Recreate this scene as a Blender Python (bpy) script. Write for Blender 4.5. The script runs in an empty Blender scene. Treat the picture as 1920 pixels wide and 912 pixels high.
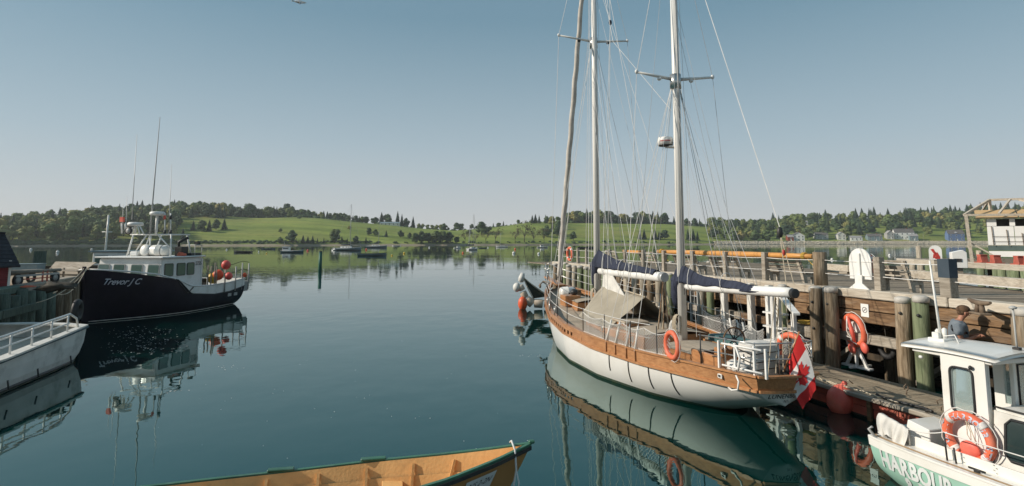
import bpy, bmesh, math, random
from mathutils import Vector, Matrix, noise
import numpy as np
random.seed(7)
RAD = math.radians
sc = bpy.context.scene
COL = sc.collection

# ------------------------------------------------------------------ camera
CAM_H, CAM_F, CAM_PITCH, PPY = 3.5, 1100.0, RAD(6.0), 336.0
cam_data = bpy.data.cameras.new("camera")
cam_data.sensor_width = 36.0
cam_data.lens = 36.0 * CAM_F / 1920.0
cam_data.shift_y = (PPY - 456.0) / 1920.0
cam_data.clip_start = 0.1
cam_data.clip_end = 6000.0
cam = bpy.data.objects.new("camera", cam_data)
cam.location = (0, 0, CAM_H)
cam.rotation_euler = (RAD(90) + CAM_PITCH, 0, 0)
COL.objects.link(cam)
sc.camera = cam

# ------------------------------------------------------------------ sky + sun
SUN_AZ = Vector((-0.994, -0.10, 0))     # horizontal direction towards the sun
SUN_EL = RAD(29)
world = bpy.data.worlds.new("World")
sc.world = world
world.use_nodes = True
wn = world.node_tree
for n_ in list(wn.nodes): wn.nodes.remove(n_)
def wnode(t, **kw):
    n_ = wn.nodes.new(t)
    for k, v in kw.items(): setattr(n_, k, v)
    return n_
sky = wnode("ShaderNodeTexSky", sky_type='NISHITA')
sky.sun_disc = False
sky.sun_elevation = SUN_EL
sky.sun_rotation = math.atan2(SUN_AZ.x, SUN_AZ.y)
sky.air_density = 1.0
sky.dust_density = 0.55
sky.ozone_density = 1.0
hs = wnode("ShaderNodeHueSaturation")
hs.inputs["Saturation"].default_value = 1.05
hs.inputs["Hue"].default_value = 0.478
hs.inputs["Value"].default_value = 0.86
# smooth lift of the milky band at the horizon (all round)
tc = wnode("ShaderNodeTexCoord")
sep = wnode("ShaderNodeSeparateXYZ")
mr = wnode("ShaderNodeMapRange")
mr.inputs[1].default_value = -0.02; mr.inputs[2].default_value = 0.62
mr.inputs[3].default_value = 0.92; mr.inputs[4].default_value = 0.62
mr.interpolation_type = 'SMOOTHSTEP'
mx = wnode("ShaderNodeMixRGB")
mx.inputs[2].default_value = (4.75, 4.95, 5.15, 1)
bg = wnode("ShaderNodeBackground")
bg.inputs["Strength"].default_value = 0.1
wo = wnode("ShaderNodeOutputWorld")
L = wn.links
L.new(sky.outputs[0], hs.inputs["Color"])
rampz = wnode("ShaderNodeValToRGB")
cr_ = rampz.color_ramp
cr_.elements[0].position = 0.0; cr_.elements[1].position = 1.0
cr_.elements.new(0.16); cr_.elements.new(0.36)
for k_, (p_, c_) in enumerate([(0.0, (.49, .50, .51)), (0.16, (.32, .395, .445)), (0.36, (.155, .255, .32)), (1.0, (.13, .235, .32))]):
    cr_.elements[k_].position = p_; cr_.elements[k_].color = c_ + (1,)
mul_ = wnode("ShaderNodeMixRGB", blend_type='MULTIPLY'); mul_.inputs[0].default_value = 1.0; mul_.inputs[2].default_value = (10, 10, 10, 1)
L.new(sep.outputs[2], rampz.inputs[0]); L.new(rampz.outputs[0], mul_.inputs[1]); L.new(mul_.outputs[0], mx.inputs[2])
L.new(tc.outputs["Generated"], sep.inputs[0])
L.new(sep.outputs[2], mr.inputs[0])
L.new(mr.outputs[0], mx.inputs[0])
L.new(hs.outputs[0], mx.inputs[1])
L.new(mx.outputs[0], bg.inputs["Color"])
L.new(bg.outputs[0], wo.inputs[0])

sun_d = bpy.data.lights.new("sun", 'SUN')
sun_d.energy = 3.65
sun_d.angle = RAD(0.55)
sun_d.color = (1.0, 0.91, 0.79)
sun = bpy.data.objects.new("sun", sun_d)
sdir = Vector((SUN_AZ.x * math.cos(SUN_EL), SUN_AZ.y * math.cos(SUN_EL), math.sin(SUN_EL)))
sun.rotation_euler = sdir.to_track_quat('Z', 'Y').to_euler()
sun.location = (-60, 0, 60)
COL.objects.link(sun)
sc.view_settings.view_transform = 'Standard'
sc.view_settings.look = 'None'
sc.view_settings.exposure = 0.32
sc.view_settings.gamma = 1.0
sc.view_settings.use_curve_mapping = False
sc.cycles.max_bounces = 7
sc.cycles.transparent_max_bounces = 12
sc.cycles.caustics_reflective = False
sc.cycles.caustics_refractive = False

# ------------------------------------------------------------------ helpers
_c, _s = math.cos(CAM_PITCH), math.sin(CAM_PITCH)
def ray(px, py):
    a = (px - 960) / CAM_F; b = (PPY - py) / CAM_F
    return Vector((a, _c - _s * b, _s + _c * b))
def Wz(px, py, z):                       # point of the place seen at (px, py) that lies at height z
    r = ray(px, py); t = (z - CAM_H) / r.z
    return Vector((r.x * t, r.y * t, z))
def WD(px, py, D):
    r = ray(px, py); t = D / r.y
    return Vector((r.x * t, D, CAM_H + r.z * t))
def interp(x, xs, ys): return float(np.interp(x, xs, ys))
def V(*a): return Vector(a)

class MB:
    def __init__(s): s.v = []; s.f = []; s.m = []; s.sm = []; s.mi = 0; s.smooth = False
    def add(s, vs, fs, smooth=None):
        b = len(s.v); s.v += [tuple(p) for p in vs]
        sm = s.smooth if smooth is None else smooth
        for f in fs: s.f.append([b + i for i in f]); s.m.append(s.mi); s.sm.append(sm)
        return s
    def hexa(s, p):                      # 8 points: bottom 4 ccw, top 4 ccw
        return s.add(p, [(3, 2, 1, 0), (4, 5, 6, 7), (0, 1, 5, 4), (1, 2, 6, 5), (2, 3, 7, 6), (3, 0, 4, 7)], False)
    def box(s, c, d, rz=0.0, M=None):
        x, y, z = d[0] / 2, d[1] / 2, d[2] / 2
        ps = [V(*q) for q in [(-x, -y, -z), (x, -y, -z), (x, y, -z), (-x, y, -z), (-x, -y, z), (x, -y, z), (x, y, z), (-x, y, z)]]
        R = M if M is not None else Matrix.Rotation(rz, 3, 'Z')
        return s.hexa([R @ p + Vector(c) for p in ps])
    def b2(s, lo, hi):
        return s.box([(a + b) / 2 for a, b in zip(lo, hi)], [abs(b - a) for a, b in zip(lo, hi)])
    def beam(s, a, b, w, h, up=(0, 0, 1), w2=None, h2=None):
        a, b = Vector(a), Vector(b); d = (b - a).normalized(); u = Vector(up)
        sd = d.cross(u)
        if sd.length < 1e-4: sd = d.cross(V(1, 0, 0))
        sd.normalize(); u = sd.cross(d).normalized()
        w2 = w if w2 is None else w2; h2 = h if h2 is None else h2
        P = []
        for p, ww, hh in ((a, w, h), (b, w2, h2)):
            P.append([p - sd * ww / 2 - u * hh / 2, p + sd * ww / 2 - u * hh / 2, p + sd * ww / 2 + u * hh / 2, p - sd * ww / 2 + u * hh / 2])
        return s.add(P[0] + P[1], [(0, 1, 2, 3), (7, 6, 5, 4), (0, 4, 5, 1), (1, 5, 6, 2), (2, 6, 7, 3), (3, 7, 4, 0)], False)
    def tube(s, pts, r, n=8, closed=False, caps=True):
        pts = [Vector(p) for p in pts]; N = len(pts)
        rs = r if isinstance(r, (list, tuple)) else [r] * N
        rings = []; prev = None
        for i, p in enumerate(pts):
            if closed: t = pts[(i + 1) % N] - pts[i - 1]
            else: t = pts[min(i + 1, N - 1)] - pts[max(i - 1, 0)]
            if t.length < 1e-9: t = V(0, 0, 1)
            t.normalize()
            if prev is None:
                a = V(0, 0, 1) if abs(t.z) < 0.9 else V(1, 0, 0)
                u = t.cross(a).normalized()
            else:
                u = prev - t * prev.dot(t)
                if u.length < 1e-6: u = t.cross(V(0, 0, 1))
                u.normalize()
            prev = u; w = t.cross(u)
            rings.append([p + (u * math.cos(2 * math.pi * k / n) + w * math.sin(2 * math.pi * k / n)) * rs[i] for k in range(n)])
        vs = [q for R in rings for q in R]; fs = []
        for i in range(N if closed else N - 1):
            j = (i + 1) % N
            for k in range(n):
                k2 = (k + 1) % n
                fs.append((i * n + k, i * n + k2, j * n + k2, j * n + k))
        s.add(vs, fs, n > 4)
        if caps and not closed:
            b = len(s.v) - len(vs)
            s.f.append([b + k for k in range(n)][::-1]); s.m.append(s.mi); s.sm.append(False)
            s.f.append([b + (N - 1) * n + k for k in range(n)]); s.m.append(s.mi); s.sm.append(False)
        return s
    def lathe(s, prof, c=(0, 0, 0), n=16, axis=(0, 0, 1), smooth=True):
        ax = Vector(axis).normalized(); a = V(0, 0, 1) if abs(ax.z) < 0.9 else V(1, 0, 0)
        u = ax.cross(a).normalized(); w = ax.cross(u); c = Vector(c); vs = []; fs = []
        for r, z in prof:
            vs += [c + ax * z + (u * math.cos(2 * math.pi * k / n) + w * math.sin(2 * math.pi * k / n)) * max(r, 1e-4) for k in range(n)]
        for i in range(len(prof) - 1):
            for k in range(n):
                k2 = (k + 1) % n; fs.append((i * n + k, i * n + k2, (i + 1) * n + k2, (i + 1) * n + k))
        fs.append(tuple(range(n))[::-1]); fs.append(tuple((len(prof) - 1) * n + k for k in range(n)))
        return s.add(vs, fs, smooth)
    def ball(s, c, r, n=12, m=8, jit=0.0, sq=None):
        r = (r, r, r) if not isinstance(r, (tuple, list)) else r; c = Vector(c); vs = []; fs = []
        for i in range(m + 1):
            th = math.pi * i / m
            for k in range(n):
                ph = 2 * math.pi * k / n
                d = V(math.sin(th) * math.cos(ph), math.sin(th) * math.sin(ph), math.cos(th))
                q = 1 + (jit * noise.noise(d * 2.3 + c) if jit else 0)
                vs.append(c + V(d.x * r[0], d.y * r[1], d.z * r[2]) * q)
        for i in range(m):
            for k in range(n):
                k2 = (k + 1) % n; fs.append((i * n + k, (i + 1) * n + k, (i + 1) * n + k2, i * n + k2))
        return s.add(vs, fs, True)
    def grid(s, fn, nu, nv, smooth=True, closeu=False, flip=False):
        vs = [fn(i / nu, j / nv) for i in range(nu + 1) for j in range(nv + 1)]; fs = []
        for i in range(nu):
            for j in range(nv):
                a = i * (nv + 1) + j; q = (a, a + nv + 1, a + nv + 2, a + 1)
                fs.append(q[::-1] if flip else q)
        return s.add(vs, fs, smooth)
    def prism(s, poly, h0, h1, fn=None, smooth=False):      # poly in 2D extruded; fn(x,y,h) -> 3D point
        fn = fn or (lambda x, y, h: (x, y, h)); n = len(poly)
        vs = [fn(x, y, h0) for x, y in poly] + [fn(x, y, h1) for x, y in poly]
        fs = [tuple(range(n))[::-1], tuple(range(n, 2 * n))] + [(i, (i + 1) % n, n + (i + 1) % n, n + i) for i in range(n)]
        return s.add(vs, fs, smooth)
    def mesh(s, name, mats, weld=False, bevel=0.0, seg=1):
        me = bpy.data.meshes.new(name)
        me.from_pydata(s.v, [], s.f)
        for m_ in (mats if isinstance(mats, (list, tuple)) else [mats]): me.materials.append(m_)
        me.polygons.foreach_set("material_index", s.m)
        me.polygons.foreach_set("use_smooth", s.sm)
        if weld or bevel:
            bm = bmesh.new(); bm.from_mesh(me)
            if weld: bmesh.ops.remove_doubles(bm, verts=bm.verts, dist=1e-4)
            if bevel: bmesh.ops.bevel(bm, geom=[e for e in bm.edges if e.is_manifold and not (e.link_faces[0].smooth and e.link_faces[1].smooth)], offset=bevel, segments=seg, affect='EDGES', clamp_overlap=True)
            bm.to_mesh(me); bm.free()
        me.update(); me.validate(clean_customdata=False)
        return me
    def build(s, name, mats, parent=None, weld=False, bevel=0.0, seg=1, loc=None, rz=0.0, **props):
        return link(name, s.mesh(name, mats, weld, bevel, seg), parent, loc, rz, **props)

def link(name, me, parent=None, loc=None, rz=0.0, **props):
    o = bpy.data.objects.new(name, me); COL.objects.link(o)
    if parent is not None: o.parent = parent
    if loc is not None: o.location = loc
    if rz: o.rotation_euler = (0, 0, rz)
    for k, v in props.items():
        if v: o[k] = v
    return o
def thing(name, label, category, loc=(0, 0, 0), rz=0.0, group=None):
    return link(name, None, None, loc, rz, label=label, category=category, group=group)
def kids(o): return [c for c in COL.objects if c.parent == o]
def dup(root, loc, rz=None, scale=None, label=None, group=None, children=None):
    children = children if children is not None else [(c, kids(c)) for c in kids(root)]
    r = root.copy(); COL.objects.link(r); r.location = loc
    if rz is not None: r.rotation_euler = (0, 0, rz)
    if scale is not None: r.scale = scale
    if label: r['label'] = label
    if group: r['group'] = group
    for c, gs in children:
        c2 = c.copy(); COL.objects.link(c2); c2.parent = r
        for g in gs:
            g2 = g.copy(); COL.objects.link(g2); g2.parent = c2
    return r
def facing(p, q): return math.atan2(q[1] - p[1], q[0] - p[0])
def sag(a, b, d, n=10):
    a, b = Vector(a), Vector(b)
    return [a.lerp(b, i / n) - V(0, 0, 4 * d * (i / n) * (1 - i / n)) for i in range(n + 1)]

# ------------------------------------------------------------------ materials
MATS = {}
def mat(name, c1, c2=None, rough=0.6, scale=3.0, stretch=(1, 1, 1), bump=0.0, bscale=None, metal=0.0, detail=5.0,
        spec=0.4, dirt=None, dirt_amt=0.0, dirt_scale=1.5, rnd=0.0, coat=0.0, lo=0.35, hi=0.65, sss=None, trans=0.0, alpha=1.0, wave=None):
    m = bpy.data.materials.new(name); m.use_nodes = True
    nt = m.node_tree; N, K = nt.nodes, nt.links; b = N["Principled BSDF"]
    b.inputs["Roughness"].default_value = rough; b.inputs["Metallic"].default_value = metal
    b.inputs["Specular IOR Level"].default_value = spec
    b.inputs["Coat Weight"].default_value = coat
    b.inputs["Transmission Weight"].default_value = trans
    b.inputs["Alpha"].default_value = alpha
    c1 = tuple(c1) + (1,); c2 = tuple(c2) + (1,) if c2 else tuple(x * 0.8 for x in c1[:3]) + (1,)
    co = N.new("ShaderNodeTexCoord"); mp = N.new("ShaderNodeMapping"); mp.inputs["Scale"].default_value = stretch
    oi = N.new("ShaderNodeObjectInfo"); va = N.new("ShaderNodeVectorMath"); va.operation = 'MULTIPLY_ADD'
    va.inputs[1].default_value = (37.0, 53.0, 19.0)
    K.new(co.outputs["Object"], mp.inputs["Vector"])
    cb = N.new("ShaderNodeCombineXYZ")
    for i in range(3): K.new(oi.outputs["Random"], cb.inputs[i])
    K.new(cb.outputs[0], va.inputs[0]); K.new(mp.outputs[0], va.inputs[2])
    nz = N.new("ShaderNodeTexNoise"); nz.inputs["Scale"].default_value = scale; nz.inputs["Detail"].default_value = detail
    K.new(va.outputs[0], nz.inputs["Vector"])
    rp = N.new("ShaderNodeMapRange"); rp.inputs[1].default_value = lo; rp.inputs[2].default_value = hi
    K.new(nz.outputs["Fac"], rp.inputs[0])
    mix = N.new("ShaderNodeMixRGB"); mix.inputs[1].default_value = c1; mix.inputs[2].default_value = c2
    K.new(rp.outputs[0], mix.inputs[0]); out = mix.outputs[0]
    if dirt:
        n2 = N.new("ShaderNodeTexNoise"); n2.inputs["Scale"].default_value = dirt_scale; n2.inputs["Detail"].default_value = 7
        n2.inputs["Roughness"].default_value = 0.65
        K.new(va.outputs[0], n2.inputs["Vector"])
        r2 = N.new("ShaderNodeMapRange"); r2.inputs[1].default_value = 0.5; r2.inputs[2].default_value = 0.72; r2.inputs[4].default_value = dirt_amt
        K.new(n2.outputs["Fac"], r2.inputs[0])
        m2 = N.new("ShaderNodeMixRGB"); m2.inputs[2].default_value = tuple(dirt) + (1,)
        K.new(r2.outputs[0], m2.inputs[0]); K.new(out, m2.inputs[1]); out = m2.outputs[0]
    if rnd:
        h = N.new("ShaderNodeHueSaturation"); r3 = N.new("ShaderNodeMapRange")
        r3.inputs[3].default_value = 1 - rnd; r3.inputs[4].default_value = 1 + rnd
        K.new(oi.outputs["Random"], r3.inputs[0]); K.new(r3.outputs[0], h.inputs["Value"]); K.new(out, h.inputs["Color"]); out = h.outputs[0]
    K.new(out, b.inputs["Base Color"])
    if bump:
        bp = N.new("ShaderNodeBump"); bp.inputs["Strength"].default_value = bump; bp.inputs["Distance"].default_value = 0.02
        n3 = N.new("ShaderNodeTexNoise"); n3.inputs["Scale"].default_value = bscale or scale * 3; n3.inputs["Detail"].default_value = 6
        K.new(va.outputs[0], n3.inputs["Vector"]); K.new(n3.outputs["Fac"], bp.inputs["Height"]); K.new(bp.outputs[0], b.inputs["Normal"])
    MATS[name] = m
    return m
# ------------------------------------------------------------------ material set
WHITE = mat("white_paint", (0.80, 0.79, 0.76), (0.74, 0.73, 0.69), rough=0.42, scale=2, dirt=(0.42, 0.38, 0.3), dirt_amt=0.35, dirt_scale=2.5)
WHITE2 = mat("white_gelcoat", (0.80, 0.78, 0.73), (0.74, 0.72, 0.66), rough=0.22, scale=1.2, spec=0.5, dirt=(0.5, 0.46, 0.36), dirt_amt=0.25, dirt_scale=1.2)
OFFWHITE = mat("aged_white", (0.74, 0.72, 0.67), (0.60, 0.58, 0.52), rough=0.55, scale=4, dirt=(0.3, 0.24, 0.17), dirt_amt=0.4)
GREYP = mat("grey_paint", (0.42, 0.42, 0.40), (0.34, 0.34, 0.33), rough=0.5, scale=4)
BLACK = mat("black_rubber", (0.015, 0.015, 0.016), (0.03, 0.03, 0.03), rough=0.6)
DARK = mat("dark_metal", (0.03, 0.032, 0.035), (0.06, 0.055, 0.05), rough=0.45, metal=0.3)
STEEL = mat("stainless", (0.62, 0.61, 0.58), (0.5, 0.48, 0.45), rough=0.28, metal=0.8)
ALU = mat("galvanised", (0.5, 0.5, 0.48), (0.4, 0.4, 0.39), rough=0.45, metal=0.4)
MASTP = mat("mast_paint", (0.80, 0.78, 0.73), (0.72, 0.70, 0.65), rough=0.3, scale=1, stretch=(3, 3, .4))
VARN = mat("varnished_teak", (0.50, 0.25, 0.11), (0.38, 0.175, 0.075), rough=0.35, scale=7, stretch=(.5, 4, 4), coat=0.2, dirt=(0.2, 0.08, 0.03), dirt_amt=0.5, dirt_scale=3)
TEAK = mat("weathered_teak_deck", (0.46, 0.38, 0.29), (0.34, 0.28, 0.21), rough=0.8, scale=6, stretch=(.6, 6, 6))
BROWNW = mat("brown_timber", (0.24, 0.145, 0.075), (0.11, 0.06, 0.03), rough=0.85, scale=6, stretch=(.5, 3, 3), bump=0.7, bscale=14, rnd=0.25, dirt=(0.36, 0.31, 0.24), dirt_amt=0.5, dirt_scale=2)
GREYW = mat("weathered_timber", (0.40, 0.355, 0.29), (0.25, 0.215, 0.17), rough=0.88, scale=6, stretch=(.5, 4, 4), bump=0.6, bscale=16, rnd=0.15, dirt=(0.16, 0.12, 0.08), dirt_amt=0.6, dirt_scale=2.5)
PALEW = mat("bleached_timber", (0.56, 0.50, 0.41), (0.42, 0.37, 0.30), rough=0.85, scale=6, stretch=(.5, 4, 4), bump=0.5, bscale=16, rnd=0.12, dirt=(0.25, 0.18, 0.11), dirt_amt=0.6, dirt_scale=2)
PLANKM = mat("deck_plank", (0.31, 0.255, 0.19), (0.18, 0.145, 0.105), rough=0.9, scale=7, stretch=(5, .5, 5), bump=0.7, bscale=16, rnd=0.35, dirt=(0.36, 0.30, 0.22), dirt_amt=0.5, dirt_scale=1.6)
DOCKP = mat("dock_plank", (0.36, 0.30, 0.215), (0.24, 0.19, 0.13), rough=0.9, scale=7, stretch=(5, .5, 5), bump=0.6, bscale=16, rnd=0.25)
PILEM = mat("pile_bark", (0.26, 0.20, 0.135), (0.12, 0.085, 0.05), rough=0.9, scale=5, stretch=(4, 4, .5), bump=0.9, bscale=9, rnd=0.3, dirt=(0.40, 0.35, 0.27), dirt_amt=0.5)
PILEG = mat("treated_pile", (0.20, 0.235, 0.13), (0.11, 0.135, 0.07), rough=0.85, scale=5, stretch=(4, 4, .5), bump=0.7, bscale=9, rnd=0.2, dirt=(0.32, 0.30, 0.2), dirt_amt=0.4)
PILEP = mat("grey_pile", (0.42, 0.37, 0.29), (0.26, 0.22, 0.165), rough=0.9, scale=5, stretch=(4, 4, .5), bump=0.8, bscale=9, rnd=0.2)
PILECAP = mat("pile_cap", (0.52, 0.49, 0.44), (0.38, 0.36, 0.32), rough=0.75, scale=6, bump=0.4)
LPILE = mat("green_pile", (0.13, 0.17, 0.135), (0.07, 0.10, 0.08), rough=0.9, scale=5, stretch=(4, 4, .6), bump=0.6, rnd=0.2)
SANDM = mat("quay_gravel", (0.40, 0.31, 0.22), (0.31, 0.24, 0.17), rough=0.95, scale=1.5, bump=0.3, bscale=30)
REDP = mat("red_paint", (0.52, 0.12, 0.08), (0.38, 0.085, 0.055), rough=0.6, scale=4, dirt=(0.2, 0.1, 0.07), dirt_amt=0.6)
BARN = mat("barn_red", (0.23, 0.03, 0.035), (0.16, 0.02, 0.025), rough=0.7, scale=5, rnd=0.12)
ROOFD = mat("dark_shingle", (0.035, 0.037, 0.045), (0.02, 0.021, 0.026), rough=0.85, scale=9, rnd=0.15)
ORANGE = mat("orange_vinyl", (0.80, 0.135, 0.045), (0.70, 0.10, 0.035), rough=0.42, scale=3, dirt=(0.5, 0.2, 0.12), dirt_amt=0.35)
REDV = mat("red_vinyl", (0.82, 0.16, 0.11), (0.70, 0.12, 0.085), rough=0.5, scale=5, dirt=(0.62, 0.3, 0.22), dirt_amt=0.5)
PINKV = mat("pink_vinyl", (0.80, 0.115, 0.09), None, rough=0.45)
YELV = mat("yellow_vinyl", (0.72, 0.48, 0.05), (0.6, 0.38, 0.04), rough=0.5)
NAVY = mat("navy_canvas", (0.032, 0.039, 0.066), (0.018, 0.022, 0.040), rough=0.85, scale=5, stretch=(3, 1, 1), bump=1.0, bscale=4)
TANC = mat("khaki_canvas", (0.36, 0.32, 0.25), (0.30, 0.265, 0.205), rough=0.9, scale=2, bump=0.4, bscale=4)
SAILC = mat("sail_cloth", (0.62, 0.58, 0.52), (0.46, 0.42, 0.37), rough=0.8, scale=3, bump=0.4)
WHITEC = mat("white_canvas", (0.70, 0.68, 0.63), (0.56, 0.54, 0.50), rough=0.85, scale=4, bump=0.6, bscale=7)
ROPEM = mat("rope", (0.58, 0.50, 0.38), (0.42, 0.35, 0.25), rough=0.9, scale=40)
ROPEY = mat("yellow_rope", (0.62, 0.42, 0.09), (0.48, 0.3, 0.06), rough=0.9, scale=40)
ROPED = mat("dark_rope", (0.08, 0.07, 0.05), (0.04, 0.035, 0.03), rough=0.9, scale=40)
WIREM = mat("rigging_wire", (0.46, 0.47, 0.46), (0.36, 0.36, 0.36), rough=0.35, metal=0.6)
WIREW = mat("white_line", (0.72, 0.70, 0.66), None, rough=0.7)
BUFF = mat("dory_buff", (0.80, 0.46, 0.18), (0.72, 0.40, 0.15), rough=0.6, scale=3, bump=0.25, bscale=25, dirt=(.42, .24, .10), dirt_amt=.45, dirt_scale=5)
BUFFO = mat("dory_outside", (0.42, 0.225, 0.08), (0.34, 0.18, 0.065), rough=0.5, scale=2)
DGREEN = mat("dory_green", (0.05, 0.155, 0.095), (0.035, 0.11, 0.07), rough=0.4, scale=3, dirt=(0.15, 0.26, 0.2), dirt_amt=0.4, dirt_scale=6)
AQUA = mat("aqua_hull", (0.33, 0.56, 0.45), (0.30, 0.51, 0.41), rough=0.35, scale=1.5, dirt=(0.36, 0.42, 0.32), dirt_amt=0.3)
PLUM = mat("plum_hull", (0.010, 0.006, 0.013), (0.015, 0.010, 0.020), rough=0.42, scale=2, spec=0.25, dirt=(0.03, 0.028, 0.035), dirt_amt=0.4, dirt_scale=1.4)
GLASS = mat("dark_glass", (0.02, 0.035, 0.035), (0.03, 0.045, 0.043), rough=0.06, spec=0.8)
GLASSG = mat("green_glass", (0.07, 0.12, 0.105), (0.09, 0.14, 0.12), rough=0.08, spec=0.8)
LIFER = mat("lifebuoy_orange", (0.78, 0.17, 0.085), (0.68, 0.14, 0.07), rough=0.5, scale=4, dirt=(0.6, 0.33, 0.25), dirt_amt=0.5, dirt_scale=5)
BANDW = mat("reflective_band", (0.74, 0.70, 0.66), None, rough=0.5)
FLAGR = mat("flag_red", (0.66, 0.03, 0.03), (0.58, 0.025, 0.025), rough=0.75)
FLAGW = mat("flag_white", (0.80, 0.77, 0.74), (0.74, 0.71, 0.68), rough=0.75)
BLUEB = mat("teal_boat", (0.07, 0.17, 0.2), (0.06, 0.14, 0.17), rough=0.4)
BLUEG = mat("blue_grey", (0.22, 0.29, 0.31), (0.17, 0.23, 0.25), rough=0.5)
STONE = mat("shore_stone", (0.36, 0.315, 0.245), (0.22, 0.19, 0.145), rough=0.9, scale=.6)
SPARM = mat("yellow_spar", (0.66, 0.33, 0.10), (0.52, 0.24, 0.065), rough=0.45, scale=4, stretch=(.4, 3, 3))
LETTER_D = mat("black_lettering", (0.02, 0.02, 0.02), None, rough=0.5)
LETTER_W = mat("white_lettering", (0.74, 0.76, 0.74), None, rough=0.5)
LETTER_S = mat("silver_lettering", (0.60, 0.60, 0.64), None, rough=0.4)
LETTER_B = mat("pale_lettering", (0.52, 0.56, 0.66), None, rough=0.5)
LETTER_R = mat("red_lettering", (0.5, 0.05, 0.04), None, rough=0.5)
SKIN = mat("skin", (0.42, 0.20, 0.13), (0.36, 0.16, 0.10), rough=0.55)
HAIRM = mat("brown_cap", (0.13, 0.075, 0.04), (0.08, 0.045, 0.025), rough=0.8, scale=12)
SHIRT = mat("grey_shirt", (0.19, 0.22, 0.245), (0.15, 0.175, 0.20), rough=0.9, scale=4, bump=0.4, bscale=6)
DENIM = mat("denim", (0.075, 0.125, 0.19), (0.10, 0.165, 0.24), rough=0.9, scale=6, bump=0.4, bscale=8)
BRICK = mat("red_clapboard", (0.25, 0.06, 0.035), None, rough=0.8)
BLUEH = mat("blue_clapboard", (0.13, 0.20, 0.36), None, rough=0.7)
ROOFG = mat("grey_shingle", (0.15, 0.14, 0.13), (0.11, 0.10, 0.095), rough=0.9, scale=.8)
ROOFL = mat("light_roof", (0.34, 0.33, 0.32), None, rough=0.8)
BURLAP = mat("float_foam", (0.66, 0.56, 0.45), (0.50, 0.40, 0.30), rough=0.85, scale=4)
PLY = mat("plywood", (0.62, 0.42, 0.22), (0.54, 0.36, 0.18), rough=0.8, scale=2)
TARP = mat("white_tarp", (0.82, 0.81, 0.78), (0.76, 0.75, 0.72), rough=0.7, scale=.8, bump=0.5, bscale=1.5)
LOGM = mat("grey_log", (0.30, 0.27, 0.22), (0.18, 0.16, 0.13), rough=0.9, scale=4, stretch=(.5, 3, 3), bump=.6, rnd=.2)

# ------------------------------------------------------------------ water
def water_material():
    m = bpy.data.materials.new("harbour_water"); m.use_nodes = True
    nt = m.node_tree; N, K = nt.nodes, nt.links; b = N["Principled BSDF"]
    b.inputs["Base Color"].default_value = (0.0, 0.019, 0.017, 1)
    b.inputs["Specular Tint"].default_value = (0.5, 1.0, 0.9, 1)
    b.inputs["Roughness"].default_value = 0.015
    b.inputs["IOR"].default_value = 2.35
    b.inputs["Specular IOR Level"].default_value = 0.5
    geo = N.new("ShaderNodeNewGeometry")
    def nz(scale, st, det):
        mp = N.new("ShaderNodeMapping"); mp.inputs["Scale"].default_value = st
        n = N.new("ShaderNodeTexNoise"); n.inputs["Scale"].default_value = scale; n.inputs["Detail"].default_value = det
        K.new(geo.outputs["Position"], mp.inputs[0]); K.new(mp.outputs[0], n.inputs["Vector"]); return n
    a = nz(0.9, (1, .7, 1), 2); c = nz(4.5, (1, .8, 1), 2); d = nz(0.05, (.45, 1.3, 1), 4)
    mul = N.new("ShaderNodeMath"); mul.operation = 'MULTIPLY_ADD'; mul.inputs[1].default_value = 0.10
    K.new(c.outputs["Fac"], mul.inputs[0]); K.new(a.outputs["Fac"], mul.inputs[2])
    # ripple patches: calm slicks and faintly ruffled areas
    rr = N.new("ShaderNodeMapRange"); rr.inputs[1].default_value = .4; rr.inputs[2].default_value = .68
    rr.inputs[3].default_value = .35; rr.inputs[4].default_value = 2.0
    K.new(d.outputs["Fac"], rr.inputs[0])
    mm = N.new("ShaderNodeMath"); mm.operation = 'MULTIPLY'; K.new(mul.outputs[0], mm.inputs[0]); K.new(rr.outputs[0], mm.inputs[1])
    bp = N.new("ShaderNodeBump"); bp.inputs["Strength"].default_value = 1.0; bp.inputs["Distance"].default_value = 0.011
    K.new(mm.outputs[0], bp.inputs["Height"]); K.new(bp.outputs[0], b.inputs["Normal"])
    return m
WATER = water_material()
mb = MB()
mb.add([(-3000, -60, 0), (3000, -60, 0), (3000, 2500, 0), (-3000, 2500, 0)], [(0, 1, 2, 3)])
mb.build("water", WATER, kind="structure")

fl_ = MB(); rq = random.Random(77)  # small pale quads scattered flat on the water surface
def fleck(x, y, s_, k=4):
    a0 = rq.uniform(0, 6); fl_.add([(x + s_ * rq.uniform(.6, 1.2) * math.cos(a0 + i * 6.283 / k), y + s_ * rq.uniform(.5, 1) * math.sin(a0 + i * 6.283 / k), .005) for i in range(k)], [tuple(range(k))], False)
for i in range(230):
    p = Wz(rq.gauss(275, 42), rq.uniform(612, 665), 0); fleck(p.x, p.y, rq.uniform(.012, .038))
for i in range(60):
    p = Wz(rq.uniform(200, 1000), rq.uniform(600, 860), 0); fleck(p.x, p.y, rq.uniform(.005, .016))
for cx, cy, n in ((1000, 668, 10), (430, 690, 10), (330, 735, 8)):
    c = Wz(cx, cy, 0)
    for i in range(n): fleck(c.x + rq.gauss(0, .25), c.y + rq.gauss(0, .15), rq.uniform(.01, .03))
fl_.build("surface_flecks", WHITE, kind="stuff", label="small pale flecks scattered on the calm water", category="foam")
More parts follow.
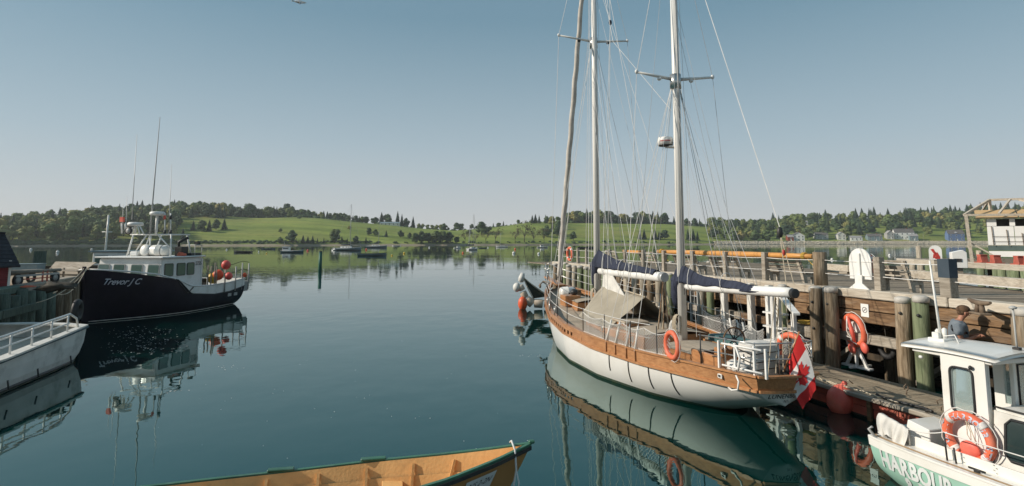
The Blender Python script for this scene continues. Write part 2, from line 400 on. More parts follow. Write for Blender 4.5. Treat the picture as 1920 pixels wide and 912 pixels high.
# ------------------------------------------------------------------ hills
HX = [-3000, -900, 0, 60, 150, 250, 320, 400, 440, 480, 520, 560, 600, 700, 780, 850, 930, 1000, 1060, 1120, 1250, 1340, 1420, 1500, 1600, 1750, 1850, 1920, 2400, 4000]
SKY = [448, 447, 436, 429, 421, 410, 405, 405, 409, 411, 410, 409, 411, 421, 429, 434, 427, 418, 420, 420, 422, 428, 430, 425, 418, 413, 406, 404, 400, 420]
SHD = [300, 330, 360, 370, 385, 400, 405, 410, 415, 418, 420, 425, 430, 440, 450, 455, 465, 480, 490, 500, 520, 545, 560, 570, 580, 590, 595, 600, 620, 650]
CRD = [170, 175, 180, 180, 190, 200, 205, 205, 200, 195, 190, 185, 180, 170, 165, 160, 170, 185, 190, 190, 190, 200, 210, 220, 230, 240, 250, 260, 260, 200]
def col_of(x, y): return 960 + 1100 * x / max(y, 1.0)
def gz(x, y):
    px = col_of(x, y); ds = interp(px, HX, SHD); dc = interp(px, HX, CRD); sk = interp(px, HX, SKY)
    zc = 3.5 + (452 - sk) / 1100 * (ds + dc)
    q = y - ds
    if q <= 0: return max(-3.0, q * 0.15)
    bank = min(q / 5.0, 1.0) * 0.9
    t = min(q / dc, 1.0)
    if 430 < px < 860: k = math.sin(t * math.pi / 2) ** 0.95
    else: k = math.sin(t * math.pi / 2) ** 1.0
    z = bank + (zc - 0.9) * k
    z += 0.5 * noise.noise(V(x * 0.02, y * 0.02, 0)) * min(q / 30, 1)
    if q > dc: z -= (q - dc) * 0.05
    return z
def hill_material():
    m = bpy.data.materials.new("hill_grass"); m.use_nodes = True
    nt = m.node_tree; N, K = nt.nodes, nt.links; b = N["Principled BSDF"]
    b.inputs["Roughness"].default_value = 0.95; b.inputs["Specular IOR Level"].default_value = 0.1
    geo = N.new("ShaderNodeNewGeometry"); sp = N.new("ShaderNodeSeparateXYZ"); K.new(geo.outputs["Position"], sp.inputs[0])
    def ns(scale, det, st=(1, 1, 1)):
        mp = N.new("ShaderNodeMapping"); mp.inputs["Scale"].default_value = st
        n = N.new("ShaderNodeTexNoise"); n.inputs["Scale"].default_value = scale; n.inputs["Detail"].default_value = det
        K.new(geo.outputs["Position"], mp.inputs[0]); K.new(mp.outputs[0], n.inputs["Vector"]); return n
    def mixc(f, a, b_):
        x = N.new("ShaderNodeMixRGB"); K.new(f, x.inputs[0])
        for i, q in ((1, a), (2, b_)):
            if isinstance(q, tuple): x.inputs[i].default_value = q + (1,)
            else: K.new(q, x.inputs[i])
        return x.outputs[0]
    def mr(src, a, b_, c=0., d=1.):
        x = N.new("ShaderNodeMapRange"); x.inputs[1].default_value = a; x.inputs[2].default_value = b_; x.inputs[3].default_value = c; x.inputs[4].default_value = d
        K.new(src, x.inputs[0]); return x.outputs[0]
    g = mixc(mr(ns(0.035, 6, (1, 1, 1)).outputs[0], .38, .62), (0.25, 0.30, 0.065), (0.165, 0.215, 0.05))
    g = mixc(mr(ns(0.012, 4, (.5, 2, 2)).outputs[0], .5, .68, 0, .8), g, (0.26, 0.25, 0.075))
    g = mixc(mr(ns(0.3, 5).outputs[0], .5, .75, 0, .5), g, (0.09, 0.125, 0.03))
    g = mixc(mr(ns(0.02, 5, (.35, 3, 3)).outputs[0], .5, .62, 0, .55), g, (0.105, 0.15, 0.03))
    g = mixc(mr(ns(0.9, 3).outputs[0], .55, .7, 0, .35), g, (0.24, 0.24, 0.10))
    st = mixc(ns(0.8, 6).outputs[0], (0.20, 0.165, 0.11), (0.36, 0.31, 0.23))
    nn = ns(0.25, 3); ad = N.new("ShaderNodeMath"); ad.operation = 'MULTIPLY_ADD'; ad.inputs[1].default_value = -1.2
    K.new(nn.outputs[0], ad.inputs[0]); K.new(sp.outputs[2], ad.inputs[2])
    c = mixc(mr(ad.outputs[0], .25, .55), st, g)
    K.new(c, b.inputs["Base Color"]); return m
HILL = hill_material()
mb = MB()
pxs = list(range(-2600, -100, 150)) + list(range(-100, 2050, 14)) + list(range(2050, 3900, 150))
qs = [-12, -4, 0, 2.5, 5, 9, 14, 20, 28, 38, 50, 64, 80, 98, 118, 138, 158, 178, 200, 225, 260, 320, 420, 600, 900]
def tp(px, q):
    d = interp(px, HX, SHD) + q; x = (px - 960) / 1100 * d
    return (x, d, gz(x, d))
vs = [tp(p, q) for p in pxs for q in qs]; nq = len(qs); fs = []
for i in range(len(pxs) - 1):
    for j in range(nq - 1):
        a = i * nq + j; fs.append((a, a + nq, a + nq + 1, a + 1))
mb.add(vs, fs, True)
mb.build("hills", HILL, kind="structure")

def ground_hit(px, py):
    r = ray(px, py); ds = interp(px, HX, SHD)
    d = ds - 2
    while d < ds + 420:
        t = d / r.y; p = V(r.x * t, d, CAM_H + r.z * t)
        if gz(p.x, p.y) >= p.z: return V(p.x, p.y, gz(p.x, p.y))
        d += 1.5
    return None
def on_hill(px, q):
    d = interp(px, HX, SHD) + q; x = (px - 960) / 1100 * d
    return V(x, d, gz(x, d))

# ------------------------------------------------------------------ trees
def leaf_mat(name, ramp, tr=0.12):
    m = bpy.data.materials.new(name); m.use_nodes = True
    nt = m.node_tree; N, K = nt.nodes, nt.links; b = N["Principled BSDF"]
    b.inputs["Roughness"].default_value = 0.75; b.inputs["Specular IOR Level"].default_value = 0.2
    oi = N.new("ShaderNodeObjectInfo"); cr = N.new("ShaderNodeValToRGB")
    el = cr.color_ramp.elements
    while len(el) < len(ramp): el.new(0.5)
    for e, (p, c) in zip(el, ramp): e.position = p; e.color = c + (1,)
    co = N.new("ShaderNodeTexCoord"); nz = N.new("ShaderNodeTexNoise"); nz.inputs["Scale"].default_value = 0.55; nz.inputs["Detail"].default_value = 4
    K.new(co.outputs["Object"], nz.inputs["Vector"])
    ad = N.new("ShaderNodeMath"); ad.operation = 'MULTIPLY_ADD'; ad.inputs[1].default_value = 0.5
    K.new(nz.outputs[0], ad.inputs[0]); sb = N.new("ShaderNodeMath"); sb.operation = 'SUBTRACT'; sb.inputs[1].default_value = 0.25
    K.new(oi.outputs["Random"], ad.inputs[2]); K.new(ad.outputs[0], sb.inputs[0])
    K.new(sb.outputs[0], cr.inputs[0]); K.new(cr.outputs[0], b.inputs["Base Color"])
    return m
LEAF = leaf_mat("broad_leaves", [(0.0, (0.065, 0.105, 0.042)), (0.35, (0.105, 0.150, 0.050)), (0.62, (0.150, 0.190, 0.060)), (0.88, (0.21, 0.215, 0.07)), (1.0, (0.26, 0.22, 0.075))])
LEAFD = leaf_mat("dark_leaves", [(0.0, (0.040, 0.068, 0.032)), (0.5, (0.062, 0.098, 0.040)), (1.0, (0.095, 0.13, 0.048))])
NEEDLE = leaf_mat("needles", [(0.0, (0.022, 0.040, 0.025)), (0.6, (0.036, 0.060, 0.032)), (1.0, (0.055, 0.080, 0.038))])
BARE = leaf_mat("sparse_leaves", [(0.0, (0.10, 0.09, 0.05)), (0.6, (0.14, 0.12, 0.06)), (1.0, (0.16, 0.10, 0.05))])
TRUNK = mat("tree_bark", (0.11, 0.085, 0.06), (0.07, 0.05, 0.035), rough=0.95)

def leafy(mb, lobes, n, size, rng):
    tot = sum(l[3] ** 2 for l in lobes)
    for (x, y, z, r) in lobes:
        k = int(n * r * r / tot)
        for _ in range(k):
            d = V(rng.gauss(0, 1), rng.gauss(0, 1), rng.gauss(0, 1)).normalized()
            rr = r * rng.uniform(0.78, 1.12); p = V(x, y, z) + V(d.x, d.y, d.z * 0.85) * rr
            u = d.cross(V(rng.gauss(0, 1), rng.gauss(0, 1), rng.gauss(0, 1))).normalized(); w = d.cross(u)
            nrm = (d + V(rng.gauss(0, .5), rng.gauss(0, .5), rng.gauss(0, .5)) * .8).normalized()
            u = (u - nrm * u.dot(nrm)).normalized(); w = nrm.cross(u)
            s_ = size * rng.uniform(.6, 1.3)
            mb.add([p - u * s_ * .5 - w * s_ * .4, p + u * s_ * .55 - w * s_ * .3, p + u * s_ * .2 + w * s_ * .5, p - u * s_ * .4 + w * s_ * .35], [(0, 1, 2, 3)], False)
def broad_parts(seed, h=12.0, w=5.2, n=460, low=0.16):
    rng = random.Random(seed); lobes = []
    for i in range(11):
        a = rng.uniform(0, 6.28); q = rng.random() ** .6 * w * .62
        z = h * rng.uniform(low + .08, .84); q *= (1 - abs((z / h - .5)) * .9)
        lobes.append((math.cos(a) * q, math.sin(a) * q, z, w * rng.uniform(.34, .52)))
    lobes.append((0, 0, h * .86, w * .36)); lobes.append((0, 0, h * .5, w * .6))
    cr = MB()
    for (x, y, z, r) in lobes: cr.ball((x, y, z), (r * .82, r * .82, r * .72), 7, 5, jit=.25)
    leafy(cr, lobes, n, 1.05 * h / 12, rng)
    tk = MB(); tk.tube([(0, 0, -.6), (.1, 0, h * .25), (0, .1, h * .6)], [.3 * h / 12, .22 * h / 12, .08], 6)
    for _ in range(4):
        a = rng.uniform(0, 6.28); tk.tube([(0, 0, h * .22), (math.cos(a) * w * .5, math.sin(a) * w * .5, h * .55)], [.13, .04], 4)
    return cr, tk
def conifer_parts(seed, h=13.0, w=2.9, n=360):
    rng = random.Random(seed); cr = MB()
    cr.lathe([(w * .62, h * .08), (w * .45, h * .4), (w * .2, h * .75), (.03, h * .97)], n=7)
    for i in range(n):
        t = rng.random() ** 1.25; z = h * (.07 + .91 * t); a = rng.uniform(0, 6.28)
        tier = .78 + .3 * math.sin(z * 5.2 + a * .5 + seed); R = w * (1 - t) ** .85 * tier + .12
        o = V(math.cos(a), math.sin(a), 0); r0 = R * rng.uniform(.35, .7)
        p0 = o * r0 + V(0, 0, z); p1 = o * R * rng.uniform(.9, 1.15) + V(0, 0, z - R * rng.uniform(.18, .42))
        sd = V(-o.y, o.x, 0) * (R * .22 + .12) * rng.uniform(.6, 1.2)
        cr.add([p0 - sd * .6, p0 + sd * .6, p1 + sd * .5, p1 - sd * .5], [(0, 1, 2, 3)], False)
    tk = MB(); tk.tube([(0, 0, -.6), (0, 0, h * .5)], [.24, .12], 6)
    return cr, tk
def bare_parts(seed, h=10.0):
    rng = random.Random(seed); tk = MB(); cr = MB(); tips = []
    tk.tube([(0, 0, -.5), (.1, 0, h * .35)], [.22, .15], 5)
    for _ in range(9):
        a = rng.uniform(0, 6.28); q = rng.uniform(.15, .36) * h; z = h * rng.uniform(.6, 1)
        p = V(math.cos(a) * q, math.sin(a) * q, z); tk.tube([(.1, 0, h * rng.uniform(.2, .36)), p * .55 + V(0, 0, h * .2), p], [.11, .07, .03], 4)
        for _ in range(3):
            e = p + V(rng.gauss(0, .9), rng.gauss(0, .9), rng.gauss(0, .8)); tk.tube([p * .8 + V(0, 0, h * .1), e], [.05, .02], 3); tips.append(e)
    leafy(cr, [(t.x, t.y, t.z, .9) for t in tips], 210, .5, rng)
    return cr, tk
def both(cr, tk, lm):
    m = MB(); m.v = list(cr.v); m.f = list(cr.f); m.m = [0] * len(cr.f); m.sm = list(cr.sm)
    m.mi = 1; b = len(m.v); m.v += tk.v
    for f in tk.f: m.f.append([b + i for i in f]); m.m.append(1); m.sm.append(True)
    return m.mesh("tree", [lm, TRUNK])
BP = [broad_parts(10 + i, 12, 5.0 + .4 * (i % 3)) for i in range(5)]
CP = [conifer_parts(30 + i, 13, 2.6 + .35 * i) for i in range(4)]
RP = [bare_parts(50 + i) for i in range(3)]
B_ONE = [both(c, t, LEAF) for c, t in BP]; BD_ONE = [both(c, t, LEAFD) for c, t in BP]; C_ONE = [both(c, t, NEEDLE) for c, t in CP]
B_CR = [c.mesh("crown", LEAF) for c, t in BP]; BD_CR = [c.mesh("crown", LEAFD) for c, t in BP]; B_TK = [t.mesh("trunk", TRUNK) for c, t in BP]
C_CR = [c.mesh("crown", NEEDLE) for c, t in CP]; C_TK = [t.mesh("trunk", TRUNK) for c, t in CP]
R_CR = [c.mesh("crown", BARE) for c, t in RP]; R_TK = [t.mesh("trunk", TRUNK) for c, t in RP]
rt = random.Random(5)
def put_tree(kind, p, h, label, group=None, wide=1.0, parts=False, cat="tree"):
    i = rt.randrange(4)
    nm = {"b": "broadleaf_tree", "d": "broadleaf_tree", "c": "conifer_tree", "r": "bare_tree", "s": "shrub"}[kind]
    base = 13.0 if kind == "c" else (10.0 if kind == "r" else 12.0); k = h / base
    if parts or kind == "r":
        o = thing(nm, label, cat, p, rt.uniform(0, 6.28), group); o.scale = (k * wide, k * wide, k)
        cm, tm = {"b": (B_CR[i], B_TK[i]), "s": (B_CR[i], B_TK[i]), "d": (BD_CR[i], B_TK[i]), "c": (C_CR[i], C_TK[i]), "r": (R_CR[i % 3], R_TK[i % 3])}[kind]
        link("crown", cm, o); link("trunk", tm, o)
    else:
        me = {"b": B_ONE, "d": BD_ONE, "c": C_ONE, "s": BD_ONE}[kind][i]
        o = link(nm, me, None, p, rt.uniform(0, 6.28), label=label, category=cat, group=group)
        o.scale = (k * wide, k * wide, k)
    return o

# the wood on the left hill
cells = []
G1 = "trees of the wood on the left hill"
def try_place(pts, x, y, gap):
    for a, b in pts:
        if (a - x) ** 2 + (b - y) ** 2 < gap * gap: return False
    pts.append((x, y)); return True
pts = []; cnt = 0; tries = 0
while cnt < 150 and tries < 9000:
    tries += 1
    px = rt.uniform(-25, 560); q = rt.uniform(4, 205)
    if px > 335 and q < 118: continue
    if px > 432 and q < 172: continue
    p = on_hill(px, q)
    if not try_place(pts, p.x, p.y, 6.8 if q < 70 else 9.5): continue
    cnt += 1
    con = rt.random() < (.16 if px < 60 else .1)
    put_tree("c" if con else ("d" if rt.random() < .3 else "b"), p, rt.uniform(11, 15) if not con else rt.uniform(13, 18),
             "dark pointed evergreen standing among the trees of the left wood" if con else "green and olive leafy tree in the dense left wood",
             G1, rt.uniform(1.0, 1.25) if not con else 1.0)
far_pts = []
for k in range(900):
    px = rt.uniform(-25, 570); q = rt.uniform(20, 225)
    if px > 335 and q < 122: continue
    if px > 432 and q < 176: continue
    p = on_hill(px, q)
    if try_place(pts, p.x, p.y, 6.5): far_pts.append((p, rt.uniform(9.5, 13)))

# ridge behind the field, up to the farmhouse
for px in np.arange(560, 690, 6.0):
    p = on_hill(px + rt.uniform(-2, 2), interp(px, HX, CRD) + rt.uniform(4, 12)); p.z -= .5
    put_tree(rt.choice("bddc"), p, rt.uniform(7.5, 10.5), "small ridge tree behind the top edge of the green field", "trees along the ridge behind the field", 1.2)
# single dark trees out on the field: (px, base y, height in px, kind, label)
F_ = [(455, 386, 16, "c", "tallest spire of a tree poking above the left wood on the skyline", 408), (342, 0, 28, "c", "dark spruce by the shore left of the open field", 456),
 (420, 0, 22, "c", "rightmost dark tree of the clump at the upper left field corner", 431), (405, 0, 20, "d", "round dark tree beside the upper left field corner", 432), (392, 0, 23, "c", "dark tree in the middle of the field corner clump", 434),
 (378, 0, 22, "d", "left dark tree of the field corner clump", 435), (362, 0, 20, "c", "dark tree between the shore spruce and the field corner clump", 433),
 (526, 0, 9, "s", "low round dark bush alone in the middle of the field", 437), (547, 0, 25, "d", "tall dark tree above the shore behind the teal boat", 457), (525, 0, 12, "b", "small yellowish tree by the shore left of the tall dark tree", 457),
 (568, 0, 16, "c", "first small spruce right of the tall shore tree", 457), (577, 0, 14, "c", "second small spruce of the shore row, slightly shorter", 457), (586, 0, 15, "c", "third spruce in the shore row behind the green marker", 457),
 (595, 0, 11, "c", "lowest spruce at the right end of the shore row", 457), (607, 0, 11, "c", "small lone spruce on the shore right of the row", 457), (627, 0, 25, "d", "broad dark tree on the shore left of the tall sloop mast", 456),
 (641, 0, 12, "c", "small spruce close beside the broad shore tree", 456), (651, 0, 9, "c", "tiny spruce on the shore behind the tall sloop", 456), (667, 0, 14, "d", "round dark tree on the shore right of the tall mast", 457), (686, 0, 13, "c", "pointed dark tree on the shore between the two moored sloops", 457),
 (692, 0, 15, "d", "left round tree of the pair in the middle field", 442), (704, 0, 13, "d", "right round tree of the pair in the middle field", 443), (724, 0, 12, "c", "narrow pointed tree right of the round pair", 444),
 (751, 0, 14, "d", "small tree on the slope below the farmhouse", 446), (768, 0, 11, "d", "small dark tree starting the orchard row", 448), (562, 0, 8, "s", "lone dark bush at the top of the field", 411), (655, 0, 8, "s", "low shrub on the upper right part of the field", 432)]
for px, _, hp, kd, lb, by in F_:
    p = ground_hit(px, by)
    if p is None: p = on_hill(px, interp(px, HX, CRD))
    put_tree(kd, p, hp * p.y / 1100, lb, None, 1.5 if kd == "s" else 1.15, parts=True, cat="bush" if kd == "s" else "tree")
rowl = ["first round dark tree of the shore row below the farmhouse", "second dark tree of the shore row, next to the spreading ones", "dark tree in the left middle of the shore row", "large spreading dark tree in the shore row",
        "broadest dark tree near the middle of the shore row", "dark tree right of the broadest one in the shore row", "small round tree ending the shore row at the valley"]
for (px, by, hp, w), lb in zip([(778, 458, 20, 1.1), (790, 456, 22, 1.2), (803, 456, 19, 1.3), (818, 458, 24, 1.4), (830, 458, 24, 1.5), (842, 458, 22, 1.3), (856, 458, 13, 1.2)], rowl):
    p = ground_hit(px, by) or on_hill(px, 8); put_tree("d", p, hp * p.y / 1100, lb, None, w, parts=True)
# farmhouse trees
for px, by, hp, kd, lb in [(716, 424, 22, "c", "dark evergreen just left of the farmhouse"), (727, 424, 19, "d", "dark round tree behind the left end of the farmhouse"), (746, 425, 26, "c", "tallest evergreen rising behind the farmhouse"), (754, 425, 22, "c", "evergreen touching the tallest one behind the farmhouse"),
        (762, 426, 15, "d", "dark tree at the right end of the farmhouse"), (775, 428, 20, "c", "lone pointed spruce right of the farmhouse"), (706, 423, 12, "d", "small round tree left of the farmhouse evergreens"), (700, 422, 10, "d", "leftmost small tree by the farmhouse")]:
    p = on_hill(px, interp(px, HX, CRD) + 6); put_tree(kd, p, hp * p.y / 1100 * 1.15, lb, None, 1.1, parts=True)
for px, hp, kd in [(786, 9, "b"), (793, 9, "b"), (802, 8, "b"), (811, 8, "b"), (819, 9, "b"), (827, 10, "b"), (833, 12, "d"), (841, 6, "b"), (857, 14, "d"), (864, 12, "d"), (885, 10, "d"), (893, 6, "d"), (925, 9, "c"), (935, 8, "d"), (944, 10, "c")]:
    p = on_hill(px, interp(px, HX, CRD) + 4); put_tree(kd, p, hp * p.y / 1100 * 1.1, "low tree on the valley skyline in the middle of the view", "low trees along the valley skyline", 1.3)
for px, by, hp, kd, lb, w in [(880, 441, 10, "d", "low dark bush on the slope right of the valley", 2.0), (903, 440, 24, "d", "big dark tree on the slope behind the centre sloop mast", 1.3), (909, 438, 20, "c", "pointed tree at the side of the big slope tree", 1.3), (916, 437, 11, "d", "small tree right of the big slope tree", 1.4),
        (972, 421, 9, "d", "small round tree alone on the right skyline", 1.2), (998, 419, 16, "c", "left spruce of the skyline trio", 1.2), (1004, 419, 18, "c", "middle spruce of the skyline trio", 1.2), (1011, 419, 16, "c", "right spruce of the skyline trio", 1.2), (1023, 419, 17, "c", "spruce on the skyline left of the furled headsail", 1.1)]:
    p = ground_hit(px, by) or on_hill(px, interp(px, HX, CRD)); put_tree(kd, p, hp * p.y / 1100, lb, None, w, parts=True, cat="tree")
for i, (px, by, hp) in enumerate([(872, 456, 20), (911, 456, 18), (929, 456, 24), (966, 456, 22), (983, 455, 34), (1001, 456, 24), (1020, 456, 24), (891, 456, 14)]):
    p = ground_hit(px, by) or on_hill(px, 8)
    put_tree("r", p, hp * p.y / 1100 * 1.1, ["thin bare tree on the shore just right of the dark row", "thin bare tree on the shore right of the centre sloop", "wide bare tree with a flat top on the shore", "rounded bare tree on the shore past the small white boat",
        "tallest bare tree on the middle shore", "bare tree right of the tallest bare one", "bare tree at the shore by the furled headsail", "smallest bare tree behind the centre sloop's mast"][i], None, 1.1)
# hedge and brush along the waterline
hb = MB(); rg = random.Random(3)
for px in np.arange(-20, 1460, 2.6):
    if 700 < px < 1330 and rg.random() < .72: continue
    p = on_hill(px, rg.uniform(3.5, 8)); r = rg.uniform(.5, 1.5) * (1.6 if px < 330 else 1)
    hb.ball((p.x, p.y, p.z + r * .3), (r * 1.3, r, r * .8), 6, 4, jit=.5)
    leafy(hb, [(p.x, p.y, p.z + r * .4, r)], 12, .7, rg)
for px in np.arange(-30, 1960, 2.2):
    if 600 < px < 1055 and rg.random() < .6: continue
    p = on_hill(px, interp(px, HX, CRD) + rg.uniform(-6, 8)); r = rg.uniform(1.6, 3.2) * (.55 if 600 < px < 1055 else 1)
    hb.ball((p.x, p.y, p.z + r * .3), (r * 1.5, r, r * .9), 6, 4, jit=.6); leafy(hb, [(p.x, p.y, p.z + r * .5, r)], 10, 1.0, rg)
hb.build("shore_brush", LEAFD, kind="stuff", label="low brush and hedge along the far waterline", category="brush")

# the right hillside: field clumps, wooded crest
for px, by, hp, kd, lb in [(1075, 452, 18, "d", "round dark tree low on the field left of the foremast"), (1199, 449, 17, "c", "pointed tree left of the mizzen mast, first of the field clump"), (1208, 449, 20, "c", "taller pointed tree in the clump left of the mizzen mast"), (1228, 449, 20, "c", "pointed tree of the clump close to the mizzen mast"),
        (1236, 450, 16, "c", "short pointed tree at the left side of the mizzen mast"), (1246, 450, 18, "d", "dark tree just left of the mizzen mast"), (1290, 451, 22, "c", "left dark spruce of the pair right of the mizzen mast"), (1300, 451, 22, "c", "right dark spruce of the pair right of the mizzen mast"), (1308, 451, 18, "c", "small spruce ending the clump right of the mizzen mast")]:
    p = ground_hit(px, by) or on_hill(px, 30); put_tree(kd, p, hp * p.y / 1100, lb, None, 1.25, parts=True)
def band(px0, px1, q0, q1, n, gap, hts, pc, lb, grp, w=1.2):
    c = 0; t = 0
    while c < n and t < n * 30:
        t += 1; px = rt.uniform(px0, px1); q = rt.uniform(q0, q1) * interp(px, HX, CRD); p = on_hill(px, q)
        if not try_place(pts, p.x, p.y, gap): continue
        c += 1; con = rt.random() < pc
        put_tree("c" if con else rt.choice("bddb"), p, rt.uniform(*hts) * (1.15 if con else 1), lb[1] if con else lb[0], grp, w if not con else 1.1)
band(1024, 1062, .1, .95, 12, 6, (7, 11), .3, ("leafy tree in the grove behind the furled headsail", "dark evergreen in the grove behind the furled headsail"), "grove behind the furled headsail")
band(1060, 1250, .96, 1.06, 32, 6, (11, 16), .15, ("leafy tree on the skyline between the two masts", "dark evergreen on the skyline between the two masts"), "skyline trees between the masts")
band(1240, 1420, .93, 1.05, 22, 6, (7, 12), .5, ("low leafy tree on the skyline right of the mizzen mast", "dark evergreen on the skyline right of the mizzen mast"), "skyline trees right of the mizzen mast")
band(1330, 1475, .02, .7, 24, 8, (9, 13), .1, ("olive leafy tree by the water left of the shore houses", "dark evergreen left of the shore houses"), "trees left of the shore houses")
band(1480, 1935, .10, .62, 56, 9, (10, 16), .3, ("leafy tree among the houses on the right shore", "dark evergreen among the houses on the right shore"), "trees among the houses on the right shore")
band(1440, 1945, .62, 1.05, 64, 9, (13, 18), .62, ("leafy tree on the wooded crest at the right", "dark spruce on the wooded crest at the right"), "trees on the wooded crest at the right")

for k in range(700):
    px = rt.choice((rt.uniform(1440, 1950), rt.uniform(1330, 1475), rt.uniform(1060, 1250))); q = rt.uniform(.15, 1.08) * interp(px, HX, CRD)
    if px < 1260: q = rt.uniform(1.02, 1.12) * interp(px, HX, CRD)
    p = on_hill(px, q)
    if try_place(pts, p.x, p.y, 8.5): far_pts.append((p, rt.uniform(9, 13)))
fw = MB(); fw2 = MB()
for p, h in far_pts[:420]:
    dark = rt.random() < .4; src, base = (CP[rt.randrange(4)][0], 13) if dark and rt.random() < .6 else (BP[rt.randrange(5)][0], 12)
    k = h / base; a = rt.uniform(0, 6.28); ca, sa = math.cos(a), math.sin(a); t_ = fw2 if dark else fw
    t_.add([(p.x + (x * ca - y * sa) * k * 1.15, p.y + (x * sa + y * ca) * k * 1.15, p.z + z * k) for x, y, z in src.v], src.f, False)
WOODM = leaf_mat("wood_leaves", [(0.0, (0.060, 0.10, 0.04)), (0.5, (0.11, 0.15, 0.05)), (1.0, (0.20, 0.20, 0.065))])
WOODM.node_tree.nodes["Noise Texture"].inputs["Scale"].default_value = 0.13
fw.build("distant_wood", WOODM, kind="stuff", label="leafy mass of the woods filling the far hillsides", category="wood")
fw2.build("distant_wood", LEAFD, kind="stuff", label="dark mass of trees filling the gaps in the far woods", category="wood")

# stone seawall on the right shore
sw = MB(); rg = random.Random(9)
for px in np.arange(1338, 2100, 1.0):
    for lay in range(5):
        p = on_hill(px + rg.uniform(-.4, .4), 0); s_ = rg.uniform(.45, .85)
        sw.box((p.x, p.y - 2.6 + lay * 1.25, .3 + lay * .62 + rg.uniform(-.1, .1)), (s_ * 1.1, s_, s_ * .9), M=Matrix.Rotation(rg.uniform(0, 6), 3, V(rg.gauss(0, .4), rg.gauss(0, .4), 1).normalized()) @ Matrix.Rotation(rg.uniform(-.6, .6), 3, "Y"))
sw.build("seawall", mat("pale_rock", (0.66, 0.58, 0.45), (0.50, 0.44, 0.34), rough=.95, scale=.7), kind="stuff", label="pale rubble stone seawall along the right shore", category="seawall")

# ------------------------------------------------------------------ houses on the far shore
WIN = mat("window_pane", (0.04, 0.05, 0.06), (0.07, 0.08, 0.09), rough=0.15, spec=.6)
def house(px, by, wpx, hpx, wall, roof, label, depth=8.0, cross=False, dormer=False, cat="house", rz=0.0, floors=2, D=None, chim=True, nwin=3):
    p = ground_hit(px, by) if D is None else on_hill(px, D)
    if p is None: p = on_hill(px, interp(px, HX, CRD) - 4)
    w = wpx * p.y / 1100; h = hpx * p.y / 1100; wh = h * .62
    o = thing("house", label, cat, p, rz + math.atan2(-p.x, p.y) * .4)
    m = MB(); m.b2((-w / 2, -depth / 2, -1.2), (w / 2, depth / 2, wh))
    if not cross: m.add([(-w / 2, -depth / 2, wh), (-w / 2, depth / 2, wh), (-w / 2, 0, h - .12), (w / 2, -depth / 2, wh), (w / 2, depth / 2, wh), (w / 2, 0, h - .12)], [(0, 2, 1), (3, 4, 5)])
    else: m.add([(-w / 2, -depth / 2, wh), (w / 2, -depth / 2, wh), (0, -depth / 2, h - .12), (-w / 2, depth / 2, wh), (w / 2, depth / 2, wh), (0, depth / 2, h - .12)], [(0, 1, 2), (3, 5, 4)])
    m.build("wall", wall, o)
    r = MB()
    if not cross:
        for sg in (-1, 1): r.beam((-w / 2 - .3, sg * depth / 4, (wh + h) / 2), (w / 2 + .3, sg * depth / 4, (wh + h) / 2), math.hypot(depth / 2, h - wh) + .35, .14, up=(0, -sg * -1 * (h - wh), depth / 2) if False else (0, sg * (h - wh), depth / 2))
    else:
        for sg in (-1, 1): r.beam((sg * w / 4, -depth / 2 - .3, (wh + h) / 2), (sg * w / 4, depth / 2 + .3, (wh + h) / 2), math.hypot(w / 2, h - wh) + .35, .14, up=(sg * (h - wh), 0, w / 2))
    rf = r.build("roof", roof, o)
    if chim: MB().b2((w * .18, -.35, h - .5), (w * .18 + .6, .3, h + .8)).build("chimney", BRICK, rf)
    if dormer:
        MB().b2((-.9, -depth / 2 + .3, wh + .1), (.9, 0, wh + 1.3)).build("dormer", wall, o)
        d = MB(); d.prism([(-1.2, wh + 1.25), (1.2, wh + 1.25), (0, wh + 2.0)], -depth / 2, 0, fn=lambda x, y, hh: (x, hh, y)); d.build("dormer_roof", WHITE, o)
    fl = 2 if wh > 4 else 1
    for f in range(fl):
        for k in range(nwin):
            x = (k + .5) / nwin * w - w / 2; zc = wh * (f + .55) / fl
            fr = MB(); fr.b2((x - .62, -depth / 2 - .06, zc - .8), (x + .62, -depth / 2 + .05, zc + .8))
            fo = fr.build("window", WHITE, o)
            MB().b2((x - .48, -depth / 2 - .09, zc - .66), (x + .48, -depth / 2 - .062, zc + .66)).build("pane", WIN, fo)
    MB().b2((-.45 + w * .05, -depth / 2 - .05, -.6), (.5 + w * .05, -depth / 2 + .02, 1.5)).build("door", WHITE if wall is not WHITE else GREYP, o)
    return o
house(1777 + 9, 456, 26, 20, BLUEH, ROOFG, "small blue house with a dormer at the water on the right", dormer=True, D=12, chim=False)
house(1493, 452, 20, 16, WHITE, ROOFG, "white gabled house beside the red annex on the shore", cross=True, D=16)
house(1478, 453, 10, 11, BRICK, ROOFL, "small dark red house left of the white gabled one", D=17, chim=False, nwin=1)
house(1536, 452, 22, 12, GREYP, ROOFG, "grey low house behind trees right of the white gabled house", D=26, nwin=2)
house(1573, 453, 14, 14, OFFWHITE, ROOFL, "pale narrow gabled house in the middle of the shore row", D=20, cross=True, nwin=2)
house(1600, 454, 20, 9, WHITE, ROOFL, "long low white house with a pale roof on the shore", D=14, nwin=3, chim=False)
house(1635, 453, 24, 12, BLUEG, ROOFG, "blue grey bungalow with a wide roof on the shore", D=16, nwin=3)
house(1664, 452, 12, 15, GREYP, ROOFL, "narrow grey house left of the large white one", D=24, cross=True, nwin=2)
house(1690, 452, 32, 19, WHITE, ROOFG, "largest white house with grey roof on the right shore", D=22, nwin=4)
house(1707, 453, 14, 12, BLUEG, ROOFL, "small pale blue annex beside the largest white house", D=16, nwin=2, chim=False)
house(1520, 420, 22, 9, WHITE, ROOFL, "long white hilltop house with a pale roof", D=165, nwin=3)
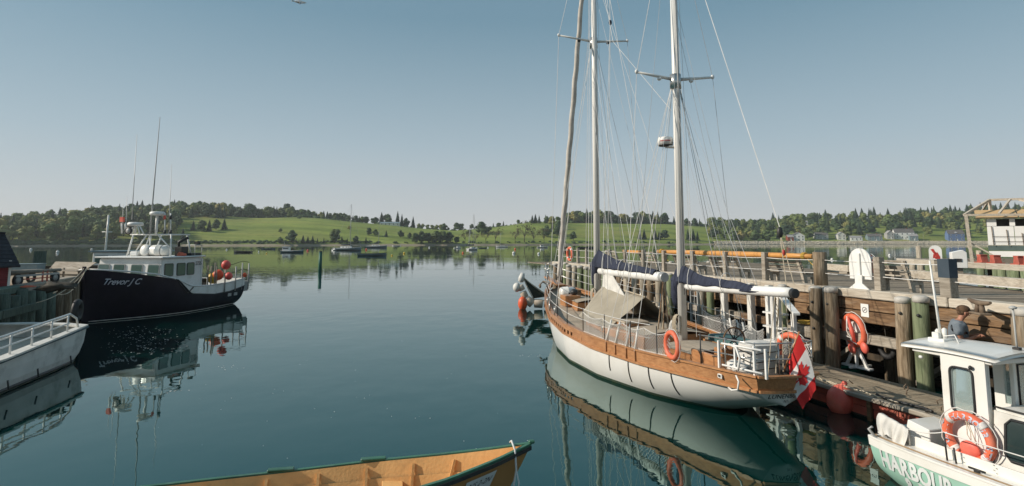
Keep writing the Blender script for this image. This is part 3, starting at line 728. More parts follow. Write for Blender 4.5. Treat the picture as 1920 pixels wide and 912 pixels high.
house(1535, 420, 12, 9, OFFWHITE, ROOFG, "small house at the right end of the long white hilltop house", D=155, cross=True, nwin=1, chim=False)
house(1443, 422, 22, 8, WHITE, ROOFL, "low white hilltop house near the mizzen boom wires", D=160, nwin=3)
house(1425, 424, 16, 7, GREYP, ROOFG, "low grey hilltop house at the left of the group", D=150, nwin=2)
house(1650, 412, 24, 10, GREYP, ROOFG, "dark roofed house on the wooded crest", D=175, nwin=3)
house(1757, 408, 26, 11, WHITE, ROOFG, "white gabled house high in the trees at the right", D=180, cross=True, nwin=2)
house(732, 424, 36, 6, OFFWHITE, BLUEG, "long low farmhouse with a blue grey roof on the ridge", D=164, nwin=5)
house(1370, 424, 14, 7, WHITE, ROOFG, "small white house by the skyline trees right of the mizzen mast", D=150, nwin=2, chim=False)
for i, px in enumerate([1391, 1468, 1581, 1648, 1728]):
    p = on_hill(px, 6); o = MB(); o.tube([(0, 0, -.5), (0, 0, 8.5)], [.13, .09], 5); o.b2((-.9, -.06, 7.6), (.9, .06, 7.75))
    o.build("utility_pole", GREYW, None, loc=p, label="thin grey utility pole on the road along the right shore", category="pole", group="utility poles along the right shore")
# ------------------------------------------------------------------ main wharf
W0 = V(8.45, 13.4, 0); WE = V(-.296, .955, 0).normalized(); WN = V(.955, .296, 0).normalized()
W_RZ = math.atan2(WE.y, WE.x)
def wl(s, t, z=0.0): return V(s, -t, z)                    # local coordinates of the wharf frame
def ww(s, t, z=0.0): return W0 + WE * s + WN * t + V(0, 0, z)
def s_of(px, t):
    a = (px - 960) / 1100
    return (a * (W0.y + WN.y * t) - (W0.x + WN.x * t)) / (WE.x - a * WE.y)
def jit(r, a): return rg.uniform(-a, a)
rg = random.Random(21)
wharf = thing("timber_wharf", "long weathered timber wharf on piles along the right side", "wharf", W0, W_RZ)
# deck planks (laid slightly askew), then stringers and the rows of inner piles
def t_edge(s): return 6.0 + .36 * s
SK = -.377
wpl = .235; s = -9.0; k = 0
while s < 27.5:
    t1 = (6.0 + .36 * s) / (1 - .36 * SK)
    pts = []
    e0, e1 = s, s + wpl - .014
    t1b = (6.0 + .36 * e1) / (1 - .36 * SK)
    z = 2.12 + rg.uniform(-.006, .006)
    a = [(e0, .45), (e1, .45), (e1 + SK * (t1b - .45), t1b), (e0 + SK * (t1 - .45), t1)]
    a = [(ss, tt) for ss, tt in a]
    if e0 > 21.2 or (k < 0): pass
    if a[0][0] < 21.3 or a[3][0] < 21.3:
        m = MB(); m.hexa([wl(q[0], q[1], z - .06) for q in (a[0], a[3], a[2], a[1])] + [wl(q[0], q[1], z) for q in (a[0], a[3], a[2], a[1])])
        m.build("plank", PLANKM, wharf)
    s += wpl; k += 1
UNDERSHADE = mat("under_deck_shade", (.075, .055, .035), (.035, .028, .02), rough=.95, scale=4, bump=.5)  # dark inner wall added so the space under the deck goes near black
m = MB()
for t in (1.2, 3.4, 5.6): m.box(wl(7, t, 1.9), (30, .25, .3))
m.build("stringer", BROWNW, wharf)
for t in (1.6, 3.6, 5.6):
    for s in np.arange(-7, 21.5, 2.1):
        if t > 4 and s < -2: continue
        MB().tube([wl(s, t, -.9), wl(s, t, 2.0)], .15, 8).build("pile", PILEM, wharf)
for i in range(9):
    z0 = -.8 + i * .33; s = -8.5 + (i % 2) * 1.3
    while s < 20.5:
        MB().b2(wl(s, 2.1 + jit(0, .02), z0), wl(min(s + 4.1, 20.8), 2.38, z0 + .29)).build("shade_timber", UNDERSHADE, wharf); s += 4.15
WEED = mat("wet_weed", (.030, .034, .018), (.055, .05, .028), rough=.5, scale=9, bump=.6)
# outer piles with their sheet caps
def pile(s, t, z, r, m_, cap=True, par=None, lean=0.0, capm=PILECAP):
    mb = MB(); n = 12
    rr = [r * (1 + rg.uniform(-.05, .05)) for _ in range(5)]
    mb.tube([wl(s + jit(0, .02), t + lean * (1 - q), -.9 + (z + .9) * q) for q in (0, .3, .55, .8, 1)], rr, n)
    o = mb.build("pile", m_, par or wharf)
    mb = MB(); zz_ = rg.uniform(.28, .42); mb.tube([wl(s, t + lean * .5, -.5), wl(s, t + lean * .4, zz_ * .6), wl(s, t + lean * .4, zz_)], [r * 1.06, r * 1.05, r * 1.01], n); mb.build("weed_band", WEED, o)
    if cap:
        mb = MB(); mb.lathe([(r * 1.04, -.09), (r * 1.06, -.01), (r * .98, .025), (r * .62, .05), (0.02, .055)], wl(s, t, z), 12); mb.build("pile_cap", capm, o)
    return o
for px, r, mm in [(1905, .20, PILEM), (1714, .155, PILEG), (1681, .16, PILEM), (1548, .17, PILEM), (1520, .15, PILEM), (1460, .12, PILEG), (1327, .12, PILEG), (1310, .14, PILEP), (1278, .13, PILEM), (1252, .13, PILEG), (1232, .13, PILEP), (1216, .13, PILEM), (1203, .12, PILEP)]:
    pile(s_of(px, -.1), -.1, 2.27 + rg.uniform(-.03, .05), r, mm, lean=-.05)
for s in (s_of(1435, -.1), s_of(1401, -.1), s_of(1352, -.1)):
    MB().box(wl(s, -.1, .75), (.17, .17, 3.0)).build("pile", MATS["aged_white"], wharf, bevel=.01)
s = s_of(1190, -.1)
while s < 20.9:
    pile(s, -.1 + jit(0, .05), 2.26 + jit(0, .06), rg.uniform(.12, .16), rg.choice([PILEP, PILEP, PILEM, PILEG]), capm=PILECAP)
    s += rg.uniform(.6, .78)
for t in np.arange(.6, 13.2, .9): pile(21.15, t, 2.2, .14, PILEP)
# cap beam, face boards, waler, braces
s = -8.0
while s < 21:
    ln = min(rg.uniform(2.6, 3.6), 21.1 - s)
    MB().b2(wl(s, .06, 2.14), wl(s + ln - .02, .48, 2.335 + jit(0, .008))).build("cap_beam", PALEW, wharf, bevel=.02)
    s += ln
for zz, h in ((1.985, .27), (1.70, .27)):
    s = -8.0 + zz
    while s < 14:
        ln = rg.uniform(1.8, 3.4)
        MB().b2(wl(s, .13 + jit(0, .01), zz - h / 2 + .007), wl(s + ln - .02, .26, zz + h / 2)).build("face_board", BROWNW, wharf, bevel=.012)
        s += ln
s = -8.0
while s < 20:
    MB().b2(wl(s, .12, 1.08), wl(s + 3.28, .32, 1.30)).build("waler", rg.choice([GREYW, BROWNW]), wharf, bevel=.015); s += 3.3
s = -6.0
while s < 19:
    MB().beam(wl(s, .62, 1.25), wl(s + 1.9, .62, -.2), .09, .24, up=(0, 1, 0)).build("brace", rg.choice([PILEG, GREYW]), wharf)
    MB().beam(wl(s + .3, .4, 1.0), wl(s + .3, 3.3, 1.5), .16, .16).build("brace", BROWNW, wharf); s += 2.35
for t, z in ((-.02, .9), (-.02, .45), (0.0, 1.6)):
    m = MB()
    m.tube(sag(wl(9.5, t - .14, z + .3), wl(12.5, t - .14, z + .25), .12), .018, 5); m.build("hanging_line", ROPEM, wharf)
# bolts on piles and face
m = MB()
for px in (1681, 1714, 1548, 1520, 1905):
    for z in (1.95, 1.3): 
        s = s_of(px, -.1); m.lathe([(.035, 0), (.03, .03), (.004, .035)], wl(s - .05, -.25, z), 8, (0, 1, 0))
m.build("bolt", DARK, wharf)
# railing posts
posts = []
for px, w, top, mm, t in [(1768, .23, 3.12, GREYW, .2), (1641, .17, 3.12, GREYW, .3), (1430, .15, 3.16, GREYW, .3), (1357, .15, 3.15, GREYW, .3), (1296, .15, 3.14, GREYW, .3), (1243, .15, 3.13, GREYW, .3), (1205, .15, 3.13, GREYW, .3), (1171, .14, 3.12, GREYW, .3), (1142, .14, 3.1, GREYW, .3), (1120, .14, 3.1, GREYW, .3), (1099, .14, 3.1, GREYW, .3), (1083, .14, 3.1, GREYW, .3), (1064, .14, 3.1, GREYW, .3)]:
    s = s_of(px, t); posts.append((s, t)); o = MB().b2(wl(s - w / 2, t - w / 2, 2.335), wl(s + w / 2, t + w / 2, top)).build("rail_post", mm, wharf, bevel=.01)
    if px == 1768: MB().b2(wl(s - w / 2 - .004, t - w / 2 - .004, 2.74), wl(s + w / 2 + .004, t + w / 2 + .004, top + .004)).build("post_sleeve", mat("slate_blue", (.035, .055, .075), (.05, .07, .09), rough=.7), o)
s = s_of(1532, .3); MB().tube([wl(s, .3, 2.3), wl(s, .3, 3.2)], .17, 12).build("rail_post", PILEM, wharf); posts.append((s, .3))
posts.append((-6.5, .3)); posts.append((20.9, .3)); posts.sort()
for (a, ta), (b, tb) in zip(posts, posts[1:]):
    for z in (3.0, 2.66):
        if a < -5 and z > 2.9: continue
        MB().tube(sag(wl(a, ta, z), wl(b, tb, z), .02 * (b - a) / 2, 6), .011, 5).build("rail_rope", WIREW, wharf)
# far kerb of the deck
s = -8.5
while s < 10:
    a, b = s, s + 2.9
    P = [wl(a + SK * 0, t_edge(a) * .94, 2.17), wl(b - .03, t_edge(b) * .94, 2.17)]
    MB().beam(P[0] + V(0, 0, .17), P[1] + V(0, 0, .17), .26, .27).build("kerb_timber", PALEW, wharf, bevel=.015)
    MB().b2(P[0] + V(.1, -.1, -.05), P[0] + V(.5, .1, .035)).build("kerb_block", GREYW, wharf)
    s += 2.93
# signs on the wharf
def arch(w, h, n=14, neck=None):
    r = w / 2; P = [(-r, 0), (r, 0)] + [(r * math.cos(math.pi * i / n), h - r + r * math.sin(math.pi * i / n)) for i in range(n + 1)]
    return P[:2] + P[2:]
sgn = thing("ring_board", "tall white round-topped board seen from behind on the wharf edge", "sign board", ww(s_of(1606, .3), .3, 2.335), W_RZ)
m = MB(); m.prism(arch(.62, .74), 0, .035, fn=lambda x, y, h: (x, -h, y + .24)); m.build("board", WHITE, sgn)
MB().b2((-.03, .002, .02), (.03, .045, .86)).build("batten", WHITE, sgn)
m = MB(); m.prism([(-.30, -.01), (.30, -.01), (.10, .14), (.10, .34), (-.10, .34), (-.10, .14)], 0, .03, fn=lambda x, y, h: (x, .046 + h, y)); m.build("foot", WHITE, sgn)
def ring_mesh(R=.30, r=.062, n=36, k=12):
    m = MB(); m.tube([(R * math.cos(2 * math.pi * i / n), 0, R * math.sin(2 * math.pi * i / n)) for i in range(n)], r, k, closed=True); return m
def ring_bands(R=.30, r=.062):
    out = []
    for a0 in (45, 135, 225, 315):
        m = MB(); m.tube([(R * math.cos(RAD(a0 + d)), 0, R * math.sin(RAD(a0 + d))) for d in (-7, -3.5, 0, 3.5, 7)], r * 1.035, 12); out.append(m)
    return out
RINGM = ring_mesh().mesh("ring", LIFER); BANDM = [b.mesh("band", BANDW) for b in ring_bands()]
GRABM = MB().tube([((.30 + .075 + (.03 if i % 6 else 0)) * math.cos(2 * math.pi * i / 24), .0, (.375 + (.03 if i % 6 else 0)) * math.sin(2 * math.pi * i / 24)) for i in range(24)], .008, 5, closed=True).mesh("grab_line", WIREW)
def life_ring(loc, rot, label, scale=1.0, bands=True):
    o = thing("life_ring", label, "life ring", loc); o.rotation_euler = rot; o.scale = (scale,) * 3
    link("ring", RINGM, o)
    if bands:
        for b in BANDM: link("band", b, o)
    link("grab_line", GRABM, o); return o
life_ring(ww(s_of(1611, .3), .42, 2.90), (0, 0, W_RZ), "orange life ring hung behind the white round-topped board", .8)
p = ww(s_of(1070, .3), .22, 2.8); life_ring(p, (0, 0, W_RZ), "small orange life ring on the railing at the far end of the wharf", 1.05)
m = thing("sign_stand", "small white round-topped board with a red drawing near the wharf's far kerb", "sign", WD(1757, 520, 20.5) + V(0, 0, 0), RAD(25))
m.location.z = 2.12; m.rotation_euler = (0, 0, RAD(-32))
b = MB(); b.b2((-.05, 0, 0), (.05, .06, .9)); b.build("post", GREYW, m)
b = MB(); b.prism(arch(.37, .5), 0, .03, fn=lambda x, y, h: (x, -h - .005, y + .72)); bo = b.build("board", WHITE, m)
b = MB()
for pl in ([(-.13, .36), (-.05, .38), (.03, .22), (-.04, .2)], [(-.02, .25), (.06, .26), (.13, .1), (.02, .08)], [(-.06, .2), (0, .2), (.0, .06), (-.08, .06)], [(.0, .1), (.12, .11), (.13, .03), (-.02, .03)]): b.prism(pl, 0, .006, fn=lambda x, y, h: (x, -.0365 - h, y + .72))
b.build("red_drawing", LETTER_R, bo)
m = thing("power_box", "white metal box on a grey post by the far kerb of the wharf", "power box", V(0, 0, 0), RAD(-25)); q = WD(1800, 525, 19.3); m.location = (q.x, q.y, 2.12)
MB().b2((-.09, -.06, 0), (.09, .06, .55)).build("post", GREYW, m)
b = MB(); b.prism([(-.2, .5), (.2, .5), (.2, 1.0), (.1, 1.08), (-.2, 1.0)], -.17, .17, fn=lambda x, y, h: (x, h, y)); b.build("housing", WHITE, m, bevel=.01)
MB().b2((-.15, -.19, .7), (.05, -.171, .8)).build("label_plate", DARK, m)
# no-smoking style sign
q = ww(s_of(1609, .1), .118, 1.86)
m = thing("prohibition_sign", "small white sign with a barred circle on the brown face boards", "sign", q, W_RZ)
b = MB(); b.b2((-.105, 0, -.15), (.105, .008, .15)); b.build("plate", WHITE, m)
b = MB(); b.tube([(.062 * math.cos(i * math.pi / 12), .010, .01 + .062 * math.sin(i * math.pi / 12)) for i in range(24)], .006, 4, closed=True); b.beam((-.045, .011, .055), (.045, .011, -.035), .01, .004, up=(0, 1, 0)); b.beam((-.03, .0105, .01), (.03, .0105, .01), .008, .003, up=(0, 1, 0))
b.build("barred_circle", LETTER_D, m)
# cleat
q = Wz(1838, 590, 2.14); cl = thing("dock_cleat", "large rusty T-shaped mooring cleat on the wharf edge above the man", "cleat", q, W_RZ - RAD(28)); cl.scale = (1.15, 1.15, 1.15)
CAST = mat("cast_iron", (.22, .165, .115), (.13, .09, .06), rough=.7, scale=6, bump=.4)
MB().b2((-.16, -.09, 0), (.16, .09, .035)).build("base_plate", CAST, cl, bevel=.01)
b = MB(); b.tube([(-.07, 0, .03), (-.055, 0, .17)], [.045, .035], 8); b.tube([(.07, 0, .03), (.055, 0, .17)], [.045, .035], 8); b.build("stem", CAST, cl)
MB().tube([(-.30, 0, .215), (-.2, 0, .195), (0, 0, .18), (.2, 0, .195), (.30, 0, .215)], [.022, .036, .045, .036, .022], 10).build("horn", CAST, cl)
# benches
def bench_proto(Lb):
    o = thing("bench", "bench", "bench", (0, 0, 0))
    for x in (0, Lb):
        b = MB(); b.prism([(.10, 0), (.02, .40), (-.16, .92), (-.06, .92), (.10, .44), (.42, .44), (.42, 0), (.36, 0), (.36, .36), (.16, .36), (.2, 0)], x - .05, x + .05, fn=lambda a, c, h: (h, -a, c))
        b.build("support", PALEW, o)
    for i in range(4):
        q = i / 3; c = V(0, 0, 0); yy = -(.055 - .17 * q); zz = .50 + .38 * q
        MB().beam((-.1, yy, zz), (Lb + .1, yy, zz), .03, .085, up=(0, .35, 1)).build("back_slat", GREYW, o)
    for i in range(4): MB().b2((-.1, -.15 - i * .085 - .07, .445), (Lb + .1, -.15 - i * .085, .475)).build("seat_slat", GREYW, o)
    return o
lbs = ["weathered slatted bench nearest to the big dark rail post on the right", "slatted bench just left of the thick round rail post", "slatted bench behind the navy sail cover's right end", "slatted bench between the mizzen mast and the post right of it", "slatted bench left of the mizzen mast", "slatted bench farthest along the wharf railing"]
bp = None
for (pa, pb), lb in zip([(1702, 1652), (1503, 1440), (1388, 1338), (1308, 1270), (1232, 1206), (1160, 1143)], lbs):
    s0 = s_of(pa, .85); s1 = s_of(pb, .85)
    if bp is None: bp = bench_proto(1.45); kb = [(c, kids(c)) for c in kids(bp)]; o = bp; o.location = ww(s0, .72, 2.12); o.rotation_euler = (0, 0, W_RZ)
    else: o = dup(bp, ww(s0, .72, 2.12), W_RZ, children=kb)
    o.scale = (max(.6, (s1 - s0) / 1.45), 1, 1); o['label'] = lb; o['group'] = "benches along the wharf railing"
# spars lashed on the railing
m = MB(); a = wl(s_of(1520, .42), .42, 3.08); b_ = wl(s_of(1232, .42), .42, 3.07); n = 10
m.tube([a.lerp(b_, i / n) for i in range(n + 1)], [.055 + .035 * math.sin(math.pi * min(i / n + .1, 1) * .8) for i in range(n + 1)], 12)
sp = thing("spar", "long yellow wooden spar lying along the wharf railing", "spar", W0, W_RZ); m.build("pole", SPARM, sp)
for px in (1506, 1240):
    m = MB(); c = wl(s_of(px, .42), .42, 3.08)
    for i in range(4): m.tube([c + V(i * .03, .095 * math.cos(k * .628), .095 * math.sin(k * .628)) for k in range(10)], .012, 4, closed=True)
    m.tube(sag(c, c + V(-.5, .05, -.35), .05, 5), .011, 4); m.build("lashing", ROPEY, sp)
sp = thing("spar", "short yellow spar stub on the railing left of the mizzen mast", "spar", W0, W_RZ); MB().beam(wl(s_of(1199, .42), .42, 3.02), wl(s_of(1168, .42), .42, 3.03), .15, .13).build("pole", SPARM, sp, bevel=.02)
m = thing("crate", "small brown wooden box on the railing behind the furled headsail", "box", ww(s_of(1055, .42), .42, 2.9), W_RZ); MB().b2((-.3, -.15, -.12), (.3, .15, .25)).build("box_body", BROWNW, m); MB().b2((-.31, -.16, .25), (.31, .16, .28)).build("lid", GREYW, m)
# tyre and coils under the deck edge
m = thing("tyre", "black tyre fender hanging between the piles beside the life ring stand", "tyre", ww(s_of(1643, .3), .36, 1.0), W_RZ)
MB().tube([(.17 * math.cos(i * .2618), 0, .17 * math.sin(i * .2618)) for i in range(24)], .065, 10, closed=True).build("tread", BLACK, m)
MB().tube([(0.0, 0, .20), (.01, .03, .5), (0, .02, .7)], .015, 5).build("hanging_rope", ROPED, m)
def coil(name, c, R, nn, m_, label, z=.03, rz=0):
    q = random.Random(int(R * 977) + nn); pts = []
    for i in range(nn * 14):
        a = i * 2 * math.pi / 14; r = R * (.72 + .28 * math.sin(i * .61)) + q.uniform(-.02, .02)
        pts.append((r * math.cos(a), r * .7 * math.sin(a), z + .012 * (i // 14) + q.uniform(0, .015)))
    b = MB(); b.tube(pts, .014, 5); return b.build(name, m_, None, loc=c, rz=rz, label=label, category="rope")
q = ww(s_of(1492, -.2), .02, 1.30); coil("rope_coil", q, .28, 6, ROPEY, "yellow rope coil on the timber behind the stern")
MB().b2((-.5, -.2, -.28), (.5, .25, 0)).build("ledge_timber", GREYW, None, loc=q, rz=W_RZ, label="grey timber ledge carrying the yellow rope coil", category="timber", bevel=.02)

# ------------------------------------------------------------------ floating dock
dock = thing("floating_dock", "low grey plank floating dock between the wharf and the boats", "dock", W0, W_RZ)
for i in range(11):
    t = -1.86 + i * .145; s = -8.0 + rg.uniform(0, 1)
    while s < 9.5:
        ln = rg.uniform(2.5, 3.9); b = MB(); b.b2(wl(s, t, .405), wl(min(s + ln, 9.6) - .012, t + .133, .45 + jit(0, .004))); b.build("plank", DOCKP2 if False else DOCKP, dock); s += ln
for s in np.arange(-8, 9.5, 1.75):
    MB().b2(wl(s, -1.80, .06), wl(s + 1.68, -1.74, .22)).build("fascia_board", REDP, dock)
    MB().b2(wl(s + .02, -1.80, .235), wl(s + 1.70, -1.735, .375)).build("fascia_board", REDP, dock)
    MB().b2(wl(s - .05, -1.86, -.05), wl(s + .03, -1.81, .39)).build("cleat_block", BROWNW, dock)
MB().b2(wl(-8, -1.72, -.25), wl(9.5, -.30, .40)).build("float_tank", ROPED, dock)
s = -8.0
while s < 9.2:
    MB().b2(wl(s, -1.93, .39), wl(s + 2.2, -1.80, .475)).build("edge_timber", GREYW, dock, bevel=.012); s += 2.22
def rope_heap(s0, t0, s1, t1, z, n, m_, name, label, seed, r=.013, par=None):
    q = random.Random(seed); pts = []
    for i in range(n):
        f = i / (n - 1); pts.append(wl(s0 + (s1 - s0) * f + q.uniform(-.16, .16), t0 + (t1 - t0) * f + q.uniform(-.07, .07), z + q.uniform(0, .05)))
    sm = []
    for i in range(len(pts) - 1):
        for k in range(3): sm.append(pts[i].lerp(pts[i + 1], k / 3))
    for _ in range(2): sm = [sm[0]] + [(sm[i - 1] + sm[i] * 2 + sm[i + 1]) / 4 for i in range(1, len(sm) - 1)] + [sm[-1]]
    b = MB(); b.tube(sm, r, 5); return b.build(name, m_, None, loc=W0, rz=W_RZ, label=label, category="rope")
rope_heap(1.6, -1.85, -.6, -1.85, .50, 26, ROPEM, "mooring_line", "pale mooring line heaped along the dock edge beside the flag", 3)
rope_heap(.2, -1.80, -1.7, -1.86, .50, 20, ROPEM, "mooring_line", "pale rope strewn along the dock edge above the red boards", 4)
rope_heap(1.4, -1.45, .0, -1.3, .465, 24, ROPED, "mooring_line", "dark thin rope lying in loops on the dock planks", 5, .008)
rope_heap(-1.2, -1.78, -2.4, -1.84, .49, 12, DARK, "hose", "black hose along the dock edge by the harbour boat", 6, .028)
for px, py in ((1700, 740), (1765, 770)):
    q = Wz(px, py, .46); b = MB(); b.tube([(0, 0, 0), (0, 0, .06), (.05, 0, .10), (.06, 0, .16), (0, 0, .20), (-.06, 0, .16), (-.04, 0, .10)], .012, 6)
    b.build("mooring_ring", CAST, None, loc=q, rz=RAD(20 if px == 1700 else -40), label="rusty eye ring on the dock edge, %s" % ("left one beside the pale ropes" if px == 1700 else "right one close to the wheelhouse"), category="ring", group="eye rings on the floating dock")
# life ring stand
q = Wz(1606, 690, .45); st = thing("ring_stand", "white A-frame stand with a sloping board on the floating dock", "stand", q, W_RZ + RAD(0))
for x in (-.0,):
    b = MB(); b.beam((-.30, -.02, .02), (0.0, -.02, .56), .05, .06); b.build("leg", WHITE, st)
    b = MB(); b.beam((.30, -.02, .02), (0.0, -.02, .56), .05, .06); b.build("leg", WHITE, st)
    b = MB(); b.beam((0, -.02, .04), (0.0, -.02, .5), .06, .05, up=(1, 0, 0)); b.build("centre_leg", WHITE, st)
MB().b2((-.40, -.09, 0), (.40, .05, .05)).build("foot", WHITE, st, bevel=.008)
MB().b2((-.03, -.45, 0), (.03, .2, .045)).build("cross_foot", WHITE, st)
b = MB(); R_ = Matrix.Rotation(RAD(-8), 3, 'X'); b.box((0.04, -.01, .86), (.60, .03, .66), M=Matrix.Rotation(RAD(-8), 3, 'X') @ Matrix.Rotation(RAD(10), 3, 'Y')); b.build("board", WHITE, st)
wr = ww(0, 0) - ww(0, 0)
lr = life_ring(q + V(-.06, -.10, .90), (RAD(-8), RAD(10), W_RZ - RAD(12)), "orange life ring hung on the white stand on the floating dock", 1.12, bands=False)
b = MB(); b.tube([(-.02, .08, .31), (.05, .1, .1), (-.03, .09, -.05), (.06, .1, -.2), (-.1, .1, -.28)], [.012] * 5, 5); b.tube([(.02, .08, .25), (.12, .09, 0), (.02, .1, -.15), (.16, .1, -.1)], .012, 5); b.build("throw_line", WIREW, lr)
b = MB(); b.tube([(-.03, .07, .29), (-.05, .09, .0), (0, .08, -.3)], [.02, .05, .02], 8); b.build("red_strap", REDV, lr)
for x, nm in ((-.28, "a"), (.12, "b")):
    b = MB(); b.ball((x, .08, -.36), (.10, .06, .12), 10, 8); b.build("float_pad", REDV, lr)
# balloon fender
q = Wz(1577, 772, 0); bf = thing("balloon_fender", "big faded red balloon fender floating beside the dock", "fender", (q.x, q.y, .0))
b = MB(); prof = [(.005, -.30), (.12, -.27), (.22, -.17), (.262, -.02), (.255, .10), (.20, .22), (.11, .30), (.055, .335), (.05, .38), (.03, .41)]
b.lathe(prof, (0, 0, .22), 28, (.30, .0, 1)); b.build("balloon", REDV, bf)
b = MB(); b.tube([(.18, 0, .62), (.26, .1, .60), (.42, .25, .50)], .012, 6); b.build("lanyard", ROPEM, bf)
# white stairs with handrail down to the dock
st = thing("dock_stairs", "white painted stair rail leading down to the dock behind the stern", "stairs", W0, W_RZ)
sA, sB = s_of(1458, -.9), s_of(1484, -1.2)
WP = WHITE
for px, z0, z1, t in ((1451, .45, 2.15, -.75), (1478, .45, 1.75, -1.35), (1432, .45, 2.1, -.55), (1441, .45, 2.15, -1.0)):
    s = s_of(px, t); MB().b2(wl(s - .045, t - .045, z0), wl(s + .045, t + .045, z1)).build("post", WP, st)
MB().beam(wl(s_of(1449, -.7), -.7, 2.20), wl(s_of(1484, -1.5), -1.5, 1.78), .15, .05).build("handrail", WP, st)
for i in range(4):
    z = .62 + i * .32; t = -1.3 + i * .22; s = s_of(1445, t); MB().b2(wl(s - .35, t - .12, z - .02), wl(s + .35, t + .12, z + .02)).build("tread", WP, st)
b = MB(); rgc = random.Random(8)
for i in range(9): b.tube([wl(s_of(1446, -.9) + .05 * math.sin(k * .7 + i), -.98 + .015 * i, 2.0 - k * .075 + .04 * math.cos(k + i)) for k in range(10)], .012, 4)
b.build("hanging_rope", ROPEY, st)
# ladder left of the mizzen mast between piles
ld = thing("dock_ladder", "dark ladder with pale rungs fixed between the wharf piles", "ladder", W0, W_RZ); s = s_of(1300, -.2)
for dx in (-.2, .2): MB().b2(wl(s + dx - .03, -.3, .1), wl(s + dx + .03, -.24, 2.2)).build("rail", GREYP, ld)
for i in range(7): MB().tube([wl(s - .2, -.27, .3 + i * .27), wl(s + .2, -.27, .3 + i * .27)], .018, 6).build("rung", ALU, ld)

# ------------------------------------------------------------------ second wharf
A2, B2_ = V(25.0, 38.5, 0), V(23.6, 23.0, 0); E2 = (A2 - B2_).normalized(); N2 = V(E2.y, -E2.x, 0); RZ2 = math.atan2(E2.y, E2.x)
w2 = thing("timber_wharf", "second lower timber wharf across the gap at the far right", "wharf", B2_, RZ2)
def s2(px):
    a = (px - 960) / 1100; return (a * B2_.y - B2_.x) / (E2.x - a * E2.y)
L2 = (A2 - B2_).length
s = -5.0
while s < L2:
    e_ = min(s + 3.1, L2); MB().b2((s, -.55, 2.05), (e_ - .02, .02, 2.36)).build("cap_beam", PALEW, w2, bevel=.02); s += 3.1
for px in (1691, 1707, 1722, 1737, 1750, 1776, 1834, 1863, 1873, 1890, 1898, 1916): 
    z = 2.08; MB().tube([(s2(px), .12, -.9), (s2(px), .12, z)], .165, 10).build("pile", PILEG if px > 1780 or px == 1737 else PILEP, w2)
for k in range(5): MB().b2((1 + k * 3.1, .0, 1.45), (3.9 + k * 3.1, .11, 1.75)).build("waler", rg.choice([PILEG, BROWNW, GREYW]), w2)
for s in np.arange(-5, L2, 2.4): MB().b2((s, -9, .6), (s + .25, -8.75, 2.0)).build("pile", PILEM, w2); MB().b2((s, -5, .2), (s + .25, -4.75, 2.0)).build("pile", PILEM, w2)
for i in range(18): MB().b2((-5, -.6 - i * .62, 2.02), (L2, -.6 - i * .62 - .6, 2.1)).build("plank", PLANKM, w2)
MB().b2((L2 - .3, -11.6, 2.0), (L2, -.55, 2.36)).build("cap_beam", PALEW, w2)
for i, px in enumerate((1825, 1849, 1893, 1912)):
    b = thing("bollard", ["red bollard at the left on the second wharf", "red bollard next to the left one on the second wharf", "red bollard third along the second wharf", "red bollard nearest the right edge of the picture"][i], "bollard", B2_ + E2 * s2(px) + N2 * .25 + V(0, 0, 2.36), RZ2, "red bollards on the second wharf")
    m = MB(); m.prism([(-.2, 0), (.2, 0), (.14, .32), (.2, .42), (-.16, .42), (-.12, .32)], -.18, .18, fn=lambda x, y, h: (x, h, y)); m.build("casting", REDP, b, bevel=.02)
    MB().b2((-.28, -.25, -.0), (.28, .25, .04)).build("foot", REDP, b)
p = WD(1695 + 27, 470, 40); 
for i, (px, top, D) in enumerate([(1722, 462, 42), (1600 + 236, 470, 36)]):
    q = WD(px, top, D); MB().tube([(q.x, q.y, -.9), (q.x, q.y, q.z)], .17, 10).build("mooring_pile", PILEP, None, label=["grey mooring pile standing in the water left of the lobster board", "pale mooring pile beside the white shed frame"][i], category="pile")
# white shed with open timber frame on the second wharf
D0 = 33.0
sh = thing("shed", "white clad work shed with open timber truss frame at the right edge", "shed", (0, 0, 0))
def S(px, py, D): return WD(px, py, D)
m = MB()
base = 2.5
p0 = V(28.35, 35.6, base); ux = V(.80, -.60, 0).normalized(); uy = V(.60, .80, 0).normalized()
def sp_(x, y, z): return p0 + ux * x + uy * y + V(0, 0, z)
def panel(x0, x1, z0, z1, nm, m_, y=0.0, th=.08):
    MB().hexa([sp_(x0, y, z0), sp_(x1, y, z0), sp_(x1, y + th, z0), sp_(x0, y + th, z0), sp_(x0, y, z1), sp_(x1, y, z1), sp_(x1, y + th, z1), sp_(x0, y + th, z1)]).build(nm, m_, sh)
for i in range(6): panel(.3 + i * 1.25, .3 + i * 1.25 + 1.22, .75, 1.85, "wall_panel", TARP)
for i, (a, b) in enumerate([(.3, .75), (1.35, 1.6), (2.2, 2.55), (3.3, 7.8)]): panel(a, b, 1.87, 2.28, "upper_panel", TARP if i != 2 else PLY)
panel(.3, 7.8, .05, .38, "base_panel", TARP); panel(.28, 7.8, .42, .70, "dark_band", mat("slate_green", (.10, .14, .13), None), y=.05)
panel(.3, 7.8, 1.85, 2.3, "inner_wall", DARK, y=.9)
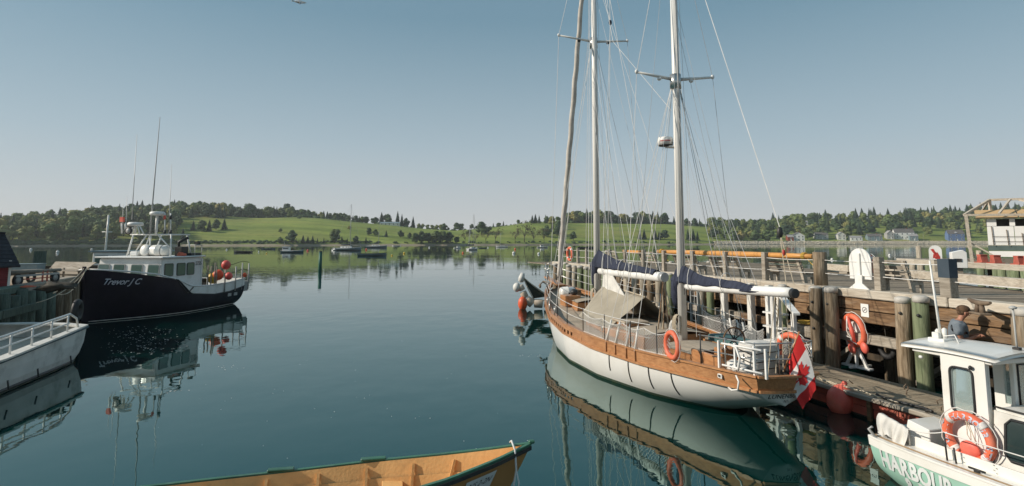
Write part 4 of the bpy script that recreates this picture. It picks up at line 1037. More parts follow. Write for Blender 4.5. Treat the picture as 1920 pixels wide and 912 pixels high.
for i in range(4): MB().add([sp_(-.2 + i * 2.02, -.15, 2.32), sp_(1.75 + i * 2.02, -.15, 2.32), sp_(1.75 + i * 2.02, 2.0, 2.86), sp_(-.2 + i * 2.02, 2.0, 2.86), sp_(-.2 + i * 2.02, -.15, 2.38), sp_(1.75 + i * 2.02, -.15, 2.38), sp_(1.75 + i * 2.02, 2.0, 2.92), sp_(-.2 + i * 2.02, 2.0, 2.92)], [(3, 2, 1, 0), (4, 5, 6, 7), (0, 1, 5, 4), (1, 2, 6, 5), (2, 3, 7, 6), (3, 0, 4, 7)]).build("roof_sheet", PLY, sh)
def bmm(a, b, w=.13, nm="frame_timber"): MB().beam(sp_(*a), sp_(*b), w, w).build(nm, PALEW, sh)
for x in (-.55, 2.2, 4.9, 7.6): bmm((x, -.4, -.35), (x + (-.12 if x < 0 else 0), -.4, 2.55), .17, "frame_post")
bmm((-.75, -.4, 2.55), (8, -.4, 2.40)); bmm((-.75, -.4, 2.55), (.6, 2.0, 3.55)); bmm((.6, 2.0, 3.55), (8, 2.0, 3.5)); bmm((.9, -.3, 2.6), (1.6, 2.0, 3.55), .1); bmm((2.2, -.2, 2.6), (4.2, 2.0, 3.5), .1)
bmm((4.6, -.3, 2.5), (2.0, 2.0, 3.5), .1); bmm((4.8, -.2, 2.5), (6.4, 2, 3.5), .1); bmm((.6, 2.0, 2.5), (.6, 2.0, 3.55)); bmm((4.2, 2.0, 2.5), (4.2, 2.0, 3.55)); bmm((0, 4.4, 2.5), (.6, 2.0, 3.55), .1)
bmm((-.7, -.35, .7), (-.2, -.2, -.3), .1); bmm((-.6, -.3, .9), (.8, -.3, -.1), .08)
for i in range(11): MB().tube([sp_(.55 + i * .68, -.06, .72), sp_(.5 + i * .68, -.06, 1.85 - .2 * (i % 3))], .022, 5).build("strut", CAST, sh)
for z in (.95, 1.25): MB().tube([sp_(.5, -.09, z), sp_(7.6, -.09, z)], .014, 4).build("guard_wire", ROPED, sh)
# ------------------------------------------------------------------ boats: shared hull tools
class Hull:
    """x forward from the transom, y to port, z up; tables over x"""
    def __init__(s, xs, bs, zr, zk, a, b, rake=0.0, rake_len=2.0):
        s.t = (xs, bs, zr, zk, a, b); s.rake = rake; s.rl = rake_len
    def q(s, k, x): return interp(x, s.t[0], s.t[k])
    def rail(s, x): return s.q(2, x)
    def y(s, x, z):
        zk, zr = s.q(3, x), s.q(2, x); t = min(max((z - zk) / max(zr - zk, 1e-3), 0), 1.25)
        if t >= 1: return s.q(1, x) * (1 + (t - 1) * .05)
        return s.q(1, x) * (1 - (1 - t) ** s.q(4, x)) ** (1 / s.q(5, x))
    def P(s, x, z, side=1, off=0.0):
        w = max(0.0, 1 - x / s.rl)
        return V(x - s.rake * w * (z - s.q(3, 0)), side * (s.y(x, z) + off), z)
    def skin(s, mb, x0, x1, zlo, zhi, nx, nz, side, off=0.0, power=1.0):
        # zlo/zhi: functions of x
        def fn(u, v):
            x = x0 + (x1 - x0) * u; a, b = zlo(x), zhi(x); return s.P(x, a + (b - a) * v, side, off)
        return mb.grid(fn, nx, nz, True, flip=(side > 0))
def sweep(mb, pts, outs, w, h, flat=True):
    """rectangular moulding along pts; outs = outward unit vectors"""
    vs = []; n = len(pts)
    for p, o in zip(pts, outs):
        o = Vector(o).normalized(); u = V(0, 0, 1)
        vs += [p - o * w / 2 - u * h / 2, p + o * w / 2 - u * h / 2, p + o * w / 2 + u * h / 2, p - o * w / 2 + u * h / 2]
    fs = [(3, 2, 1, 0), (4 * n - 4, 4 * n - 3, 4 * n - 2, 4 * n - 1)]
    for i in range(n - 1):
        for k in range(4):
            k2 = (k + 1) % 4; fs.append((4 * i + k, 4 * i + k2, 4 * i + 4 + k2, 4 * i + 4 + k))
    return mb.add(vs, fs, False)
def text_mesh(txt, size, shear=0.0, off=0.0, extr=0.0, space=1.0):
    cu = bpy.data.curves.new("t", 'FONT'); cu.body = txt; cu.size = size; cu.shear = shear; cu.offset = off; cu.extrude = extr
    cu.align_x = 'CENTER'; cu.align_y = 'CENTER'; cu.resolution_u = 3; cu.space_character = space
    ob = bpy.data.objects.new("t", cu); COL.objects.link(ob); dg = bpy.context.evaluated_depsgraph_get()
    me = bpy.data.meshes.new_from_object(ob.evaluated_get(dg)); bpy.data.objects.remove(ob); bpy.data.curves.remove(cu)
    return me
def text_on(txt, size, fn, m_, parent, name="lettering", **kw):
    me = text_mesh(txt, size, **kw)
    for v in me.vertices: v.co = fn(v.co.x, v.co.y)
    me.materials.clear(); me.materials.append(m_)
    for p in me.polygons: p.material_index = 0
    return link(name, me, parent)

# ------------------------------------------------------------------ the ketch
KE = V(-.2288, .9735, 0).normalized(); K0 = V(4.95, 11.15, 0); KRZ = math.atan2(KE.y, KE.x)
ketch = thing("ketch", "white two-masted wooden sailing yacht with varnished rail moored along the wharf", "sailing yacht", K0, KRZ)
KN = V(KE.y, -KE.x, 0)
def kx(px, y=0.0):                                        # x on the boat (offset y to port) seen in image column px
    a = (px - 960) / 1100; b = K0 - KN * y
    return (a * b.y - b.x) / (KE.x - a * KE.y)
H = Hull([0, .7, 1.5, 3, 5, 7, 9, 11, 12.5, 13.5, 14.0], [.62, .82, 1.04, 1.44, 1.80, 1.88, 1.68, 1.24, .80, .37, .05],
         [1.06, 1.04, 1.02, 1.0, 1.02, 1.09, 1.20, 1.38, 1.54, 1.67, 1.74], [.50, .26, .02, -.35, -.7, -.8, -.8, -.6, -.25, .35, 1.1],
         [2.0, 2.1, 2.3, 2.8, 3.0, 3.0, 2.7, 2.2, 1.7, 1.3, 1.0], [1.7, 1.75, 1.8, 1.9, 2.0, 2.0, 1.8, 1.5, 1.2, 1.0, 1.0], rake=.35, rake_len=1.6)
zw = lambda x: H.rail(x) - .27
WLP = mat("weed_green_bottom", (.045, .075, .055), (.09, .11, .06), rough=.6, scale=5)
HULLW = mat("hull_white", (0.80, 0.78, 0.735), (0.76, 0.74, 0.69), rough=0.16, scale=.8, spec=.5, dirt=(.55, .5, .4), dirt_amt=.22, dirt_scale=1.1)
zb = lambda x: max(.07, H.q(3, x) + .001)
m = MB()
for sd in (1, -1): H.skin(m, 0, 14.0, zb, zw, 64, 12, sd)
m.build("hull", HULLW, ketch, weld=True)
m = MB()
for sd in (1, -1): H.skin(m, 0, 14.0, lambda x: min(H.q(3, x), zb(x)), zb, 64, 6, sd)
m.build("bottom", WLP, ketch, weld=True)
# transom: white lower part, varnished upper part, curved face
def transom(z0, z1, mt, nm, off):
    mb = MB()
    def fn(u, v):
        z = z0 + (z1 - z0) * v; p = H.P(0, z, 1); y = p.y * (1 - 2 * u); bow = .10 * (1 - (2 * u - 1) ** 2)
        return V(p.x - bow - off, y, z)
    mb.grid(fn, 14, 8, True); return mb.build(nm, mt, ketch)
transom(.501, zw(0), HULLW, "transom", 0); transom(zw(0), H.rail(0), VARN, "transom_rail", .012)
# bulwark
def band(x0, x1, za, zb_, off, nx, nm, mt, sides=(1, -1), th=.03):
    for sd in sides:
        mb = MB(); f0 = lambda x: H.rail(x) + za; f1 = lambda x: H.rail(x) + zb_
        H.skin(mb, x0, x1, f0, f1, nx, 1, sd, off); H.skin(mb, x0, x1, f0, f1, nx, 1, -sd if False else sd, off - th)
        P = [(H.P(x0 + (x1 - x0) * i / nx, 0, sd), x0 + (x1 - x0) * i / nx) for i in range(nx + 1)]
        for fz in (f0, f1):
            vs = []; fs = []
            for _, x in P: vs += [H.P(x, fz(x), sd, off), H.P(x, fz(x), sd, off - th)]
            for i in range(nx): fs.append((2 * i, 2 * i + 1, 2 * i + 3, 2 * i + 2))
            mb.add(vs, fs, False)
        mb.build(nm, mt, ketch)
band(0, 5.6, -.275, 0, .016, 24, "bulwark_plank", VARN)
band(5.6, 13.95, -.275, -.235, .016, 34, "bulwark_plank", VARN)
band(5.6, 13.95, -.135, 0, .016, 34, "bulwark_plank", VARN)
x = 5.62
while x < 13.7:
    for sd in (1, -1):
        w = .13 if x > 6.0 else .3
        mb = MB(); a, b = H.P(x, H.rail(x) - .185, sd, .0), H.P(x + w, H.rail(x + w) - .185, sd, .0)
        mb.beam(a, b, .03, .102); mb.build("scupper_block", VARN, ketch)
    x += .27
def moulding(za, off, w, h, nm, mt, x0=-.0, x1=14.0, n=44):
    for sd in (1, -1):
        pts = [H.P(x0 + (x1 - x0) * i / n, H.rail(x0 + (x1 - x0) * i / n) + za, sd, off) for i in range(n + 1)]
        outs = []
        for i in range(n + 1):
            t = pts[min(i + 1, n)] - pts[max(i - 1, 0)]; outs.append(V(-t.y, t.x, 0) * (1 if sd > 0 else -1) if True else None)
        sweep(MB_ := MB(), pts, outs, w, h); MB_.build(nm, mt, ketch)
moulding(.012, -.015, .13, .035, "cap_rail", VARN); moulding(-.27, .03, .05, .05, "rub_rail", VARN)
mb = MB(); n = 12
for za, w, h, nm in ((.012, .12, .035, "cap_rail"), (-.27, .05, .05, "rub_rail")):
    mb = MB(); pts = []; outs = []
    for i in range(n + 1):
        u = i / n; z = H.rail(0) + za; p = H.P(0, z, 1); pts.append(V(p.x - .10 * (1 - (2 * u - 1) ** 2) - (.03 if za < 0 else 0), p.y * (1 - 2 * u) * 1.02, z)); outs.append((-1, 0, 0))
    sweep(mb, pts, outs, w, h); mb.build(nm, VARN, ketch)
# deck
zd = lambda x: H.rail(x) - .20
mb = MB(); mb.grid(lambda u, v: (lambda x: V(H.P(x, zd(x), 1).x, (H.y(x, zd(x)) - .03) * (1 - 2 * v), zd(x) + .05 * (1 - (2 * v - 1) ** 2)))(.02 + 13.7 * u), 40, 8, True); mb.build("deck", TEAK, ketch)
m = MB()
for sd in (1, -1):
    H.skin(m, .05, 13.8, lambda x: H.rail(x) - .22, lambda x: H.rail(x) - .155, 40, 1, sd, -.06)
m.build("waterway", BROWNW, ketch)
# cabin trunk + coamings + hatches
def hbox(x0, x1, y0, y1, z0, z1, nm, mt, bev=.015, par=None): return MB().b2((x0, y0, z0), (x1, y1, z1)).build(nm, mt, par or ketch, bevel=bev)
def trunk(x0, x1, hw0, hw1, h, nm):
    z0 = zd((x0 + x1) / 2) - .02; mb = MB()
    P = [V(x0, -hw0, z0), V(x1, -hw1, z0), V(x1, hw1, z0), V(x0, hw0, z0)]; T = [p + V(0, -.03 * np.sign(p.y), h) for p in P]
    mb.hexa(P + T); o = mb.build(nm, VARN, ketch, bevel=.01)
    mb = MB(); mb.grid(lambda u, v: V(x0 - .04 + (x1 - x0 + .08) * u, ((hw0 + (hw1 - hw0) * u) + .01) * (1 - 2 * v), z0 + h + .012 + .08 * (1 - (2 * v - 1) ** 2)), 8, 8); mb.build("coach_roof", TEAK, o)
    return o, z0 + h
tr1, zt = trunk(3.9, 7.6, .86, .98, .34, "cabin_trunk")
for x in (4.5, 5.4, 6.4):
    for sd in (1, -1):
        y = sd * (.86 + .12 * (x - 3.9) / 3.7 - .018); MB().lathe([(.085, 0), (.085, .012), (.06, .014)], (x, y, zt - .17), 14, (0, sd, 0)).build("portlight", STEEL, tr1)
tr2, z2 = trunk(2.1, 3.25, .62, .7, .26, "aft_trunk")
trunk(9.6, 11.2, .55, .45, .28, "fore_hatch_house")
hbox(.9, 2.0, .58, .66, .82, 1.2, "cockpit_coaming", VARN); hbox(.9, 2.0, -.66, -.58, .82, 1.2, "cockpit_coaming", VARN); hbox(.95, 1.05, -.58, .58, .8, 1.12, "cockpit_coaming", VARN)
hbox(1.05, 2.05, -.57, .57, .80, .83, "cockpit_sole", BROWNW)
# steering wheel on its box
hbox(1.62, 1.92, -.16, .16, .86, 1.22, "wheel_box", VARN)
wh = V(1.55, -.1, 1.42); mb = MB()
mb.tube([wh + V(0, .25 * math.cos(a * .2618), .25 * math.sin(a * .2618)) for a in range(24)], .018, 6, closed=True); wo = mb.build("steering_wheel", BROWNW, ketch)
mb = MB()
for k in range(8):
    a = k * math.pi / 4 + .2; mb.tube([wh, wh + V(0, .22 * math.cos(a), .22 * math.sin(a)), wh + V(0, .36 * math.cos(a), .36 * math.sin(a))], [.014, .011, .014], 6)
mb.lathe([(.05, -.03), (.05, .03)], wh, 10, (1, 0, 0)); mb.build("spoke", DARK, wo)
# teal box and white box aft / side
MB().b2((2.2, -1.22, .86), (3.6, -.72, 1.22)).build("side_locker", mat("teal_cover", (.05, .12, .125), (.07, .15, .15), rough=.7), ketch, bevel=.03)
MB().b2((1.9, -.72, .84), (3.7, -.66, 1.08)).build("locker_coaming", VARN, ketch)
# masts and spars
def spar(p0, p1, r0, r1, nm, mt, par=ketch, n=16): return MB().tube([p0, Vector(p0).lerp(Vector(p1), .5), p1], [r0, (r0 * 1.0 + r1) / 2, r1], n).build(nm, mt, par)
XF, XM = 9.1, 3.5
fm = spar((XF, 0, .9), (XF - .1, 0, 16.0), .112, .09, "foremast", MASTP); mz = spar((XM, 0, .8), (XM - .05, 0, 12.6), .105, .085, "mizzen_mast", MASTP)
for x, par, za, zb2 in ((XF, fm, 2.2, 15.5), (XM, mz, 2.2, 12.3)):
    MB().tube([(x - .125, 0, za), (x - .14, 0, zb2)], .022, 6).build("sail_track", GREYP, par)
ZS_F, ZS_M = WD(1109, 78, 20.0).z, WD(1258, 150, 14.6).z
for x, zs, par, hw in ((XF, ZS_F, fm, 1.28), (XM, ZS_M, mz, 1.06)):
    for sd in (1, -1):
        s_ = MB().tube([(x, sd * .1, zs), (x, sd * hw, zs + .12)], [.045, .03], 8).build("spreader", MASTP, par)
        MB().ball((x, sd * hw, zs + .13), (.04, .05, .06), 8, 6).build("spreader_boot", WHITE, s_)
        MB().lathe([(.05, 0), (.06, -.04), (.02, -.07)], (x, sd * hw * .42, zs + .01), 10).build("deck_light", WHITE if par is mz else DARK, par)
    MB().tube([(x, 0, zs - .25), (x, 0, zs + .12)], .14, 14).build("mast_band", STEEL, par)
# radar
q = V(XM + .22, .21, WD(1238, 265, 14.6).z)
rd = MB().lathe([(.10, -.12), (.17, -.105), (.19, -.08)], q, 20).build("radar_base", DARK, mz)
MB().lathe([(.19, -.08), (.195, .06), (.17, .115), (.02, .13)], q, 20).build("radar_dome", WHITE, mz)
MB().b2((XM, -.02, q.z - .16), (q.x, q.y, q.z - .12)).build("radar_bracket", STEEL, mz)
mb = MB()
for i in range(8):
    a = RAD(214 - i * 9) - KRZ * 0; mb.box(q + V(math.cos(RAD(118 + i * 10)) * .194, math.sin(RAD(118 + i * 10)) * .194, .01), (.006, .022, .03), rz=RAD(118 + i * 10))
mb.build("radar_lettering", LETTER_R, mz)
# booms
bz_f, bz_m = 2.50, 2.48
bf_ = MB(); bf_.lathe([(.09, 0), (.12, .1), (.13, .6), (.13, 4.2), (.12, 4.45)], (8.85, 0, 2.50), 14, (-1, 0, .012)); bo1 = bf_.build("main_boom", WHITE, ketch)
MB().lathe([(.115, 0), (.128, .02), (.128, .16), (.115, .18)], (4.52, 0, 2.555), 22, (-1, 0, 0), smooth=False).build("boom_end", ALU, bo1)
bm_ = MB(); bm_.lathe([(.06, 0), (.085, .15), (.095, .8), (.095, 3.4), (.09, 3.7)], (3.28, 0, 2.40), 14, (-1, 0, .045)); bo2 = bm_.build("mizzen_boom", WHITE, ketch)
MB().lathe([(.07, 0), (.085, .02), (.085, .10), (.06, .11)], (-.42, 0, 2.56), 22, (-1, 0, 0), smooth=False).build("boom_end", DARK, bo2)
def cover(x0, x1, zc, hts, nm, par, seed, lift=.12, wd=.135):
    mb = MB(); nx, nv = 70, 24; xs_ = [0, .05, .10, .2, .32, .5, .75, 1]
    def fn(u, v):
        x = x0 + (x1 - x0) * u; h = interp(u, xs_, hts); a = 2 * math.pi * v
        lo = .06 if u > .10 else .06 + .62 * (1 - u / .10)
        r = wd + .05 * max(0, .15 - u) * 6
        y = math.cos(a) * r * (1 if math.sin(a) < 0 else (1 - .35 * math.sin(a))); z = math.sin(a) * (h if math.sin(a) > 0 else lo)
        nn = noise.noise(V(x * 2.2 + seed, math.cos(a) * 1.2, math.sin(a) * 1.2)) * .04 + .014 * math.sin(x * 9 + a * 2.5 + seed + 2 * noise.noise(V(x, 0, seed))) + noise.noise(V(x * 7 + seed, z * 5, y * 4)) * .012
        k = 1 + nn / max(.12, r)
        return V(x + nn * .3, y * k, zc + lift + z * (1 + nn * 2.2))
    mb.grid(fn, nx, nv); return mb.build(nm, NAVY, par)
cover(9.32, 4.75, 2.50, [.20, .50, .52, .46, .34, .22, .15, .09], "sail_cover", bo1, 1.0, .14, .14)
cover(3.78, .40, 2.42, [.16, .36, .38, .32, .20, .16, .14, .08], "sail_cover", bo2, 5.0, .10, .11)
for x, z, h, r, par in ((8.2, 2.5, .58, .17, bo1), (6.9, 2.5, .34, .17, bo1), (2.9, 2.45, .40, .16, bo2), (1.6, 2.5, .22, .14, bo2)):
    MB().tube([(x, r * 1.15 * math.cos(a), z + .08 + (h if math.sin(a) > 0 else .2) * 1.06 * math.sin(a)) for a in np.linspace(0, 6.283, 18)[:-1]], .009, 4, closed=True).build("cover_lacing", WIREW, par)
# furled headsail
mb = MB(); a, b = V(13.35, 0, 1.85), V(9.25, 0, 15.9); ns_ = 60
def jf(u, v):
    p = a.lerp(b, u); r = (.10 if u < .5 else .10 - .07 * (u - .5)) * (.45 if u < .02 else 1) * (1 + .13 * math.sin(v * 2 * math.pi + u * 70) + .12 * noise.noise(V(u * 60, v * 3, 0)))
    return p + V(r * math.cos(v * 6.2832), r * math.sin(v * 6.2832), 0)
mb.grid(jf, 90, 10); mb.build("furled_headsail", SAILC, ketch)
MB().lathe([(.09, 0), (.10, .02), (.10, .10), (.05, .12)], (13.38, 0, 1.68), 14).build("furling_drum", STEEL, ketch)
# khaki boom tent, white panel, raft canister, deck boxes
mb = MB()
def tent(u, v):
    x = 8.35 - 2.85 * u; rz_ = 2.08 - .14 * u; c = abs(2 * v - 1); sd = 1 if v < .5 else -1
    hw = .95 + .15 * math.sin(u * 3); z = rz_ - (rz_ - 1.14) * c ** 1.15 - .05 * math.sin(c * math.pi) + .05 * noise.noise(V(u * 6, v * 4, 2)) + .018 * math.sin(u * 22 + 4 * c) * c
    return V(x + .18 * c * (u - .2), sd * hw * c ** .9, z - .03 * math.sin(u * math.pi))
mb.grid(tent, 40, 32); mb.build("canvas_tent", TANC, ketch)
MB().tube([(8.35, 0, 2.09), (5.5, 0, 1.95)], .02, 6).build("tent_ridge", ROPEM, ketch)
MB().hexa([V(8.5, .1, 1.55), V(6.4, .12, 1.75), V(6.4, .10, 1.75), V(8.5, .08, 1.55), V(8.3, .1, 2.42), V(7.5, .12, 2.42), V(7.5, .1, 2.42), V(8.3, .08, 2.42)]).build("white_panel", WHITEC, ketch)
hbox(5.0, 5.9, .15, .85, 1.30, 1.36, "hatch_board", TEAK); hbox(5.05, 5.8, .2, .8, 1.22, 1.30, "hatch_frame", VARN)
mb = MB(); mb.lathe([(.04, -.30), (.18, -.28), (.22, -.20), (.23, -.02), (.24, 0), (.23, .02), (.22, .20), (.18, .28), (.04, .30)], (11.6, .22, 1.55), 18, (0, 1, .0)); rc = mb.build("raft_canister", WHITE2, ketch)
mb = MB(); mb.prism([(-.05, -.04), (.05, -.04), (0, .05)], 0, .006, fn=lambda x, y, h: (11.6 - .232 - h, .22 - x, 1.55 + y)); mb.build("black_mark", DARK, rc)
hbox(10.3, 10.95, .15, .72, 1.18, 1.56, "deck_box", VARN, .02); MB().ball((10.6, .3, 1.66), (.14, .14, .12), 10, 8).build("dark_ventilator", DARK, ketch)
hbox(11.9, 12.5, -.45, -.12, 1.3, 1.62, "windlass_box", BROWNW, .02)
mb = MB(); mb.tube([(12.6, -.25, 1.58), (12.6, .25, 1.58)], .09, 10); mb.tube([(12.6, -.12, 1.35), (12.6, -.12, 1.62)], .06, 8); mb.build("windlass", CAST, ketch)
# bowsprit platform, bobstay, anchor
mb = MB(); mb.beam((13.0, 0, 1.72), (15.1, 0, 1.93), .34, .06, w2=.22); mb.build("bowsprit", VARN, ketch, bevel=.01)
MB().tube([(15.05, 0, 1.9), (13.75, 0, .45)], .014, 5).build("bobstay", STEEL, ketch)
mb = MB(); mb.tube([(15.1, .14, 1.75), (14.2, .14, 1.72)], .025, 6); mb.tube([(15.05, -.08, 1.55), (15.18, .14, 1.72), (15.05, .36, 1.55)], [.02, .035, .02], 6); mb.lathe([(.08, -.02), (.11, .03), (.04, .05)], (15.0, .3, 1.56), 10, (0, 1, 0)); mb.build("anchor", CAST, ketch)
def stanchions():
    for sd in (1, -1):
        xs_ = [4.4, 5.6, 6.8, 8.0, 9.2, 10.4, 11.6, 12.8]
        for x in xs_:
            MB().tube([H.P(x, H.rail(x) + .0, sd, -.03), H.P(x, H.rail(x), sd, -.03) + V(0, 0, .64)], .013, 6).build("stanchion", STEEL if sd < 0 else DARK, ketch)
        for zz in (.62, .33):
            pts = []
            for x in [2.6] + xs_ + [13.6]: pts += [H.P(x, H.rail(x), sd, -.03) + V(0, 0, zz)]
            sm = []
            for p_, q_ in zip(pts, pts[1:]): sm += sag(p_, q_, .015, 4)[:-1]
            MB().tube(sm + [pts[-1]], .008, 4).build("lifeline", WIREW, ketch)
        for x in (1.2, 2.4, 3.3):
            MB().tube([H.P(x, H.rail(x), sd, -.03), H.P(x, H.rail(x), sd, -.03) + V(0, 0, .62)], .014, 6).build("stanchion", DARK, ketch)
stanchions()
# bow pulpit
mb = MB()
for zz in (.62, .32): mb.tube([H.P(13.0, 1.6, 1) + V(0, -.03, zz), V(14.3, .25, 1.75 + zz), V(15.0, .08, 1.9 + zz), V(15.0, -.08, 1.9 + zz), V(14.3, -.25, 1.75 + zz), H.P(13.0, 1.6, -1) + V(0, .03, zz)], .014, 6)
for x, y in ((15.0, .08), (15.0, -.08), (14.2, .24), (14.2, -.24)): mb.tube([(x, y * .8, 1.8), (x, y, 2.5)], .013, 5)
mb.build("bow_pulpit", STEEL, ketch)
# stern pushpit
mb = MB()
for zz in (.58, .30): mb.tube([H.P(1.25, 1.03, 1) + V(0, -.04, zz), H.P(.4, 1.05, 1) + V(0, -.05, zz), V(-.12, .62, 1.06 + zz), V(-.22, 0, 1.06 + zz), V(-.12, -.62, 1.06 + zz), H.P(.4, 1.05, -1) + V(0, .05, zz), H.P(1.25, 1.03, -1) + V(0, .04, zz)], .014, 6)
for x, y in ((.5, .80), (.5, -.80), (-.12, .6), (-.18, .15), (-.12, -.6), (-.18, -.25)): mb.tube([(x, y, 1.05), (x, y, 1.66)], .013, 5)
mb.build("pushpit", STEEL, ketch)
# white ladder / frame lashed outside the port quarter rail
for i, px in enumerate((1318, 1336, 1357, 1373)):
    x = kx(px, 1.0); p = H.P(x, H.rail(x), 1, -.02); MB().b2(p + V(-.022, -.018, .02), p + V(.022, .018, .54)).build("frame_upright", WHITE, ketch)
xa, xb = kx(1314, 1.1), kx(1378, .9)
for zz, r in ((.10, .02), (.50, .022)): MB().tube([H.P(xa, H.rail(xa), 1, 0) + V(0, 0, zz), H.P(xb, H.rail(xb), 1, 0) + V(0, 0, zz)], r, 6).build("frame_rail", WHITE, ketch)
mb = MB(); p = H.P(.42, 1.05, 1, .02); mb.tube([p + V(.15, 0, .50), p + V(-.12, .03, .48), p + V(-.25, .05, .32), p + V(-.2, .05, .12), p + V(-.02, .03, .05)], .022, 7); mb.build("hoop", MASTP, ketch)
mb = MB(); mb.tube([p + V(-.12, .05, -.02), p + V(-.24, .08, -.10), p + V(-.2, .08, -.25), p + V(0, .07, -.31), p + V(.12, .06, -.29)], .018, 7); mb.build("side_hoop", MASTP, ketch)
# white wrapped bundle aft with lashings
mb = MB(); mb.grid(lambda u, v: (lambda a, z: V(.62 + .26 * math.copysign(abs(math.cos(a)) ** .5, math.cos(a)) * (1 + .08 * noise.noise(V(z * 4, a, 0))), -.02 + .34 * math.copysign(abs(math.sin(a)) ** .5, math.sin(a)) * (1 + .08 * noise.noise(V(z * 4, a, 5))), z))(2 * math.pi * v, .88 + .62 * u), 10, 28)
mb.grid(lambda u, v: V(.62 + .26 * u * math.copysign(abs(math.cos(6.2832 * v)) ** .5, math.cos(6.2832 * v)), -.02 + .34 * u * math.copysign(abs(math.sin(6.2832 * v)) ** .5, math.sin(6.2832 * v)), 1.5 + .06 * (1 - u * u)), 4, 28)
wb = mb.build("wrapped_bundle", WHITEC, ketch)
for zz in (1.08, 1.22, 1.38): MB().tube([(.62 + .30 * math.copysign(abs(math.cos(a)) ** .5, math.cos(a)), -.02 + .38 * math.copysign(abs(math.sin(a)) ** .5, math.sin(a)), zz + .03 * math.sin(a * 2)) for a in np.linspace(0, 6.283, 24)[:-1]], .010, 5, closed=True).build("bundle_lashing", ROPED, wb)
mb = MB(); mb.ball((.65, .42, 1.02), (.26, .2, .16), 14, 10, jit=.5); mb.build("canvas_heap", WHITEC, ketch)
MB().b2((-.05, -.36, .98), (.25, -.1, 1.35)).build("outboard_block", DARK, ketch, bevel=.04)
# small fair-lead in the bulwark
x = kx(1312, 1.1); p = H.P(x, H.rail(x) - .12, 1, .02); MB().box(p, (.15, .015, .09)).build("fairlead", WHITE, ketch, bevel=.02, seg=2); MB().box(p + V(0, .009, 0), (.075, .012, .04)).build("fairlead_hole", DARK, ketch)
# chainplate straps on the white topsides and turnbuckle covers at the rail
for px in (1141, 1165, 1189, 1214):
    x = kx(px, 1.6); z0 = H.rail(x) - .30
    MB().tube([H.P(x + .02 * i, z0 - .1 * i, 1, .012) for i in range(6 if px > 1150 else 5)], [.012] * (6 if px > 1150 else 5), 5).build("hull_strap", ROPED, ketch)
CH_M = [3.05, 3.4, 3.85, 4.25]
for x in CH_M:
    for sd in (1, -1):
        p = H.P(x, H.rail(x), sd, .03); t_ = V(XM, sd * .1, ZS_M - .2) - p; t_.normalize()
        MB().beam(p + V(0, sd * .0, -.27), p + V(0, 0, .02), .05, .03, up=(0, 1, 0)).build("chainplate_block", VARN, ketch)
        MB().tube([p - V(0, 0, .02), p + t_ * .55], .024, 7).build("shroud_cover", MASTP, ketch)
def wire(*pts, r=.007, m_=WIREM, nm="shroud", sg=0.0):
    P = [Vector(p) for p in pts]
    if sg and len(P) == 2: P = sag(P[0], P[1], sg, 8)
    return MB().tube(P, r, 4).build(nm, m_, ketch)
for sd in (1, -1):
    mmt = WIREW if sd > 0 else WIREM
    wire((XM, sd * .08, 12.3), (XM, sd * 1.06, ZS_M + .12), H.P(CH_M[1], H.rail(3.4), sd, .03), m_=mmt)
    for x in (CH_M[0], CH_M[2], CH_M[3]): wire((XM, sd * .1, ZS_M - .15), H.P(x, H.rail(x), sd, .03), m_=mmt)
    for x in (8.2, 9.0, 9.9):
        p = H.P(x, H.rail(x), sd, .03)
        MB().tube([p, p + V(0, 0, .3)], .02, 6).build("turnbuckle", STEEL, ketch)
    wire((XF, sd * .08, 15.6), (XF, sd * 1.28, ZS_F + .12), H.P(9.0, H.rail(9), sd, .03), m_=mmt)
    wire((XF, sd * .1, ZS_F - .2), H.P(8.2, H.rail(8.2), sd, .03), m_=mmt); wire((XF, sd * .1, ZS_F - .2), H.P(9.9, H.rail(9.9), sd, .03), m_=mmt)
    wire((XF, sd * .1, 12.9), (5.2, sd * 1.8, 1.1), nm="running_backstay", r=.006, m_=WIREW)
    wire((XF, sd * .1, ZS_F - .1), (6.3, sd * .1, 2.62), (5.2, sd * .1, 2.62), nm="lazy_jack", r=.005); wire((XF, sd * .1, ZS_F - 2), (7.6, sd * .1, 2.65), nm="lazy_jack", r=.005)
    wire((XM, sd * .1, ZS_M - .3), (1.7, sd * .1, 2.6), nm="lazy_jack", r=.005, m_=WIREM); wire((XM, sd * .1, ZS_M - .3), (.7, sd * .1, 2.62), nm="lazy_jack", r=.005, m_=WIREM)
wire((XM, 0, 12.4), (XF, 0, 15.5), nm="triatic_stay")
blk = V(-.18, 0, 3.65)
wire((XM - .1, 0, 12.4), blk + V(0, 0, .1), nm="topping_lift", r=.009, m_=WIREW)
MB().ball(blk, (.05, .06, .11), 10, 8).build("block", DARK, ketch)
wire(blk, (-.35, .05, 2.7), nm="topping_tackle", r=.010, m_=ROPEM); wire(blk, (-.42, -.06, 2.7), nm="topping_tackle", r=.010, m_=ROPEM); MB().ball((-.26, 0, 3.28), (.03, .03, .06), 8, 6).build("red_shackle", LETTER_R, ketch)
wire((XF - .1, 0, 15.5), (4.6, 0, 2.7), nm="main_topping_lift", r=.007, m_=WIREW)
wire((XF - .1, .02, 14.5), (5.3, .9, 9.1), (3.65, .05, 6.8), nm="halyard", r=.007, m_=WIREW)
MB().ball((5.9, .72, 9.9), (.05, .05, .08), 8, 6).build("block", NAVY, ketch)
wire((6.0, .72, 13.5), (5.9, .72, 9.9), (6.3, .8, 1.6), nm="halyard", r=.007, m_=WIREW)
wire((XF - .2, -.1, 14.8), (5.9, .72, 9.9), (5.5, 1.3, 1.7), nm="halyard", r=.006, m_=WIREW)
